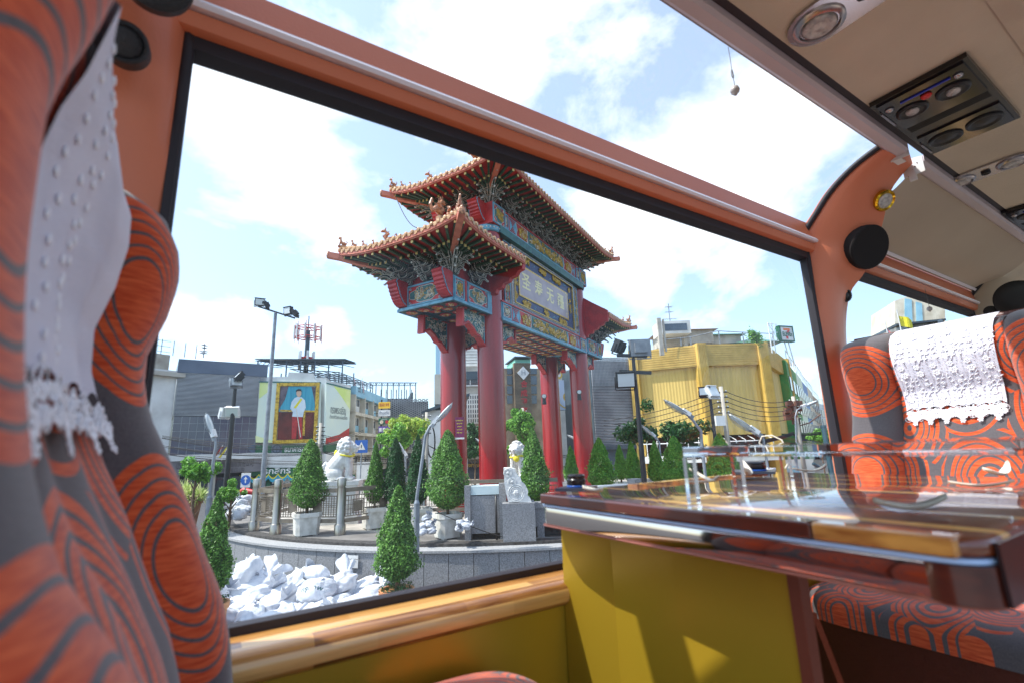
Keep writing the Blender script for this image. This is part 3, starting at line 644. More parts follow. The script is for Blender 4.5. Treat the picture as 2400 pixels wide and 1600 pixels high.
# lower side roofs with their cantilevered box beams
for side in (0,1):
    sg=-1 if side==0 else 1; X=lambda s:(s if sg<0 else GL-s)
    e0,e1=-3.55,-.25; WL=2.22
    sa,sb=(X(e0),X(e1)) if sg<0 else (X(e1),X(e0))
    hp,r0,r1,tr,zr=roof('l',sa,sb,GC-WL,GC+WL,7.62,7.38,1.22,.20,sg<0,sg>0,8.62,gable=1)
    dress(hp,r0,r1,tr,zr,sg<0,sg>0,.62)
    # box beam
    bs,bW,z0,z1=-2.28,1.03,6.0,6.72
    b=MB()
    for tt,og in ((GC+bW,1),(GC-bW,-1)):
        b.obox(G((X(bs)+X(.1))/2,tt-og*.16,(z0+z1)/2),gax,(abs(X(bs)-X(.1))/2,.16,(z1-z0)/2),1)
        ax2=(lambda tt,og:(lambda a,b_,o:G(a,tt+og*o,b_)))(tt,og); lo,hi=sorted((X(bs),X(-.42)))
        slab(b,(lo-.02,z0-.03,hi+.02,z0+.05),ax2,0,.05,1); m_=lo+.42 if sg<0 else hi-.42
        if sg<0: medallion(b,(lo+.03,z0+.07,lo+.48,z1-.04),ax2,51,True); slab(b,(lo+.53,z0+.06,lo+.62,z1-.02),ax2,0,.02,0); medallion(b,(lo+.66,z0+.07,hi-.12,z1-.04),ax2,52)
        else: medallion(b,(hi-.48,z0+.07,hi-.03,z1-.04),ax2,51,True); slab(b,(hi-.62,z0+.06,hi-.53,z1-.02),ax2,0,.02,0); medallion(b,(lo+.12,z0+.07,hi-.66,z1-.04),ax2,52)
    b.obox(G(X(bs)+(-sg)*.16,GC,(z0+z1)/2),gax,(.16,bW-.32,(z1-z0)/2),1)
    ax3=lambda a,b_,o:G(X(bs)+sg*o,a,b_)
    slab(b,(GC-bW,z0-.03,GC+bW,z0+.05),ax3,0,.05,1); medallion(b,(GC-bW+.36,z0+.07,GC+bW-.36,z1-.03),ax3,53)
    b.build('side_box_beam',PM,gate)
    for tt in (GC+bW-.19,GC-bW+.19): scroll_end(X(bs),tt,z0+.08,z1+.10,sg,.52,.34)
    # coffers under the box
    b=MB(); z=z0-.02
    lo,hi=sorted((X(bs)+.02,X(-.3)))
    b.add([G(lo,GC-bW+.02,z+.12),G(hi,GC-bW+.02,z+.12),G(hi,GC+bW-.02,z+.12),G(lo,GC+bW-.02,z+.12)],[(0,1,2,3)],1)
    for i in range(4):
        for j in range(4):
            s0_=lo+.04+i*(hi-lo)/4; s1_=s0_+(hi-lo)/4-.07; t0_=GC-bW+.05+j*.5; t1_=t0_+.44; ww=0 if (i in(0,3) or j in (0,3)) else .08
            b.add([G(s0_,t0_,z-.01+ww),G(s1_,t0_,z-.01+ww),G(s1_,t1_,z-.01+ww),G(s0_,t1_,z-.01+ww)],[(0,1,2,3)],2)
            lobed(b,(s0_+.04,t0_+.04,s1_-.04,t1_-.04),lambda a,c,o:G(a,c,z-.012+ww-o),.0,.012,0); curls(b,(s0_+.07,t0_+.07,s1_-.07,t1_-.07),0,None,lambda a,c,o:G(a,c,z-.03+ww),7,.07,[3,4],.012,i*5+j)
    b.build('side_coffers',[PM[0],PM[1],M['bracket'],PM[3],PM[4],PM[5],PM[6]],gate)
    # bracket clusters and inner wall
    b=MB(); lo,hi=sorted((X(bs)+(-sg)*.3,X(.0))); b.obox(G((lo+hi)/2,GC,7.05),gax,((hi-lo)/2,bW-.25,.36)); b.build('bracket_backing',M['red'],gate)
    for tt,tg in ((GC+bW-.12,1),(GC-bW+.12,-1)):
        place_cluster(X(bs)+(-sg)*.12,tt,z1+.02,GT*tg,GS*sg,True); place_cluster(X(-1.0),tt,z1+.02,GT*tg,GS)
    place_cluster(X(bs)+(-sg)*.12,GC,z1,GS*sg,GT)
    # stepped red gable wall between eave and column
    for tg in (1,-1):
        tc0=GC+tg*(GW/2+.30); te=GC+tg*WL; 
        poly=[(0,6.62),(.16,6.66),(.20,6.78),(.40,6.80),(.46,6.92),(.66,6.96),(.72,7.06),(.92,7.10),(1.0,7.22),(1.16,7.26),(1.18,7.48),(1.16,7.75),(.5,8.2),(-.2,8.72),(-1.04,8.9),(-1.04,6.62)]
        b=MB(); b.prism(poly,G(X(e1)-.09,tc0,0),GT*tg,Z,GS*.18); b.build('gable_wall',M['red'],gate)
    # sparrow braces under the box beam
def brace(s,t,zt,d,ln,h):
    # carved bracket board hanging under a beam beside a column: d = direction away from the column
    w=unit(np.cross(Z,d)); b=MB(); pr=[(0,0),(0,-h),(ln*.12,-h*.93),(ln*.28,-h*.74),(ln*.42,-h*.72),(ln*.55,-h*.55),(ln*.8,-h*.40),(ln,-h*.52),(ln,0)]
    o=G(s,t,zt); b.prism(pr,o-w*.05,d,Z,w*.10,0)
    b.prism([(p+.0,q-(.0 if q==0 else .07)) for p,q in pr[1:8]]+[(p,q) for p,q in reversed(pr[1:8])],o-w*.11,d,Z,w*.22,0)
    b.prism([(ln,0),(ln,-h*.62),(ln+.10,-h*.62),(ln+.07,0)],o-w*.12,d,Z,w*.24,0)
    for sg in (-1,1):
        ax2=lambda a,b_,o_:o+d*a+Z*b_+w*sg*(.05+o_)
        b.tube([ax2(p,q+.02,.01) for p,q in pr[1:8]]+[ax2(ln-.02,-.02,.01),ax2(.02,-.02,.01),ax2(.02,-h,.01)],.016,4,1)
        b.prism([(p*.93+.02,q*.88-.02) for p,q in pr],o+w*sg*.051,d,Z,w*sg*.008,2); curls(b,(.05,-h*.5,ln*.95,-.04),.012,None,ax2,26,.09,[3,6,6],.013,int(s*7+t*5)%50); curls(b,(.03,-h*.85,ln*.35,-h*.4),.012,None,ax2,14,.08,[3,6],.013,3)
    b.build('carved_bracket_board',PM,gate)
for t in (0,-GW):
    brace(.40,t,zb0-.02,GS,1.0,.72); brace(GL-.40,t,zb0-.02,-GS,1.0,.72)
    brace(-.40,t,6.0,-GS,1.15,.95); brace(GL+.40,t,6.0,GS,1.15,.95)
for s in (0,GL): brace(s,-.42,zb0-.0,-GT,.3,.5)
# loose cable hanging from the upper eave to the lower roof
q0=G(-1.45,GC-WU+.2,10.45); q1=G(-2.1,GC,8.6); b=MB(); b.tube([q0+(q1-q0)*u-Z*.5*math.sin(math.pi*u) for u in np.linspace(0,1,12)],.014,5); b.build('eave_cable',M['wire'],gate)
# ================================================================ PLAZA THINGS
def leafcloud(mb,pts_n,size,mi=0,rr=None,up=.3):
    for p,n_ in pts_n:
        a=unit(V([rr.gauss(0,1),rr.gauss(0,1),rr.gauss(0,1)])*.7+n_); t=unit(np.cross(a,V([rr.gauss(0,1),rr.gauss(0,1),rr.gauss(0,1)]))); c=np.cross(a,t); s=size*rr.uniform(.6,1.3)
        k=len(mb.v); mb.v.extend([tuple(p-t*s),tuple(p+c*s*.45+a*s*.15),tuple(p+t*s),tuple(p-c*s*.45+a*s*.15)]); mb.f.append((k,k+1,k+2,k+3)); mb.m.append(mi)
def cone_crown(hgt,rad,n,seed,leaf=.028,z0=0,shape=1.0):
    rr=random.Random(seed); pts=[]; ph=[rr.uniform(0,6.28) for _ in range(6)]; expo=rr.uniform(.60,.82)
    for i in range(n):
        u=rr.random()**.85; z=u*hgt; a=rr.uniform(0,6.283)
        prof=math.sin(min(1,(u+.04)/.26)*math.pi/2)*(1-u)**expo*1.16*.86
        lump=1+.09*math.sin(3*a+ph[0]+u*7)+.07*math.sin(5*a+ph[1]-u*13)+.06*math.sin(u*19+ph[2]+2*a)+.06*math.sin(9*a+u*31+ph[3])
        rr_=rad*prof*lump*(1-.55*rr.random()**2.6) ; rr_*=(rr.uniform(1.05,1.28) if rr.random()<.07 else 1)
        pts.append((V([math.cos(a)*rr_,math.sin(a)*rr_,z0+z+rr.uniform(-.02,.02)]),V([math.cos(a),math.sin(a),.5])))
    mb=MB(); leafcloud(mb,pts,leaf,0,rr); return mb
def trunk_mb(z0,z1,r0,r1,seed,n=4,spread=.15):
    rr=random.Random(seed); mb=MB(); pts=[V([0,0,z0])]
    for k in range(4): pts.append(V([rr.uniform(-.03,.03),rr.uniform(-.03,.03),z0+(z1-z0)*(k+1)/4]))
    mb.tube(pts,[r0+(r1-r0)*k/4 for k in range(5)],7)
    for k in range(n):
        p=pts[1+k%3]; a=rr.uniform(0,6.28); q=p+V([math.cos(a)*spread,math.sin(a)*spread,spread*1.4]); mb.tube([p,(p+q)/2+Z*.02,q],[r1,r1*.7,r1*.3],5)
    return mb
def octo_planter(mb,w,h):
    # chamfered square planter with a rim
    def ring(r,z,c=.30): 
        k=r*c; return [(r,-r+k,z),(r,r-k,z),(r-k,r,z),(-r+k,r,z),(-r,r-k,z),(-r,-r+k,z),(-r+k,-r,z),(r-k,-r,z)]
    R0=[ring(w*.42,.03),ring(w*.46,h*.82),ring(w*.5,h*.82),ring(w*.5,h),ring(w*.43,h),ring(w*.42,h-.08)]
    vs=[p for r_ in R0 for p in r_]; fs=[(i*8+j,i*8+(j+1)%8,(i+1)*8+(j+1)%8,(i+1)*8+j) for i in range(5) for j in range(8)]+[tuple(range(7,-1,-1))]
    mb.add(vs,fs); mb.add(ring(w*.42,h-.07),[tuple(range(8))],1)
    for sx in (-1,1):
        for sy in (-1,1): mb.box((sx*w*.28-.05,sy*w*.28-.05,0),(sx*w*.28+.05,sy*w*.28+.05,.04),0)
TGROUP='cone shaped topiaries on the plaza'
def topiary(loc,th,tr,seed,label,lm='leaf',planter=(.56,.52),gap=.10,n=5200,leaf=.030,kind='square',pm=None,group=TGROUP):
    n=int(n*3.0); leaf*=.98
    root=empty('potted_topiary',loc,label,'topiary',group); OFF[root.name]=V([0,0,0])
    w,h=planter; b=MB()
    if kind=='square': octo_planter(b,w,h)
    else:
        b.lathe([(w*.40,0),(w*.47,h*.85),(w*.52,h*.87),(w*.52,h),(w*.46,h),(w*.45,h-.04)],n=24); b.lathe([(.01,h-.05),(w*.45,h-.05)],n=16,mi=1)
    b.build('planter',[pm or M['planter'],M['soil']],root,world=False,smooth=(kind!='square'),auto=35)
    trunk_mb(h-.08,h+gap+th*.8,.035,.012,seed,6,tr*.5).build('trunk',M['bark'],root,world=False,smooth=True)
    cone_crown(th,tr,n,seed,leaf,h+gap).build('crown',M[lm],root,world=False)
    return root
def base(px,py,z=0): return atZ(px,py,z)
# px, base py or depth, width(px) -> computed widths
T=[ # x, y base, crown top y, crown width px, planter width px, label
 (717,1256,1030,86,56,'cone topiary in white planter in front of the steel fence, before the stone lion',5600),
 (876,1240,1036,50,50,'slim bright topiary in white planter just right of the left stone lion',3600),
 (924,1238,1026,56,44,'dark slim topiary second to the right of the left stone lion, partly hidden planter',3600),
 (978,1246,1018,60,56,'topiary behind the near curved street lamp pole',3600),
 (1050,1262,1008,104,58,'largest cone topiary in white planter in front of the left red column',6500),
]
for (x,y,ty,cw,pw,lb,n) in T:
    p=base(x,y-3); f=p.dot(H); k=f/F/.98; toz=atD(x,ty,f)[2]; ph=.50*(pw*k/.50)**.3
    topiary(p,toz-ph-.10,cw*k/2*1.02,x,lb,'leafd' if x in (924,978) else 'leaf',(pw*k,ph),.10,n,.028 if cw>70 else .03)
# right hand group, at fixed depths; the planters stand behind the parapet
T2=[(1250,1005,72,12.6,'loose grey green topiary partly hiding the second stone lion',4600,'leaf'),
 (1337,1045,36,18.,'small topiary between the two right red columns',2000,'leaf'),
 (1405,1026,66,15.5,'bright yellow green topiary right of the rightmost red column',4200,'leafm'),
 (1452,1042,32,19.,'thin topiary immediately left of the dark floodlight mast',2000,'leaf'),
 (1480,1034,42,17.,'topiary touching the dark floodlight mast',2600,'leaf'),
 (1535,1034,42,17.,'narrow topiary right of the dark floodlight mast',2600,'leaf'),
 (1581,1022,70,15.5,'bright topiary left of the acrylic stand leg',4400,'leafm'),
 (1690,1016,92,14.5,'broad topiary seen through the acrylic stand',4800,'leafm')]
for (x,ty,cw,f,lb,n,lm) in T2:
    q=atD(x,1060,f); p=V([q[0],q[1],0]); k=f/F/.98; toz=atD(x,ty,f)[2]; topiary(p,toz-.60,cw*k/2*1.05,x,lb,'leafm' if x>1300 else lm,(.55,.50),.10,n,.034)
# two pots below the wall, standing on the road side
for (x,yt,yb,cw,f,lb,n) in [(932,1142,1360,96,8.6,'cone topiary in round orange terracotta pot at the foot of the grey wall',6500),(503,1160,1392,86,7.9,'dark green topiary behind the left end of the sandbag heap',6500)]:
    q=atD(x,1250,f); zt=atD(x,yt,f)[2]; zb=atD(x,yb,f)[2]; k=f/F/.97
    r=topiary(V([q[0],q[1],-.9]),zt-zb,cw*k/2*1.05,x,lb,'leaf',(.56,max(.2,zb+.9-.12)),.14,n,.026,'round',M['terra'],'topiaries at the foot of the wall')
    g=MB(); rr=random.Random(4); h_=max(.2,zb+.9-.12); pts=[(V([math.cos(a)*rr.uniform(.02,.3),math.sin(a)*rr.uniform(.02,.3),h_+rr.uniform(-.06,.09)]),V([0,0,1])) for a in [rr.uniform(0,6.28) for _ in range(900)]]
    leafcloud(g,pts,.02,0,rr); g.build('ground_ivy',M['leafd'],r,world=False)
# ---------------------------------------------------------------- steel fence with posts round the left lion
def post_mb(h=1.33,r=.10):
    b=MB(); b.lathe([(r*1.35,0),(r*1.35,.22),(r*1.15,.25),(r,.27),(r,h*.83),(r*.9,h*.83+.005),(r*.9,h*.83+.02),(r*1.05,h*.83+.025),(r*1.05,h-.05),(r*.9,h-.015),(r*.55,h),(.01,h+.005)],n=24); return b
fence=empty('plaza_fence',base(790,1250),'bronze coloured steel fence with round posts around the stone lion','fence')
posts=[base(594,1243),base(645,1251),base(796,1252),base(990,1222),HW(1.2,13.4)]
pp=[V([p[0],p[1],0]) for p in posts]
for p in pp[:4]:
    b=post_mb(); b.v=[(v[0]+p[0],v[1]+p[1],v[2]) for v in b.v]; b.build('post',M['steel'],fence,smooth=True,auto=40)
def fpanel(a,c,grid,seed):
    d=unit(c-a); ln=np.linalg.norm(c-a); w=np.cross(Z,d); b=MB(); bx=lambda u0,u1,z0,z1,t=.03:b.obox(a+d*(u0+u1)/2+Z*(z0+z1)/2,np.array([d,w,Z]),((u1-u0)/2,t,(z1-z0)/2))
    bx(.1,ln-.1,.98,1.08); bx(.1,ln-.1,.27,.36); bx(.12,ln-.12,.88,.905,.012); bx(.12,ln-.12,.40,.42,.012)
    n=int((ln-.24)/.07)
    for i in range(n+1):
        u=.12+(ln-.24)*i/n; full=(i%6 in (0,5)); bx(u-.006,u+.006,.41,.89 if not full else .98,.008)
    for j in range(1,9):
        z=.42+.46*j/9
        if grid or j%2: bx(.12,ln-.12,z-.005,z+.005,.008)
    rr=random.Random(seed)
    if ln>.6: 
        for k in range(int(ln/.7)+1):
            u=.35+k*.7
            if u+.2<ln: bx(u,u+.22,.50,.76,.012); frame(b,(u-.04,.46,u+.26,.80),.015,lambda p,q,o:a+d*p+Z*q+w*(o+.012),0,.01,0)
    b.build('lattice_panel',M['bronze'],fence)
fpanel(pp[0],pp[1],True,1); fpanel(pp[1],pp[2],True,2); fpanel(pp[2],pp[3],False,3); fpanel(pp[3],pp[4],False,4); q=pp[0]+unit(pp[0]-pp[2])*.05+H*2.6; fpanel(pp[0],q,False,5)
# ---------------------------------------------------------------- stone lions
def lion(loc,az,h,label,ribbon):
    root=empty('stone_lion',loc,label,'stone lion','pair of stone lions'); 
    d=V([math.cos(az),math.sin(az),0]); w=np.cross(Z,d); ax=np.array([d,w,Z]); P=lambda x,y,z:V(loc)+(d*x+w*y+Z*z)*h
    b=MB(); bl=lambda x,y,z,rx,ry,rz,n=12:b.blob(P(x,y,z),(rx*h,ry*h,rz*h),n,0,ax)
    bl(-.16,0,.22,.24,.20,.21); b.tube([P(-.2,0,.25),P(-.05,0,.42),P(.08,0,.60)],[.20*h,.21*h,.20*h],14); bl(.08,0,.52,.17,.17,.20)
    for s in (-1,1):
        bl(-.14,s*.15,.15,.19,.09,.15); bl(.02,s*.19,.045,.13,.06,.05); b.tube([P(.13,s*.10,.50),P(.17,s*.12,.28),P(.16,s*.12,.06)],[.095*h,.065*h,.06*h],10); bl(.21,s*.12,.045,.10,.065,.05)
    b.tube([P(-.36,0,.12),P(-.43,0,.28),P(-.36,0,.44)],[.06*h,.08*h,.03*h],8)
    bl(.15,0,.78,.16,.15,.15); bl(.28,0,.74,.11,.10,.075); bl(.27,0,.665,.09,.075,.035); bl(.36,0,.765,.04,.05,.03); 
    for s in (-1,1): bl(.28,s*.07,.81,.035,.035,.035,8); bl(.12,s*.15,.86,.04,.03,.05,8)
    rr=random.Random(2)
    for k in range(70):
        th=rr.uniform(.0,2.3); ph=rr.uniform(-math.pi,math.pi); v=V([math.sin(th)*math.cos(ph),math.sin(th)*math.sin(ph),math.cos(th)])
        if v[0]>.52 and v[2]<.62: continue
        b.blob(P(.09+.19*v[0],.19*v[1],.76+.21*v[2]),.05*h,8,0,ax)
    o=b.build('body',M['marble'],root,smooth=True); m=o.modifiers.new('r','REMESH'); m.mode='VOXEL'; m.voxel_size=.014*h; s_=o.modifiers.new('s','SMOOTH'); s_.factor=.4; s_.iterations=1
    m.use_smooth_shade=True
    if ribbon:
        b=MB(); b.tube([P(.08+.20*math.cos(a),.20*math.sin(a),.575+.02*math.sin(2*a)) for a in np.linspace(0,6.2832,17)],.022*h,6)
        b.blob(P(.30,.05,.52) if ribbon==2 else P(-.16,.08,.62),(.05*h,.09*h,.09*h),10,0,ax); b.tube([P(-.14,.14,.58),P(-.20,.17,.48)],[.03*h,.012*h],5)
        b.build('ribbon',YEL,root,smooth=True)
    return root
YEL=mat('yellow_cloth',srgb(238,226,60),srgb(220,204,40),ns=9,r=.7)
def pedestal(c,w,h,label,d):
    root=empty('stone_pedestal',c,label,'pedestal','lion pedestals'); e=np.cross(Z,d); b=MB(); ax=np.array([d,e,Z]); f=lambda k,z0,z1:b.obox(V(c)+Z*(z0+z1)/2,ax,(w*k/2,w*k*.36,(z1-z0)/2))
    f(1.15,0,.15); f(1.05,.152,.25); f(.92,.252,h-.22); f(1.02,h-.218,h-.12); f(1.1,h-.118,h)
    for t in (-1,1): curls(b,(-w*.4,.3,w*.4,h-.25),.0,None,lambda a_,b_,o:V(c)+d*a_+Z*b_+e*t*(w*.332+o),16,.12,0,.012,5)
    b.build('block',M['marble'],root)
q=atD(800,1125,14.3); dl=unit(R*1.0+H*.15); az=math.atan2(dl[1],dl[0]); pc=V([q[0],q[1],0]); pedestal(pc,1.0,q[2]-.0,'carved white pedestal under the stone lion inside the steel fence',dl)
lion(pc+Z*(q[2]+.005),az,1.22,'white stone lion facing right with yellow ribbon on its neck, inside the steel fence',1)
q=atD(1216,1118,17.4); dl=unit(-H+R*-.35); az=math.atan2(dl[1],dl[0]); pc=V([q[0],q[1],0]); pedestal(pc,1.0,q[2],'white pedestal under the stone lion between the red columns',dl)
lion(pc+Z*(q[2]+.005),az,1.25,'stone lion with yellow ball at its chest, half hidden by topiary between the columns',2)
# ---------------------------------------------------------------- granite block with posts, parapet, carved drum stone
g0=base(1092,1266); gf=g0.dot(H); 
def onf(px,py,f=gf): return atD(px,py,f)
def up_(p): return V([p[0],p[1],0])
root=empty('granite_gatepost_block',up_(onf(1140,1266)),'grey granite block between two posts with a pale slab on top and a black pipe','stone block')
zt=onf(1140,1138)[2]; xl=lambda px:onf(px,1200).dot(R)
ax=np.array([R,H,Z]); k=gf/F
def gbox(b,p0,p1,z0,z1,df0=0,df1=.3,mi=0): 
    l0,l1=xl(p0),xl(p1); b.obox(HW((l0+l1)/2,gf+(df0+df1)/2,(z0+z1)/2),ax,((l1-l0)/2,(df1-df0)/2,(z1-z0)/2),mi)
b=MB(); gbox(b,1089,1103,0,zt+.02,-.02,.18); b.build('post',M['granite'],root); b=MB(); gbox(b,1171,1187,0,zt+.05,-.02,.18); b.build('post',M['granite'],root)
b=MB(); gbox(b,1103.3,1170.7,.13,zt-.2,.03,.5); b.build('panel',M['granite'],root)
b=MB(); gbox(b,1103.3,1170.7,zt-.18,zt-.0,.02,.5); b.build('top_slab',mat('pale_slab',srgb(206,222,222),srgb(190,208,210),ns=3,r=.4),root)
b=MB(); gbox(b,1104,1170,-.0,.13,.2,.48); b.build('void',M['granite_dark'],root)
b=MB(); b.tube([HW(xl(1163),gf-.03,zt-.2),HW(xl(1163),gf-.03,-.04)],.022,8); b.build('pipe',M['black'],root,smooth=True)
root=empty('granite_parapet',up_(onf(1260,1266)),'low grey granite parapet with drain openings, right of the granite block','wall')
z1=onf(1250,1178)[2]; b=MB(); pm=[(1190,1210),(1258,1275),(1322,1420)]
gbox(b,1188,1420,z1-.12,z1,.06,.36); gbox(b,1188,1420,.22,z1-.125,.09,.33)
for p0,p1 in pm: gbox(b,p0,p1,0,.219,.09,.33)
gbox(b,1188,1420,-.0,.02,.12,.30,1); gbox(b,1205,1330,.02,.2,.28,.3,1)
b.build('wall',[M['granite'],M['granite_dark']],root)
# plaza parapets further right, white top
root=empty('white_top_parapet',HW(4.2,11.5,0),'grey parapet with white top seen just beyond the table, behind the black phone holder','wall')
b=MB(); 
for (l0,f0,l1,f1) in [(1.3,12.2,2.9,12.6),(3.0,12.6,6.6,14.2),(6.7,14.2,9.0,17.5)]:
    a=HW(l0,f0);c=HW(l1,f1); d=unit(c-a); w_=np.cross(Z,d); ln=np.linalg.norm(c-a); b.obox((a+c)/2+Z*.42,np.array([d,w_,Z]),(ln/2,.10,.42),0); b.obox((a+c)/2+Z*.88,np.array([d,w_,Z]),(ln/2-.02,.14,.038),1); b.obox(a+Z*.52,np.array([d,w_,Z]),(.13,.16,.52),0)
b.build('wall',[M['granite'],M['white']],root)
# drum stone
gd=10.6; dd=lambda px,py:atD(px,py,gd)
poly=[]
for p in [(1180,1096),(1195,1095),(1206,1098),(1210,1108),(1214,1114),(1221,1122),(1223,1130),(1232,1138),(1238,1150),(1236,1162),(1244,1170),(1246,1176),(1192,1176),(1186,1155),(1182,1130)]:
    q=dd(*p); poly.append((q.dot(R),q[2]))
root=empty('carved_drum_stone',up_(dd(1210,1176)),'white carved stone scroll with three round discs, beside the granite block','stone carving')
b=MB(); o=H*gd; b.prism(poly,o+H*.0,R,Z,H*.45,0)
for (x,y,r) in [(1190,1107,.085),(1200,1128,.085),(1210,1154,.17)]:
    c=dd(x,y); 
    for rr_ in ((r,.02),(r*.78,.02)): b.tube([V(c)+H*-.004+R*rr_[0]*math.cos(a)+Z*rr_[0]*math.sin(a) for a in np.linspace(0,6.2832,25)],.010,5,0)
    b.blob(V(c)+H*.0,(r*.45,.03,r*.45),6,0,np.array([R,H,Z])); curls(b,(c.dot(R)-r*.6,c[2]-r*.6,c.dot(R)+r*.6,c[2]+r*.6),0,None,lambda a_,b_,o_:R*a_+Z*b_+H*(gd-o_),6,r*.35,0,.01,3)
b.build('carving',M['marble'],root)
b=MB(); gq=up_(dd(1215,1176)); b.obox(gq+R*.0+H*.22+Z*(dd(1215,1176)[2]/2-.005),ax,(.34,.3,dd(1215,1176)[2]/2-.006)); b.build('plinth',M['granite'],root)
b=MB(); cpts=[base(1010,1190,.4),base(1055,1215,.25),base(1120,1250,.02),base(1190,1268,.02),base(1230,1278,.02)]
cpts=[HW((x-1200)/F*gf*.98,gf-.25,z) for x,z in ((1006,.72),(1040,.55),(1085,.36),(1130,.2),(1170,.08),(1215,.02))]
b.tube(cpts,.009,6); o=b.build('ground_cable',M['wire']); tag(o,'thin black cable sloping down from the topiary past the granite block','cable')
# ---------------------------------------------------------------- sandbags
def bag_mesh(seed,neck=True):
    rr=random.Random(seed); import bmesh
    bm=bmesh.new(); bmesh.ops.create_icosphere(bm,subdivisions=5,radius=1)
    o=Vector((rr.uniform(-50,50),rr.uniform(-50,50),rr.uniform(-50,50))); 
    for v in bm.verts:
        p=v.co.copy(); q=Vector((abs(p.x)**.72*math.copysign(1,p.x),abs(p.y)**.72*math.copysign(1,p.y),abs(p.z)**.9*math.copysign(1,p.z)))
        a=math.atan2(p.z,p.y); nn=noise.noise(p*1.1+o*1.7)*2.2; cx_=max(0,(p.x+.35)/1.35); q0=-.0
        fold=math.sin(6*a+nn+seed)*.085*cx_**1.2+math.sin(11*a-nn*1.5+p.x*2)*.045*cx_
        n1=noise.noise(p*1.3+o)*.22+fold-(.30*max(0,p.x-.45)); rd=0
        for k,fq in ((.07,1.9),(.05,4.2),(.03,8)): rd+=k*(.6-1.6*abs(noise.noise(p*fq+o))**.8)
        q=q*(1+n1+rd*.75); q=Vector((q.x*.30,q.y*.21,q.z*.135))
        if q.z<-.09: q.z=-.09-(q.z+.09)*-.2
        v.co=q
    me=bpy.data.meshes.new('sandbag'); bm.to_mesh(me); bm.free()
    vs=[tuple(v.co) for v in me.vertices]; fs=[tuple(p.vertices) for p in me.polygons]; bpy.data.meshes.remove(me)
    mb=MB(); mb.add(vs,fs)
    if neck: # gathered neck and flared loose mouth
        d=unit(V([1,rr.uniform(-.4,.4),rr.uniform(.2,1.1)])); c=V([.20,0,.05]); e=unit(np.cross(d,Z)); g=np.cross(e,d); n=56; prof=[(-.04,.13),(.04,.055),(.07,.042),(.11,.080),(.17,.125),(.22,.15),(.26,.16)]
        ring=[]; ph=rr.uniform(0,6)
        for i,(x,r) in enumerate(prof):
            for j in range(n):
                a=2*math.pi*j/n; amp=.05+.10*i; rj=r*(1+amp*.45*math.sin(2*a+ph+i*.2)+amp*.40*math.sin(6*a+ph*2)+amp*.20*math.sin(10*a+i))
                ring.append(c+d*(x+.03*math.sin(3*a+ph)*i/4)+e*rj*math.cos(a)+g*rj*math.sin(a)*.6)
        mb.add(ring,[(i*n+j,i*n+(j+1)%n,(i+1)*n+(j+1)%n,(i+1)*n+j) for i in range(len(prof)-1) for j in range(n)])
        mb.tube([c+d*.06+e*.045*math.cos(a)+g*.03*math.sin(a) for a in np.linspace(0,6.28,12)],.008,4)
    return mb
protos=[]
for k in range(7):
    o=bag_mesh(k*13+1,neck=(k!=3)).build('sandbag',M['bag'],None,smooth=True); sm=o.modifiers.new('soft','SMOOTH'); sm.factor=.6; sm.iterations=5; protos.append(o)
rr=random.Random(11); nb=0
names_used=set()
def put_bag(px,py,f,label,k=None,rot=None,tilt=0,sc=1,lead=None,txt=None):
    global nb
    src=protos[nb%7] if k is None else protos[k]
    if src.name not in names_used: o=src; names_used.add(src.name)
    else: o=src.copy(); COL.objects.link(o)
    q=atD(px,py,f); o.location=tuple(q); o.rotation_euler=(rr.uniform(-.5,.5)+tilt,rr.uniform(-.4,.4)-tilt*.2,rr.uniform(0,6.28) if rot is None else rot); s=sc*rr.uniform(.95,1.15); o.scale=(s,s*rr.uniform(.9,1.15),s*rr.uniform(1.0,1.4))
    tag(o,label,'sandbag','white sandbags heaped against the wall'); nb+=1; return o
anon='x'
ORD=('leftmost','second','third','fourth','fifth','sixth','rightmost')
rows=[(9.55,[(560,1385),(640,1392),(720,1378),(800,1388),(865,1400)]),
 (9.2,[(525,1400),(595,1395),(665,1400),(735,1400),(800,1410),(860,1425)]),
 (8.8,[(500,1425),(560,1425),(625,1430),(690,1430),(755,1425),(815,1440),(872,1450)]),
 (8.3,[(520,1455),(585,1465),(650,1460),(715,1465),(780,1455),(838,1460)]),
 (7.8,[(515,1500),(580,1500),(645,1505),(710,1500),(775,1500)]),
 (9.8,[(600,1360),(690,1362),(775,1368)]),(10.0,[(540,1375),(850,1380)])]
RN=('second row below the crest','third row of the heap','fourth row of the heap','fifth row of the heap, low down','lowest row nearest the window sill','crest row against the wall','rearmost row touching the wall')
for (f,l),rn in zip(rows,RN):
    for i,(x,y) in enumerate(l): put_bag(x+rr.uniform(-8,8),y+rr.uniform(-6,6),f,'white sandbag, %s in the %s'%(ORD[i] if i<len(l)-1 else 'rightmost',rn))
put_bag(583,1345,9.5,'topmost upright sandbag with a flared open mouth at the left of the heap',0,1.1,-1.15,1.15); put_bag(588,1372,9.4,'sandbag carrying the topmost upright one at the left of the heap',1,.4,.1,1.2)
put_bag(735,1352,9.6,'sandbag with pointed loose mouth at the middle crest of the heap',2,2.2,.3,1.05); put_bag(800,1366,9.5,'sandbag with tall pointed tip below the white notice',4,.9,-.7,1.0); put_bag(470,1395,9.4,'white sandbag at the far left edge of the heap, behind the dark topiary')
pb=put_bag(745,1385,9.0,'sandbag with teal printed letters near the middle of the heap',3,.6,0,1.1)
lower=put_bag(838,1432,8.2,'sandbag with teal printed letters at the lower right edge of the heap',3,.3,0,1.15)
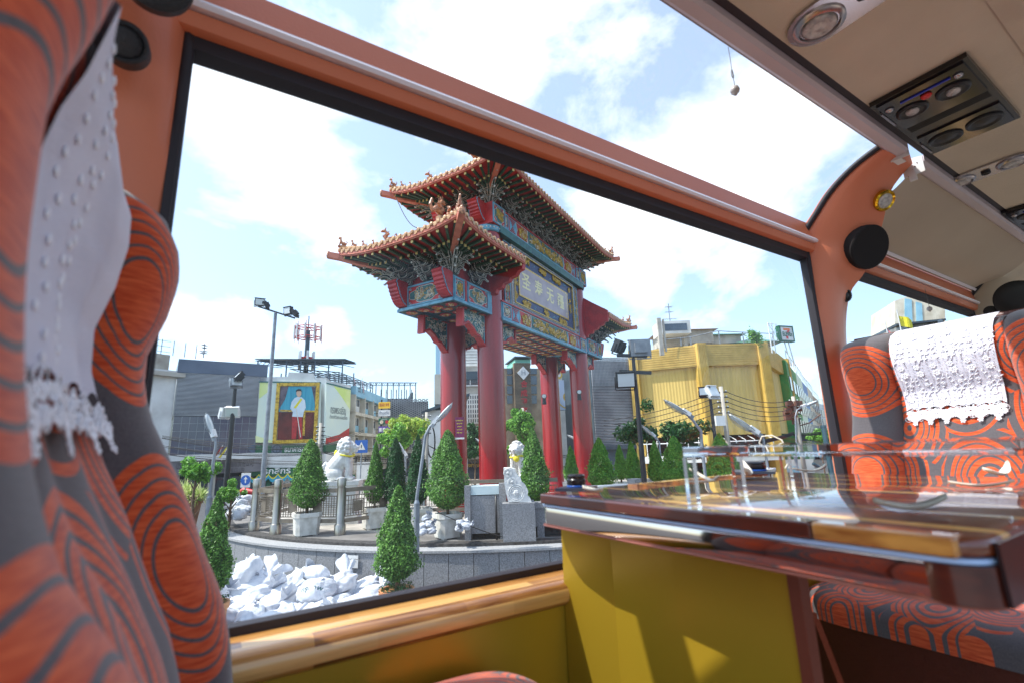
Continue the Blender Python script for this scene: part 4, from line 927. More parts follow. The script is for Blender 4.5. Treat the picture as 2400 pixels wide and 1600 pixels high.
def bag_text(o,s,sz,az,zl):
    q=V(o.location)-H*.02; u=unit(R+Z*.12); v=unit(Z*.9+H*.45); n_=np.cross(u,v); t=text_part(s,sz,M['ink'],None,V([0,0,0]),V([1,0,0]),V([0,1,0]),'printed_letters',0,0.01)
    if t:
        from mathutils import Matrix as MX
        m=MX([[u[0],v[0],n_[0],q[0]-n_[0]*0],[u[1],v[1],n_[1],q[1]],[u[2],v[2],n_[2],q[2]],[0,0,0,1]]); t.parent=o; bpy.context.view_layer.update(); off=V(n_)*zl
        m2=MX(m); 
        for i in range(3): m2[i][3]+=off[i]
        mm=o.matrix_basis; t.matrix_basis=mm.inverted()@m2
        sw=t.modifiers.new('w','SHRINKWRAP'); sw.target=o; sw.wrap_method='PROJECT'; sw.use_project_z=True; sw.use_negative_direction=True; sw.use_positive_direction=False; sw.offset=.004
bag_text(pb,'กรุงเทพ',.11,0,.3); bag_text(lower,'กรุงเทพมหานคร',.12,0,.3)
# small grey bags between planters, and bags far left
for i,(x,y,f) in enumerate([(990,1232,10.9),(1008,1226,10.9),(1000,1212,11.0),(992,1246,10.6),(1012,1244,10.7),(1076,1238,10.4),(1090,1232,10.5),(1082,1225,10.6)]):
    o=protos[i%7].copy(); COL.objects.link(o); q=atD(x,y,f); o.location=tuple(q); o.rotation_euler=(rr.uniform(-.4,.4),rr.uniform(-.4,.4),rr.uniform(0,6)); s=.42; o.scale=(s,s,s*1.2); o.material_slots[0].link='OBJECT'; o.material_slots[0].material=M['baggrey']
    tag(o,('small grey sandbag, %s of those between the lamp pole and the big planter'%ORD[i] if i<5 else 'small grey sandbag, %s of those between big planter and granite block'%ORD[i-5]),'sandbag','small sandbags between the planters')
for i,(x,y,f) in enumerate([(545,1200,14.5),(556,1190,14.6),(566,1180,14.8),(552,1206,14.2),(574,1196,14.4),(562,1207,14.1),(578,1170,15.)]):
    o=protos[i%7].copy(); COL.objects.link(o); q=atD(x,y,f); o.location=tuple(q); o.rotation_euler=(rr.uniform(-.4,.4),rr.uniform(-.4,.4),rr.uniform(0,6)); s=.8; o.scale=(s,s,s*1.3)
    tag(o,'white sandbag, %s from the left in the pile left of the steel fence'%ORD[i],'sandbag','sandbags left of the fence')
# notice on the wall
def wall_pt(px,py,off):   # on the round wall
    d=ray(px,py); dx,dy=d[0],d[1]; ox,oy=CAM[0]-CEN[0],CAM[1]-CEN[1]; rr_=10.58+off; A_=dx*dx+dy*dy; B_=2*(ox*dx+oy*dy); C_=ox*ox+oy*oy-rr_*rr_; t=(-B_-math.sqrt(B_*B_-4*A_*C_))/(2*A_); return CAM+d*t
q=wall_pt(827,1315,.02); n_=unit([q[0]-CEN[0],q[1]-CEN[1],0]); u_=np.cross(Z,n_); b=MB(); b.obox(q,np.array([u_,Z,n_]),(.125,.12,.003)); o=b.build('paper_notice',M['white'],None,loc=q); tag(o,'white paper notice stuck on the curved granite wall above the sandbags','notice'); OFF[o.name]=V(q)
for k,(s_,dz) in enumerate((('ขอความร่วมมือไม่ทิ้งขยะ',.05),('บริเวณนี้ด้วยครับ',0),('ขอบคุณ',-.05))): text_part(s_,.028,M['wire'],o,q+n_*.006+Z*dz,u_,Z,'lettering',0)
# ---------------------------------------------------------------- planted pots at the far left
def blades(mb,c,n,ln,rr,w=.018):
    for i in range(n):
        a=rr.uniform(0,6.28); el=rr.uniform(.5,1.45); l=ln*rr.uniform(.6,1.1); d=V([math.cos(a)*math.cos(el),math.sin(a)*math.cos(el),math.sin(el)]); e=unit(np.cross(d,Z)); pts=[]
        for j in range(6):
            u=j/5; p=c+d*l*u-Z*l*.55*u*u*math.cos(el)*1.6; ww=w*(1-u)**.6*1.2+.001; pts+= [p-e*ww,p+e*ww]
        mb.add(pts,[(2*j,2*j+1,2*j+3,2*j+2) for j in range(5)])
q=atD(432,1178,13.5); z0=q[2]; c=V([q[0],q[1],0]); root=empty('spider_plant_pot',c,'striped yellow green spider plants spilling from a brown pot at the far left','potted plant')
b=MB(); b.lathe([(.30,0),(.40,z0-.03),(.43,z0-.02),(.43,z0+.06),(.38,z0+.06)],c,20); b.build('pot',mat('brown_pot',srgb(150,104,76),srgb(120,82,58),ns=5,r=.7),root,smooth=True,auto=40)
b=MB(); rr=random.Random(6)
for dx,dz in ((-.25,.05),(.0,.1),(.25,0),(.1,.0),(.42,-.02)): blades(b,c+R*dx+Z*(z0+.05+dz),90,.62,rr)
b.build('foliage',M['spider'],root)
def round_tree(loc,h,r,seed,label,lm,leaf=.05,n=2600,cat='tree',group=None,sq=.8,trunk=.05,name='small_tree',branches=10):
    root=empty(name,loc,label,cat,group); OFF[root.name]=V([0,0,0]); rr=random.Random(seed)
    trunk_mb(0,h-r*.6,trunk,trunk*.4,seed,branches,r*.5).build('trunk',M['bark'],root,world=False,smooth=True)
    cl=[(V([rr.gauss(0,.42)*r,rr.gauss(0,.42)*r,h-r*.5*sq+rr.gauss(0,.33)*r*sq]),r*rr.uniform(.22,.45)) for _ in range(16)]; pts=[]
    for i in range(n):
        c,q=cl[rr.randrange(16)]; v=unit([rr.gauss(0,1),rr.gauss(0,1),rr.gauss(0,1)]); pts.append((c+v*q*rr.uniform(.5,1.05),v+V([0,0,.4])))
    mb=MB(); leafcloud(mb,pts,leaf,0,rr); mb.build('crown',M[lm],root,world=False); return root
def tree_at(px,ytop,cw,f,label,lm,z0=0,**k):
    zt=atD(px,ytop,f)[2]; q=atD(px,1060,f); return round_tree(V([q[0],q[1],z0]),zt-z0,cw*f/F/2,px,label,lm,**k)
tree_at(466,1092,66,13,'small bright leafed tree at the far left above the spider plants','leafm')
tree_at(550,1138,52,14,'round clipped pale bush on a thin stem left of the steel fence','leafm',leaf=.035,sq=1)
tree_at(952,988,84,24,'yellow green tree in front of the lattice building, behind the lamp arm','leafy',-.9,leaf=.10,n=3400)
tree_at(935,1012,70,23,'mid green feathery tree behind the dark topiaries left of the columns','leafm',-.9,leaf=.09,n=3000)
tree_at(1112,1000,70,27,'dark green tree between the two left red columns','leafd',-.9,leaf=.11,n=3600,sq=1.6)
tree_at(1228,962,84,27,'large bright crowned tree between the middle columns below the brown hotel','leafm',-.9,leaf=.11,n=4200,sq=1.4)
tree_at(1500,978,90,26,'dark frangipani like tree behind the floodlight mast','leafd',-.9,leaf=.14,n=1500,sq=1.3)
tree_at(1606,990,95,27,'dark green tree before the yellow building, left of the big curved lamp','leafd',-.9,leaf=.13,n=2600)
tree_at(1925,1012,50,34,'bright small tree at the street corner beside the window pillar','leafm',-.9,leaf=.12,n=1500)
tree_at(1205,1040,40,24,'thin drooping green tree just right of the nearest column','leafm',-.9,leaf=.08,n=1500,sq=1.8)
# ---------------------------------------------------------------- street lamps and masts
def pole_line(b,pts,r,n=10,mi=0): b.tube(pts,r,n,mi)
def lamp_head(b,c,d,s=1.0,wire=True):
    # oval basket lantern pointing along d
    d=unit(d); w=unit(np.cross(d,Z)); u=np.cross(w,d); ax=np.array([d,w,u])
    b.blob(c+d*.30*s,(.34*s,.13*s,.05*s),12,1,ax); b.obox(c-d*.0+u*.02,ax,(.12*s,.09*s,.05*s),2); b.obox(c-d*.16*s,ax,(.07*s,.045*s,.045*s),0)
    for k in (-.09,-.03,.03,.09): b.tube([c+d*(.02)*s+w*k*s-u*.0*s]+[c+d*(.30+.34*math.cos(a))*s+w*k*s*math.sin(a)*1.2-u*.085*s*math.sin(a) for a in np.linspace(2.6,.2,6)],.006*s,4,0)
    b.tube([c+d*(.30+.37*math.cos(a))*s+w*.155*math.sin(a)*s for a in np.linspace(0,6.2832,20)],.010*s,5,0)
def street_lamp(pxs,f,zb,label,r=.045,head=None,hs=1.0,thick=None):
    # pxs: pixel polyline from base to lamp neck at depth f
    pts=[atD(x,y,f) for x,y in pxs]; p0=pts[0].copy(); q=unit(pts[1]-pts[0]); bs=V([pts[0][0],pts[0][1],zb]); pts[0]=bs
    for i in range(1,len(pts)):
        if abs((pts[i]-bs).dot(R))<.35 and i==1: pts[i]=V([bs[0],bs[1],pts[i][2]])
    r*=.78; root=empty('street_lamp',bs,label,'street lamp','street lamps around the plaza')
    b=MB(); n=len(pts); b.tube([bs,bs+Z*.9],r*1.7,12); b.tube([bs+Z*.9,bs+Z*.96],[r*1.7,r*1.0],12); b.tube(pts,[r*(1.0-.25*i/(n-1)) for i in range(n)],12); b.build('pole',M['pole'],root,smooth=True,auto=40)
    if head: b=MB(); lamp_head(b,pts[-1],atD(*head,f)-pts[-1],hs); b.build('lantern',[M['pole'],M['lampglass'],M['lampwhite']],root,smooth=True,auto=35)
street_lamp([(976,1262),(985,1165),(992,1060),(997,1020),(1008,998),(1024,985)],9.9,0,'nearest street lamp with curved arm leaning right towards the left red column',.045,(1050,955),.72)
street_lamp([(492,1162),(503,1080),(506,1045),(505,1033),(498,1015)],13.,0,'street lamp at the far left with an oval wire basket head',.055,(488,980),.9)
street_lamp([(950,1130),(952,1080),(949,1062)],18.,0,'small far street lamp between topiaries right of the left stone lion',.05,(938,1042),.8)
street_lamp([(1655,1130),(1650,1040),(1643,1010),(1625,985),(1607,967)],13.,0,'large street lamp with curved arm pointing left before the yellow building',.055,(1560,938),1.0)
street_lamp([(1800,1100),(1795,1045),(1788,1022),(1765,1008)],17.,0,'street lamp with long arm pointing left near the utility pole',.06,(1706,968),1.5)
street_lamp([(1553,1120),(1550,1050),(1545,1035),(1530,1018)],22.,0,'small far street lamp just right of the floodlight mast, arm to the left',.06,(1512,1002),1.0)
street_lamp([(1868,1100),(1864,975),(1868,960),(1885,950)],30.,0,'far street lamp with long arm pointing right beside the green building',.06,(1935,930),1.4)
street_lamp([(1372,1120),(1368,1050),(1355,1030)],24.,0,'small far street lamp between the two right red columns, arm to the left',.05,(1330,1018),.9)
street_lamp([(1130,1120),(1134,1050),(1131,1040)],24.,0,'small far street lamp just left of the nearest red column',.05,(1122,1032),.7)
def flood(b,c,az,el,s,mi=(0,1)):
    d=V([math.cos(az)*math.cos(el),math.sin(az)*math.cos(el),math.sin(el)]); w=unit(np.cross(d,Z)); u=np.cross(w,d); ax=np.array([d,w,u])
    b.obox(c,ax,(.10*s,.24*s,.20*s),mi[0]); b.obox(c-d*.13*s,ax,(.05*s,.15*s,.12*s),mi[0]); b.obox(c+d*.102*s,ax,(.004*s,.20*s,.16*s),mi[1]); b.obox(c+d*.09*s+u*.20*s,ax,(.04*s,.26*s,.015*s),mi[0])
    for k in (-1,1): b.obox(c+w*k*.26*s-u*.08*s,ax,(.03*s,.01*s,.16*s),mi[0])
    b.obox(c-u*.26*s,ax,(.03*s,.26*s,.012*s),mi[0])
hz=math.atan2(H[1],H[0]); 
def mast(px,yt,xb,yb,f,zb,r,mats,label,arms,floods):
    top=atD(px,yt,f); bs=V([top[0],top[1],zb]); root=empty('floodlight_mast',bs,label,'floodlight mast','floodlight masts'); b=MB(); b.tube([bs,bs+Z*1.2,top],[r*1.25,r*1.15,r*.75],10); b.tube([bs,bs+Z*.03],[r*2.6,r*2.4],10)
    b.build('pole',mats,root,smooth=True,auto=40)
    for (x0,y0,x1,y1) in arms:
        p,q=atD(x0,y0,f),atD(x1,y1,f); b=MB(); d=unit(q-p); w=unit(np.cross(d,Z)); b.obox((p+q)/2,np.array([d,w,np.cross(w,d)]),(np.linalg.norm(q-p)/2,.04,.04)); b.build('crossarm',M['poledark'],root)
    for (x,y,az,el,s,body) in floods:
        b=MB(); c=atD(x,y,f); flood(b,c,hz+az,el,s); b.build('floodlight',[M[body],M['lampglass']],root)
    return root
mast(646,733,620,1130,24,0,.105,M['pole'],'tall grey mast with four black floodlights on a tilted crossbar',[(606,719,691,746)],[(609,709,math.pi+.5,-.1,1.0,'poledark'),(624,716,2.0,-.5,.9,'poledark'),(676,729,math.pi-.4,-.1,1.0,'poledark'),(691,735,1.6,-.6,.9,'poledark')])
mast(551,910,525,1165,14.5,0,.07,M['poledark'],'dark mast left of the billboard with a pale floodlight halfway up',[],[(560,882,2.3,.7,.7,'poledark'),(553,896,-2.3,.4,.7,'pole'),(545,963,math.pi+.3,-.45,.75,'lampwhite'),(528,966,-1.9,-.2,.7,'lampwhite')])
mast(1484,838,1512,1128,12.,0,.058,M['poledark'],'dark mast with three floodlights just left of the yellow building',[(1446,832,1516,834),(1452,870,1526,873)],[(1450,812,.9,.5,.8,'poledark'),(1499,815,.0,.1,1.05,'pole'),(1466,889,math.pi-.1,-.2,1.0,'poledark')])
mast(1664,928,1680,1040,19.,0,.07,M['poledark'],'short dark mast with a horn and pale projector before the yellow building',[],[(1652,918,2.6,.3,.9,'poledark'),(1668,918,-2.6,.4,1.1,'lampwhite')])
# traffic and info signs
def sign_post(px,yt,yb,f,w,h,label,fc,glyph=None,zb=-.9):
    c=atD(px,yt,f); root=empty('traffic_sign',V([c[0],c[1],zb]),label,'sign'); b=MB(); b.tube([V([c[0],c[1],zb]),c+H*.03],.03,8); b.build('post',M['pole'],root)
    b=MB(); b.obox(c,ax,(w/2,.012,h/2)); pl=b.build('plate',fc,root)
    if glyph: glyph(pl,c)
BLU=mat('sign_blue',srgb(30,90,170),r=.4)
def g1(pl,c): b=MB(); b.prism([(0,.22),(-.2,-.16),(.2,-.16)],c-H*.016,R,Z,-H*.003); b.obox(c-H*.022,ax,(.02,.002,.08),1); b.build('pictogram',[M['white'],M['black']],pl)
sign_post(847,1045,1100,24,.62,.62,'square blue crossing sign with white triangle left of the balconied building',BLU,g1)
def g2(pl,c): b=MB(); b.lathe([(.22,0),(.22,.004)],c-H*.014,20,0,np.array([R,Z,-H])); b.obox(c-H*.022,ax,(.025,.002,.12),1); b.prism([(-.09,.04),(0,.16),(.09,.04)],c-H*.02,R,Z,-H*.002,1); b.build('pictogram',[BLU,M['white']],pl)
sign_post(576,1124,1165,22,.42,.62,'small white sign with a blue disc and white arrow left of the steel fence',M['white'],g2)
# column fittings: small floodlights and purple banner
cb=empty('purple_banner',G(.0,-GW,2.5),'purple vertical banner with yellow writing hung on the back left column','banner'); 
PUR=mat('purple_cloth',srgb(120,24,84),srgb(100,18,70),ns=4,r=.7); q=atD(1077,1000,14.6); b=MB(); b.obox(q,ax,(.13,.008,.30)); b.obox(q-Z*.33,ax,(.14,.01,.025),1); b.build('cloth',[PUR,M['white']],cb)
for k in range(5): text_part(('ขอเชิญร่วม','กราบไหว้','เทพเจ้า','เยาวราช','สิริมงคล')[k],.05,YEL,cb,q-H*.012+Z*(.2-.09*k),R,Z,'lettering',0,.01)
for (x,y,f,lb) in [(1275,928,19.2,'small round lamp fixed on the inner side of the third red column'),(1357,918,19.6,'small round lamp fixed on the rightmost red column')]:
    c=atD(x,y,f); root=empty('column_lamp',c,lb,'lamp','lamps fixed on the columns'); b=MB(); b.blob(c,(.11,.11,.10),10,0,ax); b.tube([c-Z*.05,c-Z*.32],[.07,.09],8,0); b.tube([c-Z*.1,c-Z*.1+H*.5],.03,6,0); b.lathe([(.08,0),(.07,.03)],c-H*.09,12,1,np.array([R,Z,-H])); b.build('housing',[M['poledark'],M['lampglass']],root)
# ================================================================ BUILDINGS
class Fac:
    # a vertical facade through two ground points seen at the given pixels / distances
    def __init__(s,p1,f1,p2,f2):
        a=atD(*p1,f1); c=atD(*p2,f2); s.A=V([a[0],a[1],0]); s.C=V([c[0],c[1],0]); s.u=unit(s.C-s.A); s.L=np.linalg.norm(s.C-s.A); s.n=np.cross(s.u,Z)
        if (CAM-s.A).dot(s.n)<0: s.n=-s.n
    def hit(s,px,py):
        d=ray(px,py); k=(s.A-CAM).dot(s.n)/d.dot(s.n); q=CAM+d*k-s.A; return q.dot(s.u),q[2]
    def pt(s,u,z,o=0): return s.A+s.u*u+Z*z+s.n*o
    def rect(s,mb,u0,z0,u1,z1,o0=0,o1=.1,mi=0): mb.obox(s.pt((u0+u1)/2,(z0+z1)/2,(o0+o1)/2),np.array([s.u,s.n,Z]),(abs(u1-u0)/2,abs(o1-o0)/2,abs(z1-z0)/2),mi)
    def rpx(s,mb,tl,br,o0=0,o1=.1,mi=0): u0,z1=s.hit(*tl); u1,z0=s.hit(*br); s.rect(mb,u0,z0,u1,z1,o0,o1,mi)
    def poly(s,mb,pts,o0,o1,mi=0):
        q=[s.hit(*p) for p in pts]; mb.prism(q,s.pt(0,0,o0),s.u,Z,s.n*(o1-o0),mi)
def text_on(F_,s,px,py,size,m,par,o=.1,name='lettering',bold=0.,fitw=None,rot=False):
    u,z=F_.hit(px,py); 
    return text_part(s,size,m,par,F_.pt(u,z,o),F_.u,Z,name,0,bold,fitw)
GZ=-.77
GLASS_D=mat('dark_window_glass',srgb(48,58,72),srgb(70,82,98),ns=.5,r=.08,spec=.8)
CONC=mat('weathered_concrete',srgb(186,180,168),srgb(140,132,120),ns=1.2,r=.85,lo=.4,hi=.8)
CREAM=mat('cream_plaster',srgb(216,208,190),srgb(190,180,160),ns=.8,r=.8)
WHT=mat('building_white',srgb(226,226,222),srgb(200,200,196),ns=.7,r=.7)
ROOFST=mat('roof_steel',srgb(84,98,112),r=.5,m=.3)
SHEET=mat('dark_roof_sheet',srgb(66,80,90),srgb(50,60,70),ns=1,r=.5)
def bld(F_,name,label,z1,depth,m,cat='building',u0=0,u1=None,z0=GZ):
    root=empty(name,F_.pt((F_.L)/2,z0,-depth/2),label,cat); b=MB(); F_.rect(b,u0,z0,F_.L if u1 is None else u1,z1,-depth,0); b.build('wall',m,root); return root
def frame_roof(b,F_,u0,u1,z0,z1,zp,d,n=6,sheet=None):
    # open steel shed: posts, rafters and a gently pitched top
    for i in range(n+1):
        u=u0+(u1-u0)*i/n
        for dd_ in (-.3,-d): b.tube([F_.pt(u,z0,dd_),F_.pt(u,z1,dd_)],.06,5)
        b.tube([F_.pt(u,z1,-.3),F_.pt(u,z1+zp,-d)],.05,5); b.tube([F_.pt(u,z1-.35,-.3),F_.pt(u,z1+zp-.35,-d)],.035,5)
        if i<n:
            for k in range(3): b.tube([F_.pt(u+(u1-u0)/n*k/3,z1-.35,-.3),F_.pt(u+(u1-u0)/n*(k+1)/3,z1,-.3)],.025,4)
    for k in range(7): q=k/6; b.tube([F_.pt(u0-.2,z1+zp*q,-.3-(d-.3)*q),F_.pt(u1+.2,z1+zp*q,-.3-(d-.3)*q)],.04,5)
    b.tube([F_.pt(u0,z1-.35,-.3),F_.pt(u1,z1-.35,-.3)],.035,5)
def antenna(px,yt,yb,f,label):
    a,c=atD(px,yt,f),atD(px,yb,f); c=V([a[0],a[1],c[2]]); h=a[2]-c[2]; b=MB(); b.tube([c,a],.04,6)
    for k,(z,w_) in enumerate(((.12,.45),(.30,.5),(.55,.9),(.68,.75))):
        p=a-Z*h*z; b.tube([p-R*w_*h*.25,p+R*w_*h*.25],.025,4)
        for j in np.linspace(-1,1,6): b.tube([p+R*w_*h*.25*j-H*.25,p+R*w_*h*.25*j+H*.25],.015,4)
    o=b.build('roof_antenna',M['pole'],None,loc=c); tag(o,label,'antenna')
# a: far left white house
Fa=Fac((300,1100),33,(388,1100),35); u,zt=Fa.hit(340,860); ra=bld(Fa,'white_house','white plastered house at the far left edge of the window, behind the near seat',zt,8,WHT)
b=MB(); Fa.rect(b,-.3,zt-.5,Fa.L+.35,zt-.2,-8,.5); Fa.rect(b,0,zt,Fa.L-.6,zt+1.1,-.2,0); b.build('roof_slab',CONC,ra)
b=MB(); 
for k in range(5): u_=.3+k*.8; b.tube([Fa.pt(u_,zt+1.1,-.1),Fa.pt(u_,zt+2.2,-.1)],.03,5)
for k in range(3): b.tube([Fa.pt(0,zt+1.3+.4*k,-.1),Fa.pt(Fa.L-.6,zt+1.3+.4*k,-.1)],.02,5)
b.build('railing',M['pole'],ra); b=MB(); Fa.rpx(b,(340,935),(350,965),0,.35); b.build('condenser_unit',WHT,ra)
antenna(352,795,845,34,'roof antenna on the white house at the far left')
# b: louvred grey building
Fb=Fac((393,1100),35.,(608,1100),38.5); _,zt=Fb.hit(409,822); _,ztr=Fb.hit(612,870); zt=(zt+ztr)/2
LOUV=mat('louvre_aluminium',srgb(196,198,202),srgb(172,176,182),ns=.6,r=.4,m=.3)
rb=empty('louvred_building',Fb.pt(Fb.L/2,GZ,-4),'grey building with horizontal aluminium louvres above dark glass, left of the billboard','building')
b=MB(); Fb.rect(b,0,GZ,Fb.L,zt-.05,-9,-.35); b.build('wall',SHEET,rb)
GREYC=mat('grey_cladding',srgb(98,110,128),srgb(80,92,110),ns=.5,r=.5)
b=MB(); Fb.rect(b,-.12,zt-1.0,Fb.L+.02,zt,-9.1,.12); b.build('parapet_band',GREYC,rb)
_,zl0=Fb.hit(398,962); _,zl1=Fb.hit(600,985); zl=(zl0+zl1)/2
b=MB(); nl=34
for i in range(nl):
    z=zl+(zt-1.0-zl)*(i+.5)/nl; dz=(zt-1.0-zl)/nl; Fb.rect(b,0,z-dz*.22,Fb.L,z+dz*.22,-.12,.06); Fb.rect(b,-.06,z-dz*.22,0,z+dz*.22,-9,.06)
b.build('louvre_bank',LOUV,rb)
_,zg=Fb.hit(400,1066); b=MB(); Fb.rect(b,0,zg,Fb.L,zl-.03,-.3,0); b.build('glass_band',mat('smoked_glass',srgb(74,82,100),srgb(96,88,104),ns=.25,r=.12,spec=.7),rb)
b=MB()
for k in range(1,12): Fb.rect(b,Fb.L*k/12-.015,zg,Fb.L*k/12+.015,zl-.05,0,.02)
for k in range(1,5): z=zg+(zl-zg)*k/5; Fb.rect(b,0,z-.015,Fb.L,z+.015,0,.018)
b.build('glazing_bars',M['pole'],rb)
b=MB(); Fb.poly(b,[(579,1050),(598,1036),(598,1068)],.02,.05); b.build('grey_arrow',GREYC,rb)
b=MB(); Fb.rect(b,-.5,zg-.42,Fb.L+.35,zg,-1,.9); b.build('canopy_edge',WHT,rb)
_,zs0=Fb.hit(500,1108); b=MB(); Fb.rect(b,-.5,zs0,Fb.L+.35,zg-.42,-.9,.8); fs=b.build('fascia_sign',mat('grey_fascia',srgb(126,122,124),srgb(104,100,104),ns=.6,r=.6),rb)
BZ=mat('bronze_letters',srgb(70,66,66),r=.4)
text_on(Fb,'บริษัท เกียรติเจริญยิ่งยง  耀信國際貿易公司',505,1086,.75,BZ,fs,.82,fitw=Fb.L*.82); text_on(Fb,'KIAT CHAROEN TYRE CO.,LTD',525,1101,.38,BZ,fs,.82,fitw=Fb.L*.42)
b=MB(); Fb.rect(b,.2,GZ,Fb.L-.2,zs0-.3,-.3,.05,0)
for k in range(6): Fb.rect(b,.3+k*2.2,GZ,.75+k*2.2,zs0,0,.4,1)
for k in range(5): Fb.rect(b,.9+k*2.2,GZ+.1,2.3+k*2.2,zs0-.5,.05,.1,2)
b.build('shopfront',[GLASS_D,CONC,SHEET],rb)
antenna(480,805,838,36,'thin roof antenna on the louvred grey building')
for (x,y,m,lb) in [(513,1058,M['red'],'small red furled flag on the grey canopy beside the street lamp'),(526,1058,YEL,'small yellow furled flag on the grey canopy beside the dark mast')]:
    q=atD(x,y,34.5); root=empty('small_flag',q-Z*.6,lb,'flag'); b=MB(); b.tube([q-Z*.6-R*.15,q+Z*.5+R*.25],.02,5); b.build('stick',M['white'],root); b=MB(); b.grid(lambda u,v:q+R*(.22-.55*v-.1*u*0)+Z*(.35-.75*v)+R*(u-.5)*.16+H*.03*math.sin(u*9),6,6); b.build('cloth',m,root)
# c: white building with billboard (two faces)
Fc=Fac((600,1100),38.6,(754,1100),39.5); Fd=Fac((754,1100),39.5,(814,1100),43.)
_,zt=Fc.hit(700,885)
rc_=empty('billboard_building',Fc.pt(Fc.L/2,GZ,-4),'white corner building carrying the large wrap around billboard, steel shed on its roof','building')
b=MB(); Fc.rect(b,0,GZ,Fc.L,zt,-9,0); Fd.rect(b,0,GZ,Fd.L,zt-.2,-7,0); b.build('wall',WHT,rc_)
b=MB(); Fc.poly(b,[(613,884),(676,882),(678,872),(735,875),(738,886),(745,893),(745,900),(613,896)],-.3,.2); b.build('stepped_parapet',WHT,rc_)
b=MB(); frame_roof(b,Fc,-.6,Fc.L+1.2,zt,zt+1.5,.9,7,6); b.build('steel_shed',ROOFST,rc_); b=MB(); b.add([Fc.pt(-.8,zt+1.58,-.1),Fc.pt(Fc.L+1.4,zt+1.58,-.1),Fc.pt(Fc.L+1.4,zt+2.5,-7.2),Fc.pt(-.8,zt+2.5,-7.2),Fc.pt(-.8,zt+1.64,-.1),Fc.pt(Fc.L+1.4,zt+1.64,-.1),Fc.pt(Fc.L+1.4,zt+2.56,-7.2),Fc.pt(-.8,zt+2.56,-7.2)],[(0,1,2,3),(4,7,6,5),(0,4,5,1)]); b.build('shed_roof',SHEET,rc_)
BG=mat('billboard_pale',srgb(226,236,214),srgb(206,224,222),ns=.25,r=.6); LIME=mat('billboard_lime',srgb(214,232,130),srgb(236,240,180),ns=.4,r=.6)
bb=empty('billboard',Fc.pt(Fc.L/2,3,.3),'large wrap around billboard with a gilt framed portrait of a man in white uniform','billboard')
b=MB(); Fc.poly(b,[(612,896),(755,898),(752,1040),(603,1036)],.25,.40,0); Fd.poly(b,[(755,898),(813,912),(808,1024),(752,1040)],.25,.40,0); b.build('panel',BG,bb)
for F9,pl in ((Fc,[(612,896),(640,896),(630,920),(611,935)]),(Fd,[(772,904),(812,914),(811,960),(795,935)]),(Fc,[(603,1020),(650,1034),(650,1036),(603,1036)])):
    b=MB(); F9.poly(b,pl,.402,.41); b.build('green_wave',LIME,bb)
b=MB(); Fd.poly(b,[(754,1026),(785,1018),(809,1002),(808,1024),(752,1040)],.404,.414); b.build('maroon_wave',M['red'],bb)
b=MB(); Fc.poly(b,[(611,894),(755,896),(755,899),(611,897)],.405,.45); Fd.poly(b,[(755,896),(813,910),(813,913),(755,899)],.405,.45); b.build('green_edge',M['teal'],bb)
text_on(Fd,'ทรงพระเจริญ',783,962,.9,SHEET,bb,.42,fitw=Fd.L*.6)
text_on(Fd,'ด้วยเกล้าด้วยกระหม่อมขอเดชะ',784,978,.4,SHEET,bb,.42,fitw=Fd.L*.7)
GLT=mat('gilt_frame',srgb(214,176,64),srgb(150,112,30),ns=6,r=.35,m=.4,bs=8,bst=.6)
b=MB(); a=(653,898);c=(743,1036); u0,z1=Fc.hit(*a); u1,z0=Fc.hit(744,1036); u1=Fc.hit(749,960)[0]; frame(b,(u0,z0,u1,z1),.27,lambda p,q,o:Fc.pt(p,q,o),.41,.10,0); b.build('gilt_frame',GLT,bb)
P_=lambda nm,m,polys,o: (lambda b:([Fc.poly(b,pl,o,o+.012) for pl in polys],b.build(nm,m,bb)))(MB())
P_('portrait_curtain_blue',BLU2:=mat('curtain_blue',srgb(70,170,190),srgb(48,140,170),ns=3,r=.7,stretch=(4,4,.1)),[[(659,905),(744,907),(743,965),(657,965)]],.42)
P_('portrait_room_maroon',mat('portrait_maroon',srgb(110,40,36),srgb(70,28,28),ns=1,r=.7),[[(657,965),(743,965),(740,1030),(653,1030)]],.42)
P_('portrait_drape',mat('portrait_drape',srgb(110,100,110),srgb(80,72,82),ns=2,r=.7),[[(659,905),(680,905),(672,935),(657,960)],[(733,907),(744,907),(743,960),(739,935)]],.435)
P_('portrait_table',GLT,[[(660,960),(742,962),(742,966),(660,964)],[(714,966),(719,966),(717,1020),(712,1020)]],.434)
P_('portrait_trousers',M['red'],[[(688,975),(711,976),(712,1028),(704,1029),(700,990),(697,1028),(687,1028)]],.45)
P_('portrait_jacket',mat('uniform_white',srgb(220,232,236),srgb(196,212,222),ns=1.5,r=.6),[[(694,933),(701,930),(710,931),(718,938),(720,955),(715,966),(713,977),(688,976),(690,966),(684,957),(687,942)]],.462)
P_('portrait_sash',YEL,[[(708,934),(712,936),(697,957),(692,955)]],.476)
P_('portrait_head',mat('portrait_skin',srgb(214,176,150),r=.6),[[(699,916),(704,914),(709,916),(710,924),(706,931),(701,930),(698,924)]],.476)
P_('portrait_hair',M['black'],[[(697,920),(698,915),(703,912),(709,913),(711,919),(708,917),(701,917)]],.49)
P_('portrait_sword',M['whiteline'],[[(697,958),(699,958),(709,1024),(707,1024)]],.476)
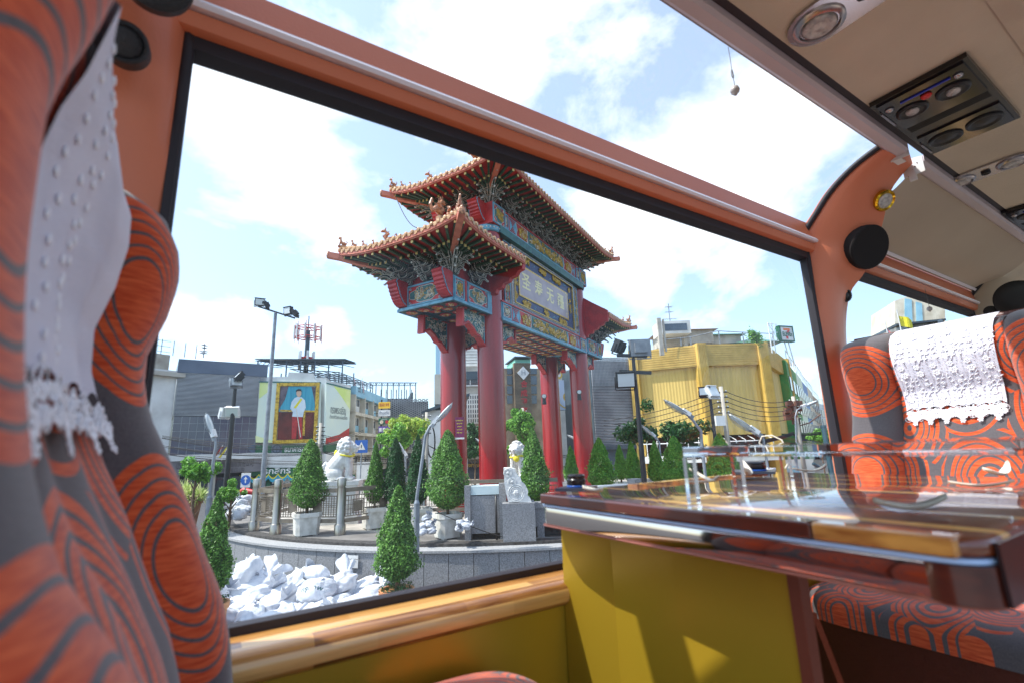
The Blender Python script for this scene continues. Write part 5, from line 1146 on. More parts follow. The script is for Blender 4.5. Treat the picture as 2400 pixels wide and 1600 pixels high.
# green bank fascias below the billboard
GRN=mat('bank_green',srgb(20,96,62),srgb(16,80,54),ns=.6,r=.4)
sb=empty('green_fascia_sign',Fc.pt(Fc.L/2,1.5,.4),'dark green fascia sign with a grey round emblem and white letters under the billboard','sign')
b=MB(); Fc.poly(b,[(604,1043),(754,1043),(754,1060),(603,1060)],.2,.45); Fd.poly(b,[(752,1043),(808,1036),(808,1052),(752,1060)],.2,.45); b.build('board',GRN,sb)
b=MB(); Fc.poly(b,[(641,1043),(665,1043),(664,1060),(640,1060)],.452,.47); b.build('emblem_plate',GREYC,sb); u,z=Fc.hit(653,1051); b=MB(); b.lathe([(.36,0),(.36,.02)],Fc.pt(u,z,.475),24,0,np.array([Fc.u,Z,Fc.n])); b.build('emblem_ring',SHEET,sb); b=MB(); b.lathe([(.25,0),(.25,.02)],Fc.pt(u,z,.48),24,0,np.array([Fc.u,Z,Fc.n])); Fc.rect(b,u-.3,z-.04,u+.3,z+.04,.49,.51,1); Fc.rect(b,u-.04,z-.3,u+.04,z+.22,.49,.51,1); b.build('emblem',[GREYC,SHEET],sb)
text_on(Fc,'ธนาคารกสิกร',705,1052,.55,M['white'],sb,.47,bold=.02,fitw=2.2)
b=MB(); Fc.poly(b,[(603,1061),(754,1061),(754,1094),(600,1094)],.1,.5); Fd.poly(b,[(752,1061),(808,1053),(812,1092),(752,1094)],.1,.5); b.build('white_fascia',WHT,rc_)
s2=empty('lower_green_sign',Fc.pt(Fc.L/2,0,.4),'lower green shop sign hung with blue and yellow bunting behind the steel fence','sign')
b=MB(); Fc.poly(b,[(575,1096),(752,1096),(752,1113),(575,1113)],.2,.7); b.build('board',GRN,s2); text_on(Fc,'ธกสิกร',655,1102,.6,M['white'],s2,.72,bold=.02,fitw=2.0)
b=MB(); 
for k in range(8):
    u0=Fc.hit(570+k*22,1112)[0]; u1=Fc.hit(592+k*22,1112)[0]; z=Fc.hit(620,1112)[1]; b.add([Fc.pt(u0+(u1-u0)*t/6,z-.32*math.sin(math.pi*t/6)+.02,.74) for t in range(7)]+[Fc.pt(u0+(u1-u0)*t/6,z-.32*math.sin(math.pi*t/6)-.22,.76) for t in range(7)],[(t,t+1,8+t,7+t) for t in range(6)],0)
    b.add([Fc.pt(u0+(u1-u0)*t/6,z-.32*math.sin(math.pi*t/6)+.12,.75) for t in range(7)]+[Fc.pt(u0+(u1-u0)*t/6,z-.32*math.sin(math.pi*t/6)+.02,.75) for t in range(7)],[(t,t+1,8+t,7+t) for t in range(6)],1)
b.build('bunting',[BLU2,YEL],s2)
b=MB(); Fc.rect(b,-1.5,GZ,Fc.L,Fc.hit(650,1118)[1],-.1,.12,0); 
for k in range(5): Fc.rect(b,-1.2+k*2.1,GZ,-.9+k*2.1,Fc.hit(650,1118)[1],.12,.3,1); Fc.rect(b,-.8+k*2.1,GZ+.6,.5+k*2.1,1.2,.12,.2,2)
b.build('shopfront',[GLASS_D,GRN,WHT],rc_)
# cell tower
tw=atD(724,870,46); root=empty('cell_tower',tw-Z*9,'red and white telecom mast with panel antennas above the billboard building','telecom mast')
top=atD(724,748,46); bb_=V([top[0],top[1],tw[2]-3]); b=MB(); b.tube([bb_,top-Z*1.2],[.26,.2],8); b.tube([top-Z*1.3,top+Z*.3],.05,6); b.build('mast',SHEET,root)
b=MB()
for rz_,zz in ((1.2,-.9),(1.2,-1.9),(.6,-3.9)):
    c=top+Z*zz; b.tube([c+R*rz_*math.cos(a)+H*rz_*math.sin(a) for a in np.linspace(0,6.2832,9)],.05,5)
    for a in np.linspace(0,6.2832,9)[:-1]: b.tube([c,c+R*rz_*math.cos(a)+H*rz_*math.sin(a)],.035,4)
b.build('antenna_ring',M['red'],root); b=MB()
for a in np.linspace(0,6.2832,10)[:-1]: c=top-Z*1.4+R*1.25*math.cos(a)+H*1.25*math.sin(a); b.obox(c,ax,(.06,.05,.7),0); b.tube([c-Z*1.0+R*.1,c+Z*.95+R*.1],.022,5,1)
for a in np.linspace(0,6.28,7)[:-1]: c=top-Z*4.2+R*.7*math.cos(a)+H*.7*math.sin(a); b.obox(c,ax,(.09,.07,.9),0)
b.build('panel_antennas',[M['white'],M['red']],root)
# d: balconied apartment block, receding
Fe=Fac((812,1100),43.4,(893,1100),55.5); _,zt=Fe.hit(816,902)
re_=bld(Fe,'apartment_block','pale apartment block with light blue balconies right of the billboard',zt-.9,9,CREAM)
LB=mat('light_blue_panel',srgb(150,196,214),srgb(128,178,200),ns=.7,r=.6)
b=MB(); Fe.rect(b,0,zt-.9,Fe.L,zt,-.2,.55); b.build('parapet',LB,re_); text_on(Fe,'田 刘',833,913,.9,SHEET,re_,.58)
fl=[Fe.hit(816,y)[1] for y in (920,966,1014,1062,1105)]; nb_=4
for j in range(4):
    zt_,zb_=fl[j],fl[j+1]
    b=MB(); Fe.rect(b,0,zb_-.18,Fe.L,zb_+.10,0,.62); Fe.rect(b,0,zt_-.1,Fe.L,zt_+.05,0,.3); 
    for k in range(nb_+1): u=Fe.L*k/nb_; Fe.rect(b,u-.09,zb_+.1,u+.09,zt_-.1,0,.6)
    b.build('balcony_slab',CREAM,re_)
    for k in range(nb_):
        u0=Fe.L*k/nb_+.25; u1=Fe.L*(k+1)/nb_-.25; b=MB(); Fe.rect(b,u0,zb_+.10,u1,zb_+.75,.05,.12); b.build('balcony_panel',LB if (j+k)%3 else WHT,re_)
        b=MB(); Fe.rect(b,u0,zb_+.76,u1,zt_-.3,.02,.08,0); 
        for q in (0,.33,.66,1): u=u0+(u1-u0)*q; Fe.rect(b,u-.04,zb_+.76,u+.04,zt_-.3,.08,.13,1)
        Fe.rect(b,u0,zt_-.34,u1,zt_-.28,.08,.13,1); b.build('window',[GLASS_D,WHT],re_)
# rooftop steel frames + flags
Fe2=Fac((806,900),45,(880,900),54); z=Fe2.hit(806,905)[1]; root=empty('steel_roof_frame',Fe2.pt(2,z,-2),'light open steel frame on the apartment roof, with two small flags before it','steel frame'); b=MB(); frame_roof(b,Fe2,-.5,Fe2.L,z-.3,z+1.3,.5,5,5); b.build('frame',ROOFST,root)
b=MB(); Fe2.rect(b,1.5,z-.2,Fe2.L,z+1.0,-5.5,-5.3); b.build('rear_screen',mat('brown_screen',srgb(130,112,104),srgb(100,86,82),ns=1.5,r=.8),root)
Fe3=Fac((868,900),56.5,(975,900),58); z=Fe3.hit(870,935)[1]; zt3=Fe3.hit(900,885)[1]; root=empty('rooftop_steel_shed',Fe3.pt(3,z,-2),'dark blue grey steel shed frame on the roof above the lattice facade','steel frame'); b=MB(); frame_roof(b,Fe3,0,Fe3.L,z-1.2,zt3-.5,.9,7,8); b.build('frame',ROOFST,root); b=MB(); Fe3.rect(b,.5,z-1.5,Fe3.L,z+.75,-6.5,-6.2); Fe3.rect(b,Fe3.L-.5,z-1.5,Fe3.L-.3,z+.9,-6.5,-.5); b.build('rear_wall',SHEET,root)
def tflag(px,py,f,s,label,cols,tilt=.2,yb=None,lean=0):
    q=atD(px,py,f); root=empty('flag',q-Z*2.2*s,label,'flag'); b=MB(); b.tube([q-Z*2.2*s,q+Z*.4*s],.03*s+.008,6); b.build('flagpole',M['white'],root)
    b=MB(); n=len(cols); 
    for i in range(n):
        b.grid(lambda u,v,i=i:q+R*(u*1.1*s)*math.cos(tilt)-Z*(u*.65*s*tilt*2.2)-Z*s*((i+v)/n*.8)+R*s*.0+H*.12*s*math.sin(u*8),8,1,i)
    b.build('cloth',cols,root)
NV=M['navy']; RF=mat('flag_red',srgb(214,50,60),r=.7)
tflag(830,886,45,.62,'left striped flag before the steel frame on the apartment roof',[RF,M['white'],NV,M['white'],RF],1.1)
tflag(849,890,45.6,.5,'right striped flag before the steel frame on the apartment roof',[RF,M['white'],NV,M['white'],RF],1.2)
# stacked project signs on pole
for i,(y0,y1,m,tx,lb) in enumerate([(941,956,mat('sign_yellow',srgb(244,196,50),r=.5),'烟酒茶行 參茸','yellow hanging sign with red characters, topmost of four beside the apartment block'),(960,974,M['white'],'ร้านแว่น','white hanging sign with dark lenses, second of four beside the apartment block'),(979,993,GRN,'ร้านอาหาร','green hanging sign with food pictures, third of four beside the apartment block'),(998,1012,mat('sign_purple',srgb(86,50,140),r=.5),'ธนาคาร','purple hanging sign, lowest of four beside the apartment block')]):
    c=atD(901,(y0+y1)/2,40); zz0,zz1=atD(901,y1,40)[2],atD(901,y0,40)[2]; root=empty('hanging_sign',c,lb,'sign','four hanging signs in a column'); b=MB(); b.obox(V([c[0],c[1],(zz0+zz1)/2]),ax,(.48*1.0,.05,(zz1-zz0)/2)); bd=b.build('board',m,root)
    if i<2: text_part(tx,.30,M['red'] if i==0 else NV,root,V([c[0],c[1],(zz0+zz1)/2+(.0 if i else 0)])-H*.06,R,Z,'lettering',0,.01,fitw=.8)
    elif i==2:
        text_part(tx,.12,M['white'],root,V([c[0],c[1],zz1-.1])-H*.06,R,Z,'lettering',0,.01); b=MB(); 
        for k,mm in ((-.22,0),(.22,1)): b.lathe([(.15,0),(.15,.01)],V([c[0],c[1],(zz0+zz1)/2-.06])+R*k-H*.06,16,mm,np.array([R,Z,-H]))
        b.build('food_picture',[M['cream'],M['red']],root)
    else:
        b=MB(); 
        for k in (-.32,-.02): b.obox(V([c[0],c[1],(zz0+zz1)/2-.03])+R*k-H*.06,ax,(.11,.01,.15))
        b.obox(V([c[0],c[1],(zz0+zz1)/2-.12])+R*.33-H*.06,ax,(.09,.01,.02)); b.build('white_panel',M['white'],root)
    b=MB(); b.tube([c+R*-.5+H*.1,c+R*-.9+H*.2],.03,5); b.build('bracket',M['poledark'],root)
q=atD(893,1000,40.3); b=MB(); b.tube([V([q[0],q[1],GZ]),V([q[0],q[1],atD(893,936,40.3)[2]])],.07,8); o=b.build('sign_pole',M['poledark'],None,loc=V([q[0],q[1],GZ])); tag(o,'dark upright pole carrying the four hanging signs','pole')
# f: lattice building
Fg=Fac((893,1100),55.6,(1003,1100),56.5); z0_,z1_=Fg.hit(900,935)[1],Fg.hit(995,945)[1]; zt=max(z0_,z1_-1)
rg=bld(Fg,'lattice_building','grey building screened by a woven lattice facade, behind the yellow green tree',zt-.3,8,SHEET)
LAT=mat('lattice_metal',srgb(160,162,166),srgb(128,130,136),ns=.5,r=.7)
b=MB(); nr=46
for j in range(nr):
    z=GZ+3+(zt-GZ-3)*j/nr
    for i in range(11):
        u=Fg.L*(i+(j%2)*.5)/11; Fg.rect(b,u,z,min(u+Fg.L/11*.72,Fg.L),z+.10,.15,.22)
b.build('lattice_screen',LAT,rg); b=MB(); Fg.rect(b,0,GZ+6.1,Fg.L,GZ+6.6,.0,.10); b.build('yellow_floor_band',mat('ochre_band',srgb(210,190,110),r=.7),rg)
b=MB(); Fg.rect(b,0,GZ+2.5,Fg.L,GZ+3.,0,1.0); b.build('canopy',CONC,rg)
# g: pale gable house with junction box and cables
Fh=Fac((1000,1100),36,(1032,1100),36.15); zt=Fh.hit(1004,948)[1]; rh=bld(Fh,'grey_house','narrow pale grey house with sloping roof immediately left of the back red column',zt-.4,8,WHT,u1=Fh.L+2)
b=MB(); b.prism([(-.4,zt-.7),(-.4,zt-.5),(Fh.L+2.2,zt+.8),(Fh.L+2.2,zt+.6)],Fh.pt(0,0,.4),Fh.u,Z,-Fh.n*8.5); b.build('roof',SHEET,rh)
b=MB(); Fh.rect(b,Fh.L*.55,zt+.1,Fh.L+2,zt+2.4,-5,-.5); b.build('attic',CREAM,rh)
# blue sliver tower
Fi=Fac((1021,900),70,(1030,900),70); zt=Fi.hit(1024,822)[1]; bld(Fi,'blue_glass_tower','thin pale blue tower edge just left of the back left column',zt+1,4,mat('tower_blue',srgb(150,186,206),r=.3),'building')
# h: tan building with window grid and white louvred top
Fj=Fac((1072,1100),46,(1190,1100),46.5)
rj=empty('tan_building',Fj.pt(4,GZ,-4),'tan building with a white grid window between the two left red columns','building')
b=MB(); Fj.rect(b,0,GZ,Fj.L*.62,Fj.hit(1100,858)[1],-9,0); b.build('wall',CONC,rj)
b=MB(); 
zA,zB=Fj.hit(1100,868)[1],Fj.hit(1100,800)[1]
Fj.rect(b,0,zA,Fj.L*.6,zB+3,-6,-.8,0)
for k in range(20): z=zA+(zB+3-zA)*k/20; Fj.rect(b,0,z,Fj.L*.6,z+.22,-.8,-.68,0)
b.build('louvred_tower',WHT,rj); b=MB(); Fj.rect(b,0,zA-.9,Fj.L*.62,zA-.1,-1,.3); b.build('steel_gutter',SHEET,rj)
b=MB(); Fj.rpx(b,(1087,882),(1127,903),0,.1,0); u0,z1=Fj.hit(1090,925); u1,z0=Fj.hit(1128,990); Fj.rect(b,u0,z0,u1,z1,0,.08,0); b.build('window',GLASS_D,rj)
b=MB(); 
for k in range(8): u=u0+(u1-u0)*k/7; Fj.rect(b,u-.06,z0,u+.06,z1,.08,.2)
for k in range(7): z=z0+(z1-z0)*k/6; Fj.rect(b,u0,z-.06,u1,z+.06,.08,.18)
Fj.rpx(b,(1086,880),(1128,882),.1,.15); Fj.rpx(b,(1086,902),(1128,904),.1,.15); Fj.rpx(b,(1101,882),(1103,903),.1,.15)
b.build('window_grille',WHT,rj)
b=MB(); Fj.rect(b,0,Fj.hit(1100,1075)[1],Fj.L*.62,Fj.hit(1100,1064)[1],0,.8); b.build('ledge',CONC,rj); b=MB(); Fj.rect(b,.3,GZ,Fj.L*.6,Fj.hit(1100,1080)[1],0,.1,0); Fj.rect(b,.8,Fj.hit(1100,1094)[1],3.8,Fj.hit(1100,1083)[1],.1,.3,1); b.build('shopfront',[GLASS_D,M['granite_dark']],rj)
text_on(Fj,'ห้างทอง',1105,1089,.45,M['gold'],rj,.32,bold=.02)
# i: brown slatted hotel
Fk=Fac((1180,1100),42,(1290,1100),43); zt=Fk.hit(1225,852)[1]
rk=bld(Fk,'brown_hotel','brown slatted building with a white diamond and red characters between the middle columns','%s'and zt-.4,8,mat('brown_plaster',srgb(168,148,122),srgb(136,116,94),ns=1,r=.8))
ua,ub=Fk.hit(1203,900)[0],Fk.hit(1240,900)[0]
SL=mat('brown_slats',srgb(124,108,88),srgb(98,84,68),ns=1,r=.7)
b=MB(); Fk.rect(b,ua,GZ+3,ub,zt,0,.5)
for k in range(60): z=GZ+3+(zt-GZ-3)*k/60; Fk.rect(b,ua-.02,z,ub+.02,z+.09,.5,.58)
pn_=b.build('slatted_pylon',SL,rk); 
b=MB(); u,z=Fk.hit(1222,876); b.prism([(u-.55,z),(u,z+.6),(u+.55,z),(u,z-.6)],Fk.pt(0,0,.6),Fk.u,Z,Fk.n*.12); b.build('white_diamond',M['white'],rk); text_part('H',.6,M['pole'],rk,Fk.pt(u,z,.74),Fk.u,Z,'lettering',0,0.)
for k,(ch,y) in enumerate(zip('合成發店',(902,923,943,963))): u,z=Fk.hit(1224,y); text_part(ch,.62,M['red'],rk,Fk.pt(u,z,.62),Fk.u,Z,'lettering',.02,.03)
for (x0,x1) in ((1188,1201),(1242,1258)):
    for (y0,y1) in ((863,876),(880,900),(904,922),(926,945)): b=MB(); Fk.rpx(b,(x0,y0),(x1,y1),0,.08,0); b.build('window',GLASS_D if (y0+x0)%3 else mat('amber_panel',srgb(206,140,80),srgb(160,96,50),ns=3,r=.5),rk)
b=MB(); Fk.rpx(b,(1205,843),(1242,856),-3,.3,0); b.build('green_roof_box',mat('mint_sheet',srgb(130,200,180),r=.6),rk); b=MB(); Fk.rpx(b,(1201,838),(1246,841),-3,.8); b.build('roof_sheet',SHEET,rk)
text_on(Fk,'ฮ-ก',1205,1056,.7,M['red'],rk,.65,bold=.03)
# j: white shop building with banners and barred fence
Fl=Fac((1262,1100),45,(1408,1100),45.5); zt=Fl.hit(1340,866)[1]
rl=bld(Fl,'white_shop_building','white building with gold letters behind the two right red columns',zt,8,WHT); text_on(Fl,'DIAMOND TRADING',1345,878,1.0,M['gold'],rl,.1,bold=.035,fitw=7.2)
b=MB(); Fl.rpx(b,(1290,960),(1405,1090),.0,.06,0); b.build('dark_recess',GLASS_D,rl)
b=MB()
u0,z1=Fl.hit(1290,962); u1,z0=Fl.hit(1406,1088)
for k in range(34): u=u0+(u1-u0)*k/33; Fl.rect(b,u-.055,z0,u+.055,z1,.2,.3)
for z in (z0+.1,(z0+z1)/2,z1-.1): Fl.rect(b,u0,z-.06,u1,z+.06,.15,.32)
b.build('white_bars',WHT,rl)
root=empty('blue_banner',Fl.pt(3,4,.4),'pale blue banner with a gold and blue emblem between the two right columns','banner')
b=MB(); Fl.poly(b,[(1307,892),(1352,890),(1352,962),(1309,960)],.35,.40); b.build('cloth',mat('banner_blue',srgb(170,190,220),srgb(200,212,230),ns=.3,r=.7),root)
u,z=Fl.hit(1330,930); b=MB(); nn=np.array([Fl.u,Z,Fl.n]); b.lathe([(.50,0),(.50,.02)],Fl.pt(u,z,.41),20,0,nn); b.lathe([(.36,0),(.36,.02)],Fl.pt(u,z,.43),20,1,nn); b.prism([(u-.12,z+.5),(u,z+1.6),(u+.12,z+.5)],Fl.pt(0,0,.41),Fl.u,Z,Fl.n*.02,0); curls(b,(u-.3,z-.3,u+.3,z+.3),.05,None,lambda p,q,o:Fl.pt(p,q,.42+o),6,.16,2,.03,3)
for sgn in (-1,1): b.tube([Fl.pt(u+sgn*.9*t,z-1.1+.5*t*t,.43) for t in np.linspace(0,1,6)],.06,5,0)
b.build('emblem',[M['gold'],NV,M['white']],root)
root=empty('lime_banner',Fl.pt(8,4,.4),'lime green vertical banner just right of the rightmost red column','banner'); b=MB(); Fl.poly(b,[(1388,886),(1402,886),(1405,958),(1393,958)],.35,.4); b.build('cloth',LIME,root)
# k: grey perforated building
Fm=Fac((1400,1100),39,(1500,1100),40); zt=Fm.hit(1460,838)[1]; rm=bld(Fm,'perforated_building','grey louvred building between the right column and the yellow building',zt-.3,8,SHEET,u1=Fm.L)
b=MB(); nl=58
for k in range(nl): z=GZ+2.5+(zt-GZ-2.5)*k/nl; Fm.rect(b,0,z,Fm.L,z+(zt-GZ-2.5)/nl*.6,.1,.2)
for k in range(0,30):
    u=Fm.L*k/30; Fm.rect(b,u,zt-2.4,u+.05,zt,.2,.24)
b.build('louvre_screen',LAT,rm); b=MB(); Fm.rect(b,0,GZ+2.3,Fm.L,GZ+2.55,0,.5); b.build('canopy',SHEET,rm)
# l: yellow corrugated building, three faces
YC=stripes_mat('yellow_corrugated',srgb(226,192,96),srgb(196,160,70),0,.0,.5) if False else None
def yel_mat(name,u):
    # corrugated sheet: ribs along z, position measured along the facade direction
    ma,nt,b=newmat(name); N=nt.nodes; L=nt.links; tc=N.new('ShaderNodeTexCoord'); dp=N.new('ShaderNodeVectorMath'); dp.operation='DOT_PRODUCT'; dp.inputs[1].default_value=tuple(u); L.new(tc.outputs['Object'],dp.inputs[0])
    sn=math_(nt,'SINE',math_(nt,'MULTIPLY',dp.outputs['Value'],2*math.pi/.24))
    nz=N.new('ShaderNodeTexNoise'); nz.inputs['Scale'].default_value=1.0; nz.inputs['Detail'].default_value=8; mp=N.new('ShaderNodeMapping'); mp.inputs['Scale'].default_value=(1.4,1.4,.10); L.new(tc.outputs['Object'],mp.inputs[0]); L.new(mp.outputs[0],nz.inputs[0])
    cr=N.new('ShaderNodeValToRGB'); cr.color_ramp.elements[0].position=.48; cr.color_ramp.elements[1].position=.9; cr.color_ramp.elements[0].color=srgb(214,184,104); cr.color_ramp.elements[1].color=srgb(130,110,60); L.new(nz.outputs[0],cr.inputs[0])
    m=N.new('ShaderNodeMixRGB'); m.blend_type='MULTIPLY'; k=math_(nt,'MULTIPLY_ADD',sn,-.16,.16); L.new(k,m.inputs[0]); L.new(cr.outputs[0],m.inputs[1]); m.inputs[2].default_value=(.35,.28,.18,1); L.new(cr.outputs[0],b.inputs['Base Color'])
    bp=N.new('ShaderNodeBump'); bp.inputs['Strength'].default_value=.35; bp.inputs['Distance'].default_value=.03; L.new(sn,bp.inputs['Height']); L.new(bp.outputs[0],b.inputs['Normal']); b.inputs['Roughness'].default_value=.6; return ma
Fy1=Fac((1497,1100),39.7,(1676,1100),37.5); Fy2=Fac((1676,1100),37.5,(1838,1100),37.9); Fy3=Fac((1838,1100),37.9,(1884,1100),47)
zt=Fy1.hit(1676,802)[1]; zt=(zt+Fy2.hit(1820,802)[1])/2; zs=Fy2.hit(1760,1016)[1]
ry=empty('yellow_building',Fy2.pt(0,GZ,-5),'large yellow corrugated building with three faces and square piers on the right','building')
cor=Fy1.pt(0,0,0)
YP=mat('yellow_trim',srgb(212,178,92),srgb(192,158,74),ns=1.2,r=.6)
for k,Fy in enumerate((Fy1,Fy2,Fy3)):
    b=MB(); Fy.rect(b,0,zs,Fy.L,zt-.15,-.6,-.35); b.build('corrugated_wall',yel_mat('yellow_sheet_%d'%k,Fy.u),ry)
    b=MB(); Fy.rect(b,0,zt-1.75,Fy.L,zt-.05,-.34,.02)
    for j in range(9): Fy.rect(b,0,zt-1.65+j*.18,Fy.L,zt-1.57+j*.18,.02,.05)
    b.build('cornice',YP,ry)
for Fy,u,w_ in ((Fy1,.35,.7),(Fy2,0,.75),(Fy2,Fy2.L-.35,.8),(Fy3,Fy3.L-.5,1.0)):
    b=MB(); Fy.rect(b,u-w_/2,GZ,u+w_/2,zt+.03,-.62,.25)
    for j in range(5): Fy.rect(b,u-w_/2+.06+j*(w_-.12)/5,GZ,u-w_/2+.12+j*(w_-.12)/5,zt-.0,.25,.28)
    b.build('pier',YP,ry)
b=MB(); fl_=[Fy1.pt(0,0,-.7),Fy1.pt(Fy1.L,0,-.7),Fy2.pt(Fy2.L,0,-.7),Fy3.pt(Fy3.L,0,-.7),Fy3.pt(Fy3.L,0,-.7)+H*5,Fy1.pt(0,0,-.7)+H*9]
b.add([p+Z*(zt-.5) for p in fl_],[tuple(range(6))]); b.add([p+Z*(zs+.02) for p in fl_],[tuple(range(6))]); b.build('flat_roof',CONC,ry)
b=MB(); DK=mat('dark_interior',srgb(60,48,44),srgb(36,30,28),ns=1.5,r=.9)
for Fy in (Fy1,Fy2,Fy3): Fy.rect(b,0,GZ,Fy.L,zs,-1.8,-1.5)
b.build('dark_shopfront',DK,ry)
b=MB(); z_=Fy2.hit(1760,1062)[1]
for Fy in (Fy1,Fy2): Fy.rect(b,.4,z_-.5,Fy.L-.5,z_,-1.4,.9)
b.build('white_awning',WHT,ry)
b=MB(); 
for Fy in (Fy1,Fy2):
    for k in range(6):
        u=.9+k*(Fy.L-1.8)/5; b.tube([Fy.pt(u,z_,.6),Fy.pt(u,zs-.4,.6)],.035,5); b.tube([Fy.pt(u,zs-.4,.6),Fy.pt(u,zs-.1,-.3)],.03,5)
    b.tube([Fy.pt(.6,zs-.5,.6),Fy.pt(Fy.L-.6,zs-.5,.6)],.04,5)
b.build('awning_frame',M['lampwhite'],ry)
b=MB(); Fy2.rect(b,1.0,GZ,5.4,z_-.6,-1.45,-1.0,0); Fy2.rect(b,5.5,GZ,8.3,z_-.6,-1.45,-.6,1); Fy2.rect(b,5.7,GZ,7.0,z_-1.1,-.6,-.55,2); b.build('shop_panel',[GRN,WHT,LB],ry)
# roof structures
def rbox(name,label,cat,p,f,w_,h_,d_,m,roof=None,zoff=0,ang=0):
    c=atD(*p,f); root=empty(name,c,label,cat); u=unit(R*math.cos(ang)+H*math.sin(ang)); v=np.cross(Z,u); b=MB(); b.obox(c+Z*h_/2,np.array([u,v,Z]),(w_/2,d_/2,h_/2)); b.build('wall',m,root)
    if roof: b=MB(); e=.4; q=c+Z*h_; b.add([q-u*(w_/2+e)-v*(d_/2+e),q+u*(w_/2+e)-v*(d_/2+e),q+u*(w_/2+e)+v*(d_/2+e),q-u*(w_/2+e)+v*(d_/2+e),q-u*w_*.15+Z*.5,q+u*w_*.15+Z*.5],[(0,1,5,4),(1,2,5),(2,3,4,5),(3,0,4),(0,3,2,1)]); b.build('roof',roof,root)
    return root,c
GR=mat('green_roof',srgb(84,128,108),srgb(64,104,88),ns=1,r=.7)
rbox('rooftop_hut','tan hut with brown hipped roof on the left of the yellow building roof','hut',(1600,812),42,4.4,1.1,3,CONC,mat('brown_roof',srgb(150,128,110),r=.8))
rbox('rooftop_hut','low hut with green hipped roof in the middle of the yellow building roof','hut',(1682,812),43,3.0,.7,3,CONC,GR)
rbox('rooftop_hut','long low green roof near the right end of the yellow building roof','hut',(1765,812),42,3.6,.15,2,CONC,GR)
rt,c=rbox('rooftop_water_house','white box room on posts under the big antenna at the roof left end','hut',(1575,788),40,2.6,1.1,2,WHT); b=MB(); b.obox(c+Z*.55-H*1.01,ax,(1.0,.02,.3)); b.build('window',GLASS_D,rt); b=MB()
for s1 in (-1.1,1.1): b.obox(c+R*s1-Z*1.2,ax,(.12,.12,1.2))
b.build('support',CONC,rt)
b=MB(); c=atD(1550,815,37); b.obox(c+Z*.9,ax,(.15,.15,1.5)); b.obox(c+Z*1.0+R*.35,ax,(.07,.07,1.3)); o=b.build('roof_post',CONC,None,loc=c); tag(o,'dark weathered post at the left end of the yellow roof','post')
antenna(1566,712,778,40,'tall television antenna above the white box room on the yellow building roof')
root=empty('roof_railing',Fy2.pt(0,zt,-1),'thin metal railing running along the yellow building roof','railing'); b=MB()
pts=[atD(x,y,38.) for x,y in ((1556,796),(1620,790),(1680,776),(1690,776),(1760,780),(1810,782))]; b.tube(pts,.04,5)
for x,y in ((1595,793),(1618,790),(1684,776),(1740,778),(1810,782)): q=atD(x,y,38); b.tube([q,V([q[0],q[1],zt])],.05,5)
b.build('rail',M['pole'],root)
# roof creeper
root=empty('roof_creeper',atD(1772,800,37),'green creeper growing on the roof rail left of the convenience store sign','plant'); rr=random.Random(8); pts=[]
for i in range(900): t=rr.random(); c=atD(1758+t*22,778+t*24+6*math.sin(t*6),37); pts.append((c+V([rr.gauss(0,.16),rr.gauss(0,.16),rr.gauss(0,.2)]),V([0,0,.6])))
b=MB(); leafcloud(b,pts,.10,0,rr); b.build('foliage',M['leafm'],root)
# convenience store sign on a scaffold
c=atD(1840,783,38); root=empty('store_sign',c,'green and white square sign with a red and orange seven on a roof scaffold','sign')
su=unit(R*.93+H*.30); sn=unit(np.cross(su,Z)); 
if sn.dot(H)>0: sn=-sn
w2=atD(1862,783,38).dot(R)-c.dot(R); hh=.74*w2/.74; sa=np.array([su,sn,Z])
b=MB(); b.obox(c,sa,(w2*.98,.18,w2*.86)); b.build('casing',GRN,root); b=MB(); b.obox(c+sn*.185,sa,(w2*.76,.012,w2*.70)); b.build('white_face',M['white'],root)
SE=lambda pts,m,nm,o:(lambda b:(b.prism([(a*w2*.7,q*w2*.66) for a,q in pts],c+sn*o,su,Z,sn*.012),b.build(nm,m,root)))(MB())
ORG=mat('sign_orange',srgb(238,120,50),r=.5); RD=mat('sign_red',srgb(214,40,44),r=.5)
SE([(-.62,.86),(.62,.86),(.62,.52),(-.62,.52)],ORG,'numeral_bar',.20); SE([(.62,.52),(.22,.12),(-.22,.12),(.18,.52)],RD,'numeral_stem',.20); SE([(.12,-.40),(-.30,-.40),(-.28,-.88),(.10,-.88)],RD,'numeral_foot',.20)
text_part('ELEVEn',.62*w2,GRN,root,c+sn*.215-Z*.09*w2,su,Z,'lettering',0,.04,fitw=w2*1.30)
b=MB(); 
for dx in (-1.75,-2.25):
    q=c+su*dx*w2*.95; b.tube([q-Z*1.6,q+Z*.9],.05,5)
for z in (-.6,.1,.8): b.tube([c+su*-2.2*w2+Z*z,c-su*w2*.9+Z*z],.03,5)
b.tube([c-su*2.1*w2+Z*.8,c-su*w2-Z*.6],.03,5); b.tube([c-su*2.1*w2-Z*.6,c-su*w2+Z*.8],.03,5); b.tube([c+su*.2-Z*.6,c+su*.5-Z*2.6],.05,5); b.tube([c-su*.2-Z*.6,c+su*.1-Z*2.6],.05,5)
b.build('scaffold',M['lampwhite'],root)
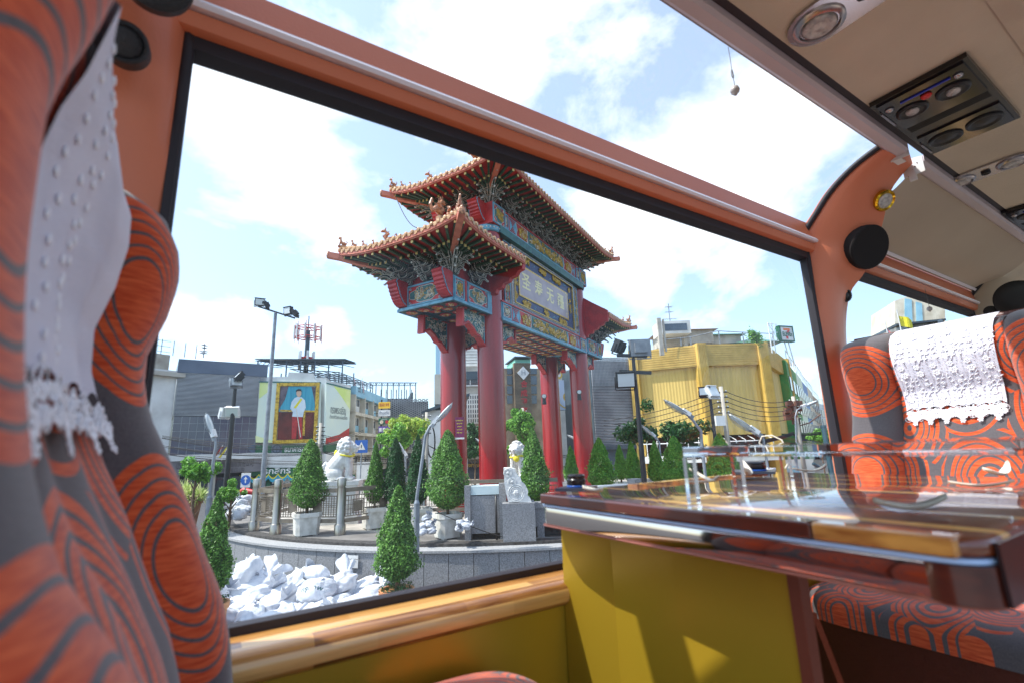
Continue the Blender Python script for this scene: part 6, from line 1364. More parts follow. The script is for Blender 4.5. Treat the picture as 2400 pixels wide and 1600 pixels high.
# m: street receding to the right: coloured shophouses
cols=[(mat('shop_green',srgb(60,150,80),srgb(44,120,66),ns=.6,r=.7),'green shophouse next to the yellow building'),(mat('shop_pale',srgb(196,214,196),r=.7),'pale green shophouse in the receding street'),(mat('shop_blue',srgb(90,130,180),r=.7),'blue shophouse in the receding street'),(CREAM,'cream shophouse in the receding street'),(mat('shop_tan',srgb(188,160,130),r=.7),'tan shophouse in the receding street'),(WHT,'farthest white shophouse closing the receding street')]
xs=[1880,1900,1912,1922,1932,1944,1975]; fs_=[44,54,62,70,80,92,100]; yt=[845,872,893,905,925,945,975]
for i in range(6):
    Fs=Fac((xs[i],1090),fs_[i],(xs[i+1],1090),fs_[i+1]); z=atD(xs[i]+3,yt[i],fs_[i]+1)[2]; r_=bld(Fs,'shophouse',cols[i][1],z,2.5,cols[i][0])
    for fl0 in range(3):
        for k in range(3):
            b=MB(); u=Fs.L*(k+.2)/3; z0=GZ+3.2+fl0*(z-GZ-4)/3; Fs.rect(b,u,z0,u+Fs.L*.2,z0+1.3,0,.08); b.build('window',GLASS_D,r_)
    b=MB(); Fs.rect(b,0,GZ+2.4,Fs.L,GZ+2.9,0,1.3); b.build('awning',SHEET,r_); b=MB(); 
    for k in range(5): u=Fs.L*k/4; b.tube([Fs.pt(u,z,.1),Fs.pt(u,z+.9,.1)],.03,4)
    b.tube([Fs.pt(0,z+.9,.1),Fs.pt(Fs.L,z+.9,.1)],.03,4); b.build('roof_rail',M['pole'],r_)
# parked cars far in the street, under the far lamp
for (x,f,lb,m) in ((1960,70,'distant silver car in the street at the window pillar',M['lampwhite']),(1948,62,'distant white car in the receding street',M['white'])):
    c=atD(x,1080,f); c=V([c[0],c[1],-.9]); root=empty('parked_car',c,lb,'car'); b=MB(); pr=[(-2.1,.3),(-2.1,.8),(-1.3,.95),(-.8,1.4),(.7,1.42),(1.3,.95),(2.1,.85),(2.15,.35)]; b.prism(pr,c-H*0-R*0+V([-.8*R[0],-.8*R[1],0]),H,Z,R*1.6); b.build('body',m,root)
    for s1 in (-1.3,1.3):
        for s2 in (-.82,.82): b=MB(); b.lathe([(.32,-.1),(.34,-.08),(.34,.08),(.32,.1)],c+H*s1+R*s2+Z*.33,14,0,np.array([H,Z,R])); b.build('wheel',M['black'],root)
    b=MB(); b.obox(c+Z*1.15-H*1.02,np.array([R,unit(H*.55+Z*.45),unit(np.cross(R,H*.55+Z*.45))]),(.65,.28,.01)); b.build('windscreen',GLASS_D,root)
# n: far right, seen through the second side window
Fn=Fac((2095,800),60,(2245,800),58); root=empty('distant_tower',Fn.pt(6,GZ,-5),'pale blue glazed high rise behind the second bus window','building'); b=MB(); Fn.poly(b,[(2096,1090),(2098,705),(2140,690),(2215,720),(2225,1090)],-8,0); b.build('wall',CREAM,root); b=MB(); Fn.poly(b,[(2120,800),(2120,700),(2136,703),(2140,800)],.01,.1); Fn.poly(b,[(2148,800),(2146,708),(2160,712),(2164,800)],.01,.1); b.build('window_strip',LB,root)
Fo=Fac((2098,800),34,(2235,800),33); root=empty('concrete_roof_house',Fo.pt(4,GZ,-4),'stained concrete roof house behind the lace head cover, seen through the second window','building'); b=MB(); Fo.poly(b,[(2106,1110),(2100,762),(2212,750),(2225,1110)],-6,0); b.build('wall',mat('stained_concrete',srgb(150,146,136),srgb(74,72,64),ns=.8,r=.95,lo=.35,hi=.6),root); b=MB(); Fo.poly(b,[(2098,765),(2214,752),(2213,748),(2097,760)],-6,.2); b.build('roof_edge',SHEET,root)
tflag(2104,738,32,.9,'yellow flag with a small emblem on the roof behind the second window',[YEL],.3); tflag(2075,757,32,.75,'drooping striped flag left of the yellow flag behind the second window',[RF,M['white'],NV,M['white'],RF],1.2)
root=empty('roof_scaffold',atD(2085,800,31),'white steel scaffold on a roof left of the stained concrete house','scaffold'); b=MB()
for x in (2070,2080,2090,2100): b.tube([atD(x,790,31),atD(x,830,31)],.03,5); 
for y in (792,802,815): b.tube([atD(2068,y+2,31),atD(2102,y-2,31)],.025,5)
b.build('frame',M['lampwhite'],root)
# ---------------------------------------------------------------- utility poles and wires
def upole(px,yt,f,label,m=CONC,r=.13):
    t=atD(px,yt,f); root=empty('utility_pole',V([t[0],t[1],-.9]),label,'utility pole','utility poles'); b=MB(); b.tube([V([t[0],t[1],-.9]),t],[r*1.2,r*.8],8); b.build('pole',m,root,smooth=True)
    b=MB(); 
    for k in range(5): b.obox(t-Z*(.3+.28*k),ax,(.30,.05,.03),0); 
    for k in range(5):
        for s1 in (-.25,.25): b.blob(t-Z*(.24+.28*k)+R*s1,.05,6,1)
    b.build('insulator_rack',[M['poledark'],M['white']],root); return t
t1=upole(1689,905,26,'concrete utility pole with insulators in front of the yellow building, near the short mast'); t2=upole(1858,928,31,'utility pole with transformer clutter at the right pier of the yellow building'); t0=upole(1000,965,33,'utility pole wrapped in cable coils left of the back left column')
t3=upole(752,990,34,'slim utility pole with arm before the billboard'); t4=upole(1225,955,36,'distant utility pole behind the bright tree between the columns')
b=MB(); c=atD(1686,985,25.8); b.obox(c,ax,(.24,.18,.26)); o=b.build('junction_box',M['lampwhite'],None,loc=c); tag(o,'crumpled pale equipment box on the concrete utility pole','utility box')
b=MB(); c=t2-Z*.8; rr=random.Random(3)
for k in range(10): b.obox(c+V([rr.uniform(-.5,.5),rr.uniform(-.4,.4),rr.uniform(-.9,.5)]),ax,(.2,.14,.16))
b.tube([t2-Z*1.9,t2-Z*1.7+R*.8,t2-Z*1.2+R*1.6],.04,6); o=b.build('transformer_cluster',mat('rusty_brown',srgb(110,76,62),srgb(70,52,46),ns=4,r=.8),None,loc=c); tag(o,'brown transformer cluster on the utility pole at the yellow building pier','transformer')
b=MB(); c=t0-Z*2
for k in range(6): b.tube([c+R*(.3+.25*math.cos(a))*1.0+Z*(1.3*math.sin(a))*.8-R*.0+H*.05*k for a in np.linspace(0,6.2832,18)],.03,5)
o=b.build('cable_coil',M['wire'],None,loc=c); tag(o,'hanging coils of black cable on the pole left of the back left column','cable coil')
b=MB(); c=atD(1800,1040,26)
WI=0
def wire(a,c,sag,r=.018,lab=None,n=16,bundle=1):
    rr=random.Random(int(a[0]*10)); b=MB()
    for j in range(bundle):
        o1=V([0,0,rr.uniform(-.12,.12)*(j>0)]); sg=sag*(1+rr.uniform(-.25,.4)*(j>0)); b.tube([a+(c-a)*t+o1-Z*4*sg*t*(1-t) for t in np.linspace(0,1,n)],r,4)
    o=b.build('overhead_wire',M['wire'],None,loc=(a+c)/2); tag(o,lab,'wire','overhead wires')
for k in range(5):
    wire(t1-Z*(.25+.28*k)+R*.2,t2-Z*(.25+.28*k)-R*.2,.35,.02,('topmost','second','third','fourth','lowest')[k]+' of five parallel wires between the utility poles at the yellow building')
    wire(atD(1415,985+k*11,30),t1-Z*(.25+.28*k)-R*.2,.25,.018,('topmost','second','third','fourth','lowest')[k]+' of five wires running left from the concrete pole across the yellow wall')
wire(atD(1560,1062,26),atD(1690,1046,26),.3,.03,'drooping cable bundle left of the concrete utility pole',bundle=6); wire(atD(1690,1046,26),atD(1860,1016,31),.15,.035,'thick cable bundle rising right across the yellow building front',bundle=6); wire(atD(1860,1016,31),atD(1985,1000,36),.1,.03,'cable bundle continuing right to the window pillar',bundle=4)
for i,(x0,y0,x1,y1,f,bn,lb) in enumerate([(380,1022,760,1042,33,4,'loose wire bundle across the dark glass and billboard'),(380,1046,760,1062,32.5,3,'second wire bundle across the dark glass just above the grey canopy'),(380,1060,1000,1075,32,3,'wire bundle above the grey fascia lettering'),(752,1035,1000,1048,34,3,'wires from billboard pole to the coiled pole, upper bundle'),(760,1058,1000,1060,34,4,'wires from billboard pole to the coiled pole, lower bundle'),(752,1020,852,1010,34,2,'thin wires near the slim pole before the billboard'),(1000,1040,1100,1050,33,3,'wires right of the coiled pole behind the topiaries'),(1270,1060,1415,1050,33,3,'wires behind the right red columns')]):
    wire(atD(x0,y0,f),atD(x1,y1,f),.35,.017,lb,bundle=bn)
# street furniture right: dark pipe pole
b=MB(); p=atD(1930,1000,30); q=atD(1936,1100,30); b.tube([V([p[0],p[1],-.9]),p],.14,10); b.tube([p-Z*0+R*0,p+Z*.12],.16,10); b.tube([atD(1934,1088,30),atD(1925,1096,30),atD(1905,1085,30)],.10,8); o=b.build('pipe_pole',mat('teal_pipe',srgb(52,84,96),r=.5),None,loc=V([p[0],p[1],-.9]),smooth=True,auto=50); tag(o,'dark teal pipe pole with a hooked side arm at the street corner','pole')
# motorbike rider far left & pedestrians (few pixels)
c=atD(578,1160,30); c=V([c[0],c[1],-.9]); root=empty('motorbike',c,'small red and black motorbike far behind the leftmost steel post','motorbike'); b=MB(); b.tube([c+R*-.6+Z*.6,c+R*-.2+Z*.85,c+R*.4+Z*.7,c+R*.6+Z*.95],[.16,.2,.18,.08],8); b.tube([c+R*.55+Z*.95,c+R*.62+Z*.35],.05,6); b.build('body',M['red'],root,smooth=True)
for s1 in (-.65,.65): b=MB(); b.lathe([(.27,-.05),(.30,-.04),(.30,.04),(.27,.05)],c+R*s1+Z*.3,14,0,np.array([R,Z,H])); b.build('wheel',M['black'],root)
# ================================================================ BUS INTERIOR
# bus coordinates: heights measured from the camera (cz + 1.9 = world)
def B(x,y,z): return V([x,y,z+1.9])
bus=empty('tour_bus',B(.9,.2,-.85),'tour bus interior around the camera: orange window frames, beige ceiling, gold side panels','bus')
ORN=mat('orange_trim',srgb(214,126,92),srgb(204,114,80),ns=1.2,r=.38,bs=180,bst=.06,spec=.45)
RUB=mat('rubber_seal',srgb(34,28,36),r=.6); RAIL=mat('pale_rail',srgb(236,232,242),r=.35)
BEI=mat('beige_leather',srgb(208,196,176),srgb(196,184,164),ns=3,r=.55,bs=140,bst=.12); BLIND=mat('beige_blind_cloth',srgb(196,184,168),srgb(184,172,156),ns=1.5,r=.9)
OLV=mat('gold_side_panel',srgb(176,146,42),srgb(166,136,34),ns=1,r=.30,m=.25,bs=300,bst=.03)
CAS=mat('mauve_cassette',srgb(206,196,202),srgb(196,186,192),ns=2,r=.35)
def woodmat():
    ma,nt,b=newmat('varnished_wood'); N=nt.nodes; L=nt.links; tc=N.new('ShaderNodeTexCoord')
    sp=N.new('ShaderNodeSeparateXYZ'); L.new(tc.outputs['Object'],sp.inputs[0])
    # staves of different shade along x
    sx=math_(nt,'FLOOR',math_(nt,'ADD',math_(nt,'MULTIPLY',sp.outputs[0],4.2),math_(nt,'MULTIPLY',math_(nt,'FLOOR',math_(nt,'MULTIPLY',sp.outputs[1],38)),.37))); wn=N.new('ShaderNodeTexWhiteNoise'); wn.noise_dimensions='2D'; cb=N.new('ShaderNodeCombineXYZ'); L.new(sx,cb.inputs[0]); L.new(math_(nt,'FLOOR',math_(nt,'MULTIPLY',sp.outputs[1],38)),cb.inputs[1]); L.new(cb.outputs[0],wn.inputs[0])
    mp=N.new('ShaderNodeMapping'); mp.inputs['Scale'].default_value=(3,40,40); L.new(tc.outputs['Object'],mp.inputs[0]); nz=N.new('ShaderNodeTexNoise'); nz.inputs['Scale'].default_value=2.5; nz.inputs['Detail'].default_value=8; nz.inputs['Distortion'].default_value=.6; L.new(mp.outputs[0],nz.inputs[0])
    k=math_(nt,'ADD',math_(nt,'MULTIPLY',wn.outputs[0],.55),math_(nt,'MULTIPLY',nz.outputs[0],.6)); cr=N.new('ShaderNodeValToRGB'); e=cr.color_ramp.elements; e[0].position=.22; e[0].color=srgb(104,56,24); e[1].position=.85; e[1].color=srgb(236,186,112); x=e.new(.5); x.color=srgb(200,140,72); L.new(k,cr.inputs[0]); L.new(cr.outputs[0],b.inputs['Base Color'])
    b.inputs['Roughness'].default_value=.35; b.inputs['Coat Weight'].default_value=.8; b.inputs['Coat Roughness'].default_value=.08; return ma
WOOD=woodmat()
YW=.85
def xprism(name,poly,x0,x1,m,smooth=False,par=None): # polygon in (y,z) swept along x
    b=MB(); b.prism(poly,B(x0,0,0),V([0,1,0]),Z,V([x1-x0,0,0])); o=b.build(name,m,par or bus,smooth=smooth,auto=35); return o
# floor, side wall, sill
b=MB(); b.box(B(-1.6,-1.6,-.93),B(5.5,.95,-.85)); b.build('floor',mat('bus_floor',srgb(196,178,158),srgb(170,150,130),ns=3,r=.6),bus)
xprism('side_wall',[(.79,-.85),(.95,-.85),(.95,-.285),(.79,-.285)],-1.6,.628,OLV); xprism('side_wall',[(.79,-.85),(.95,-.85),(.95,-.285),(.79,-.285)],.634,5.5,OLV)
xprism('outer_skin',[(.952,-1.9),(.97,-1.9),(.97,-.32),(.952,-.32)],-1.6,5.5,M['redcol'])
cx,cz_,rr_=.797,-.272,.019
sill=[(.86,-.284),(.86,-.250)]+[(cx-rr_*math.sin(a)*1.1,cz_+rr_*1.15*math.cos(a)) for a in np.linspace(0,math.pi,10)]+[(.80,-.296),(.86,-.296)]
sill=[(.86,-.296),(.86,-.2505)]+[(cx-rr_*math.sin(a)*1.1,cz_+rr_*1.15*math.cos(a)) for a in np.linspace(0,math.pi,10)]
xprism('wooden_sill',sill,-1.6,5.5,WOOD,True)
xprism('window_seal',[(.861,-.296),(.885,-.296),(.885,-.238),(.861,-.238)],-1.6,5.5,RUB)
# header beam
xprism('header_beam',[(.845,.702),(.836,.706),(.832,.732),(.840,.738),(.840,.757),(.834,.762),(.842,.822),(.848,.826),(.90,.826),(.90,.702)],-.20,3.95,ORN,True)
xprism('header_rail',[(.8395,.7385),(.824,.737),(.820,.745),(.824,.753),(.8395,.7565)],-.20,3.95,RAIL)
xprism('window_seal',[(.852,.676),(.89,.676),(.89,.7015),(.852,.7015)],-.09,3.95,RUB)
# ribs
# (z along, left curve at the window side edge (y,z), right curve inner bulge (y,z))
Lc_=[(.872,-.30),(.868,-.11),(.864,.20),(.858,.40),(.850,.58),(.847,.69),(.850,.758),(.783,.836),(.735,.886),(.68,.926),(.62,.957),(.55,.980)]
Rc_=[(.872,-.30),(.868,-.11),(.862,.20),(.850,.40),(.812,.545),(.752,.612),(.700,.70),(.664,.775),(.640,.835),(.612,.898),(.570,.940),(.535,.965)]
def rib(x0,x1,name='window_pillar',m=ORN,bev=.035,gl=True):
    sg=1 if x1>x0 else -1; rows=[]
    for (ly,lz),(ry,rz) in zip(Lc_,Rc_):
        k=math.hypot(ly-ry,lz-rz)
        rows.append([B(x0,ly+.03,lz+.02*(lz>.75)),B(x0,ly,lz),B(x0+sg*bev*.5,ly-.012-k*.10,lz-(.010 if lz>.75 else 0)),B(x0+sg*bev*1.6,ly-.028-.30*k*(ly-ry)/(k+1e-6),lz+.30*(rz-lz)-.0),B(x0+(x1-x0)*.62,ly*.42+ry*.58-.020,lz*.42+rz*.58),B(x1-sg*.012,ry,rz),B(x1,ry+.014,rz+.012),B(x1,ly+.03,lz+.02*(lz>.75))])
    # refine rows by interpolation
    A_=np.array(rows); n=len(A_); out=[]
    for i in range(n-1):
        for t in np.linspace(0,1,5)[:-1]:
            p0=A_[max(i-1,0)];p1=A_[i];p2=A_[i+1];p3=A_[min(i+2,n-1)]
            out.append(.5*((2*p1)+(-p0+p2)*t+(2*p0-5*p1+4*p2-p3)*t*t+(-p0+3*p1-3*p2+p3)*t**3))
    out.append(A_[-1]); k=8; b=MB(); b.add([p for r_ in out for p in r_],[(i*k+j,i*k+(j+1)%k,(i+1)*k+(j+1)%k,(i+1)*k+j) for i in range(len(out)-1) for j in range(k)]+[tuple(range(k)),tuple((len(out)-1)*k+j for j in range(k))])
    o=b.build(name,m,bus,smooth=True,auto=50)
    b=MB(); b.tube([B(x0-sg*.006,ly+.012,lz+.012*(lz>.7)) for ly,lz in [(p[1][1],p[1][2]-1.9) for p in out]],.0115,6); b.build('pillar_seal',RUB,bus,smooth=True)
    return o
rib(1.925,2.115); rib(-.092,-.30); rib(3.80,3.99,'rear_pillar',BEI)
rib_seal=None
# vertical black seal strips of the main window
b=MB(); b.box(B(1.900,.855,-.25),B(1.925,.88,.70)); b.build('window_seal',RUB,bus); b=MB(); b.box(B(-.092,.855,-.25),B(-.080,.88,.70)); b.build('window_seal',RUB,bus)
# glass panes
GP=glass_mat('window_glass',(.97,.985,.985),.55)
def pane(pts,name='window_pane'): b=MB(); b.add(pts,[(0,1,2,3)]); b.build(name,GP,bus)
pane([B(-.085,.872,-.245),B(1.905,.872,-.245),B(1.905,.872,.69),B(-.085,.872,.69)]); pane([B(2.10,.872,-.245),B(3.82,.872,-.245),B(3.82,.872,.69),B(2.10,.872,.69)])
roofc=[(.87,.826),(.83,.862),(.79,.893),(.735,.925),(.68,.952),(.62,.976),(.56,.992)]
for x0,x1 in ((-.09,1.925),(2.10,3.82)):
    b=MB(); b.grid(lambda u,v:B(x0+(x1-x0)*u,*[np.interp(v*6,range(7),[p[i] for p in roofc])+(.02 if i==0 else .012) for i in (0,1)]),1,12); b.build('roof_pane',GP,bus,smooth=True)
# tiny print on the glass
# ceiling
def ceil_z(y): return .985+.02*(1-min(1,max(0,(.5-y)/.5)))*0
b=MB(); b.box(B(-1.6,-.55,.992),B(5.5,.488,1.03)); b.build('ceiling_panel',BEI,bus)
def quilt():
    b=MB(); nu,nv=150,16
    def f(u,v):
        x=-.2+4.7*u; y=.175-.42*v; a=(x/.11+y/.11); c=(x/.11-y/.11); h=.022*(abs(math.sin(math.pi*a/2))*abs(math.sin(math.pi*c/2)))**.55; e=min(1,v*10)*1.0; return B(x,y,.990-.004-h*e)
    b.grid(f,300,28); return b
quilt().build('quilted_panel',BEI,bus,smooth=True)
xprism('ceiling_edge_gap',[(.488,.994),(.506,.990),(.506,1.03),(.488,1.03)],-1.6,5.5,RUB)
# blind cassettes
def cass(x0,x1): xprism('blind_cassette',[(.507,.992),(.508,.972),(.516,.962),(.542,.962),(.552,.970),(.555,.985),(.545,1.0)],x0,x1,CAS,True); xprism('cassette_lip',[(.5525,.972),(.560,.977),(.560,.990),(.5555,.988)],x0,x1,mat('cassette_lip',srgb(134,118,108),r=.5))
cass(-1.2,1.99); cass(2.13,5.2)
b=MB(); b.box(B(1.992,.51,.952),B(1.998,.565,.985)); b.box(B(1.998,.535,.952),B(2.04,.56,.956)); b.build('cassette_bracket',M['lampwhite'],bus)
b=MB(); b.box(B(2.112,.508,.925),B(2.118,.570,.985)); b.box(B(2.108,.535,.905),B(2.120,.556,.945)); 
for k in range(5): b.blob(B(2.111,.525+.008*k,.965-.010*k),.0022,6,1)
b.build('cassette_bracket',[M['lampwhite'],M['black']],bus)
# drawn blind on the second roof window
bl=[(.552,.974),(.61,.930),(.65,.905),(.70,.880),(.75,.860),(.79,.845),(.840,.820)]
b=MB(); b.grid(lambda u,v:B(2.17+1.66*u,np.interp(v*6,range(7),[p[0] for p in bl]),np.interp(v*6,range(7),[p[1] for p in bl])-.012*math.sin(math.pi*v)*math.sin(3+u*4+v*3)*.8),30,16); b.build('drawn_blind',BLIND,bus,smooth=True)
xprism('blind_bar',[(.822,.812),(.812,.822),(.820,.832),(.83,.826)],2.13,3.82,RAIL)
# pull cords
def cord(x,y,z,ln,label):
    root=empty('blind_cord',B(x,y,z),label,'pull cord','blind pull cords'); b=MB(); k=.6*ln; b.tube([B(x,y,z),B(x+.001,y,z-k*.5),B(x,y,z-k)],.0009,5)
    b.tube([B(x,y,z-k)+V([.005*math.sin(a),.0,-.011*(1-math.cos(a))]) for a in np.linspace(0,6.28,12)],.0009,5); b.tube([B(x,y,z-k),B(x+.003,y,z-ln)],.0009,5); b.blob(B(x,y,z-k),.0022,6); b.build('string',mat('grey_string',srgb(110,106,104),r=.8),root)
    b=MB(); b.lathe([(.002,.012),(.009,.008),(.0115,0),(.0098,-.0065),(.004,-.011),(.004,-.0135)],B(x,y,z-ln-.010),18); b.build('bead',mat('pale_bead',srgb(180,172,168),r=.35),root,smooth=True)
q=atY(1692,88,.585); c0=q-V([0,0,1.9]); q2=atX(1711,200,c0[0])
cord(1.04,.562,.978,.118,'grey bead on a knotted cord hanging against the sky')
q=atY(2166,678,.815)-V([0,0,1.9]); cord(q[0],.812,q[2],.092,'pale bead on a thin cord hanging before the second side window')
# ceiling fittings
CHR=mat('satin_chrome',srgb(176,172,174),r=.22,m=.9); LENS=mat('lamp_lens',srgb(214,212,210),srgb(160,158,158),ns=60,r=.12,spec=.8,bs=90,bst=.6); PBLK=mat('console_black',srgb(30,26,30),srgb(22,20,22),ns=3,r=.22,spec=.6)
def lightfit(xc,yc,half,rr0=.052,name='reading_light'):
    ks=rr0/.052
    b=MB(); r=rr0; pts=[]
    for a in np.linspace(-math.pi/2,math.pi/2,12): pts.append((xc+r*math.sin(a)*1.0,yc+half+r*math.cos(a)))
    for a in np.linspace(math.pi/2,3*math.pi/2,12): pts.append((xc+r*math.sin(a),yc-half+r*math.cos(a)))
    b.prism(pts,B(0,0,.992),V([1,0,0]),V([0,1,0]),-Z*.008); o=b.build(name,CHR,bus)
    for s1 in (-1,1):
        c=B(xc,yc+s1*half,.984); b=MB(); b.lathe([(.043*ks,0),(.043*ks,.004),(.038*ks,.009),(.034*ks,.010),(.032*ks,.004)],c,28,0,np.array([[1,0,0],[0,1,0],[0,0,-1.]])); b.build('bezel',CHR,o,smooth=True,auto=30)
        b=MB(); b.lathe([(.030*ks,.004),(.026*ks,.010),(.016*ks,.013),(.014*ks,.010),(.008*ks,.012),(.001,.013)],c,28,0,np.array([[1,0,0],[0,1,0],[0,0,-1.]])); b.build('lens',LENS,o,smooth=True)
    b=MB(); b.lathe([(.014,0),(.014,.008),(.009,.010),(.006,.004)],B(xc,yc,.984),18,0,np.array([[1,0,0],[0,1,0],[0,0,-1.]])); b.build('button',M['black'],o,smooth=True,auto=40)
lightfit(1.18,.315,.095,.068); lightfit(2.48,.425,.075,.056)
def console(x0,x1,y0,y1):
    b=MB(); b.box(B(x0,y0,.976),B(x1,y1,.9915)); o=b.build('speaker_console',PBLK,bus); dn=np.array([[1,0,0],[0,1,0],[0,0,-1.]]); cx=(x0+x1)/2
    GLS=mat('console_gloss',srgb(34,30,34),r=.12,spec=.8)
    for xa_,xb_ in ((x0+.012,x0+.215),(x1-.17,x1-.012)): b=MB(); b.box(B(xa_,y0+.012,.970),B(xb_,y1-.012,.9758)); b.build('raised_panel',GLS,o)
    b=MB(); 
    for k in range(5): b.box(B(x0+.222+.010*k,y0+.015,.9745),B(x0+.226+.010*k,y1-.015,.9757))
    b.build('grille',M['black'],o)
    for yy in (y0+.065,y1-.065):
        b=MB(); b.lathe([(.040,0),(.040,.004),(.034,.007),(.028,.003),(.022,.003)],B(x0+.120,yy,.970),26,0,dn); b.build('air_nozzle',M['black'],o,smooth=True,auto=35)
        b=MB(); b.lathe([(.018,.002),(.015,.010),(.006,.013),(.001,.013)],B(x0+.120,yy,.970),20,0,dn); b.build('spot_lens',LENS,o,smooth=True)
        b=MB(); b.lathe([(.045,0),(.045,.004),(.040,.006),(.030,.002),(.012,.006),(.001,.008)],B(x1-.095,yy,.970),26,0,dn); b.build('speaker_grille',M['black'],o,smooth=True,auto=30)
    for yy in (y0+.035,y1-.03): b=MB(); b.lathe([(.010,0),(.012,.003),(.006,.008),(.001,.008)],B(x0+.055,yy,.970),16,0,dn); b.build('switch',CHR,o,smooth=True)
    b=MB(); b.lathe([(.013,0),(.014,.004),(.010,.008),(.001,.009)],B(x0+.075,(y0+y1)/2,.970),20,0,dn); b.build('red_button',mat('red_button',srgb(206,40,36),r=.3),o,smooth=True)
    b=MB(); b.box(B(x0+.045,y0+.05,.966),B(x0+.050,y1-.06,.9698)); b.build('blue_strip',mat('blue_strip',srgb(40,60,190),r=.2),o)
    MT=mat('mirror_tab',srgb(150,150,160),r=.15,m=.7)
    for xa_,xb_ in ((x0+.06,x0+.16),(x1-.12,x1-.03)): b=MB(); b.box(B(xa_,y1-.010,.968),B(xb_,y1-.004,.9757)); b.build('side_label',MT,o)
console(1.63,2.12,.255,.482); console(3.02,3.52,.30,.545-.04)
# pillar fittings
def disc_fit(c,n,rs,m,name,prof=None):
    n=unit(n); a=unit(np.cross(n,Z)); e=np.cross(n,a); o=None; b=MB(); r=rs; prof=prof or [(r,0),(r,.004),(r*.95,.007),(r*.3,.009),(.001,.009)]
    b.lathe(prof,c,32,0,np.array([a,e,n])); return b.build(name,m,bus,smooth=True,auto=35)
def rib_surface(px,py,y): return atY(px,py,y)
# right pillar: large speaker grille, reading lamp in gold ring, small tweeter
c=B(2.080,.712,.701); disc_fit(c,(-.34,-.84,-.42),.084,mat('speaker_cloth',srgb(20,16,18),r=.9),'pillar_speaker',[(.084,-.03),(.084,.006),(.079,.010),(.04,.011),(.001,.011)])
c=B(2.079,.633,.857); g_=disc_fit(c,(-.32,-.72,-.6),.040,mat('gold_ring',srgb(220,180,50),r=.2,m=.9),'pillar_lamp_ring',[(.040,-.02),(.040,.004),(.035,.009),(.029,.004)]); disc_fit(c,(-.32,-.72,-.6),.029,LENS,'pillar_lamp_lens',[(.029,.0),(.027,.006),(.014,.008),(.001,.008)])
c=B(2.076,.818,.538); disc_fit(c,(-.42,-.88,-.2),.028,M['black'],'pillar_tweeter',[(.026,-.03),(.026,.004),(.020,.006),(.016,.002),(.010,.006),(.001,.008)])
# left pillar: tweeter and the speaker above
GR2=mat('grille_black',srgb(30,30,34),srgb(44,44,48),ns=200,r=.45,bs=500,bst=.5)
q=atY(292,100,.742); disc_fit(q,(.05,-.9,-.35),.028,GR2,'pillar_tweeter',[(.028,-.03),(.028,.003),(.0255,.006),(.022,.004),(.0205,.000),(.020,.003),(.014,.009),(.006,.011),(.001,.0115)])
q=atY(365,-62,.70); disc_fit(q,(.1,-.85,-.5),.038,GR2,'pillar_speaker',[(.046,-.03),(.046,.004),(.040,.008),(.030,.004),(.01,.008),(.001,.009)])
# beige rear pillar speaker
c=atX(2322,730,3.78); disc_fit(c,(-1,-.2,-.1),.032,M['black'],'pillar_tweeter'); c=atX(2385,700,3.74); disc_fit(c,(-.9,-.3,-.2),.10,M['black'],'pillar_speaker')
# ================================================================ SEATS
FC=ring_mat('seat_cloth_centre','cell',scale=6.0,axes=(1,2)); 
FBW=ring_mat('seat_cloth_bolster','bolster',cy=0,cz=.10)
DKL=mat('dark_red_leather',srgb(92,38,28),srgb(74,30,22),ns=3,r=.45,bs=120,bst=.1)
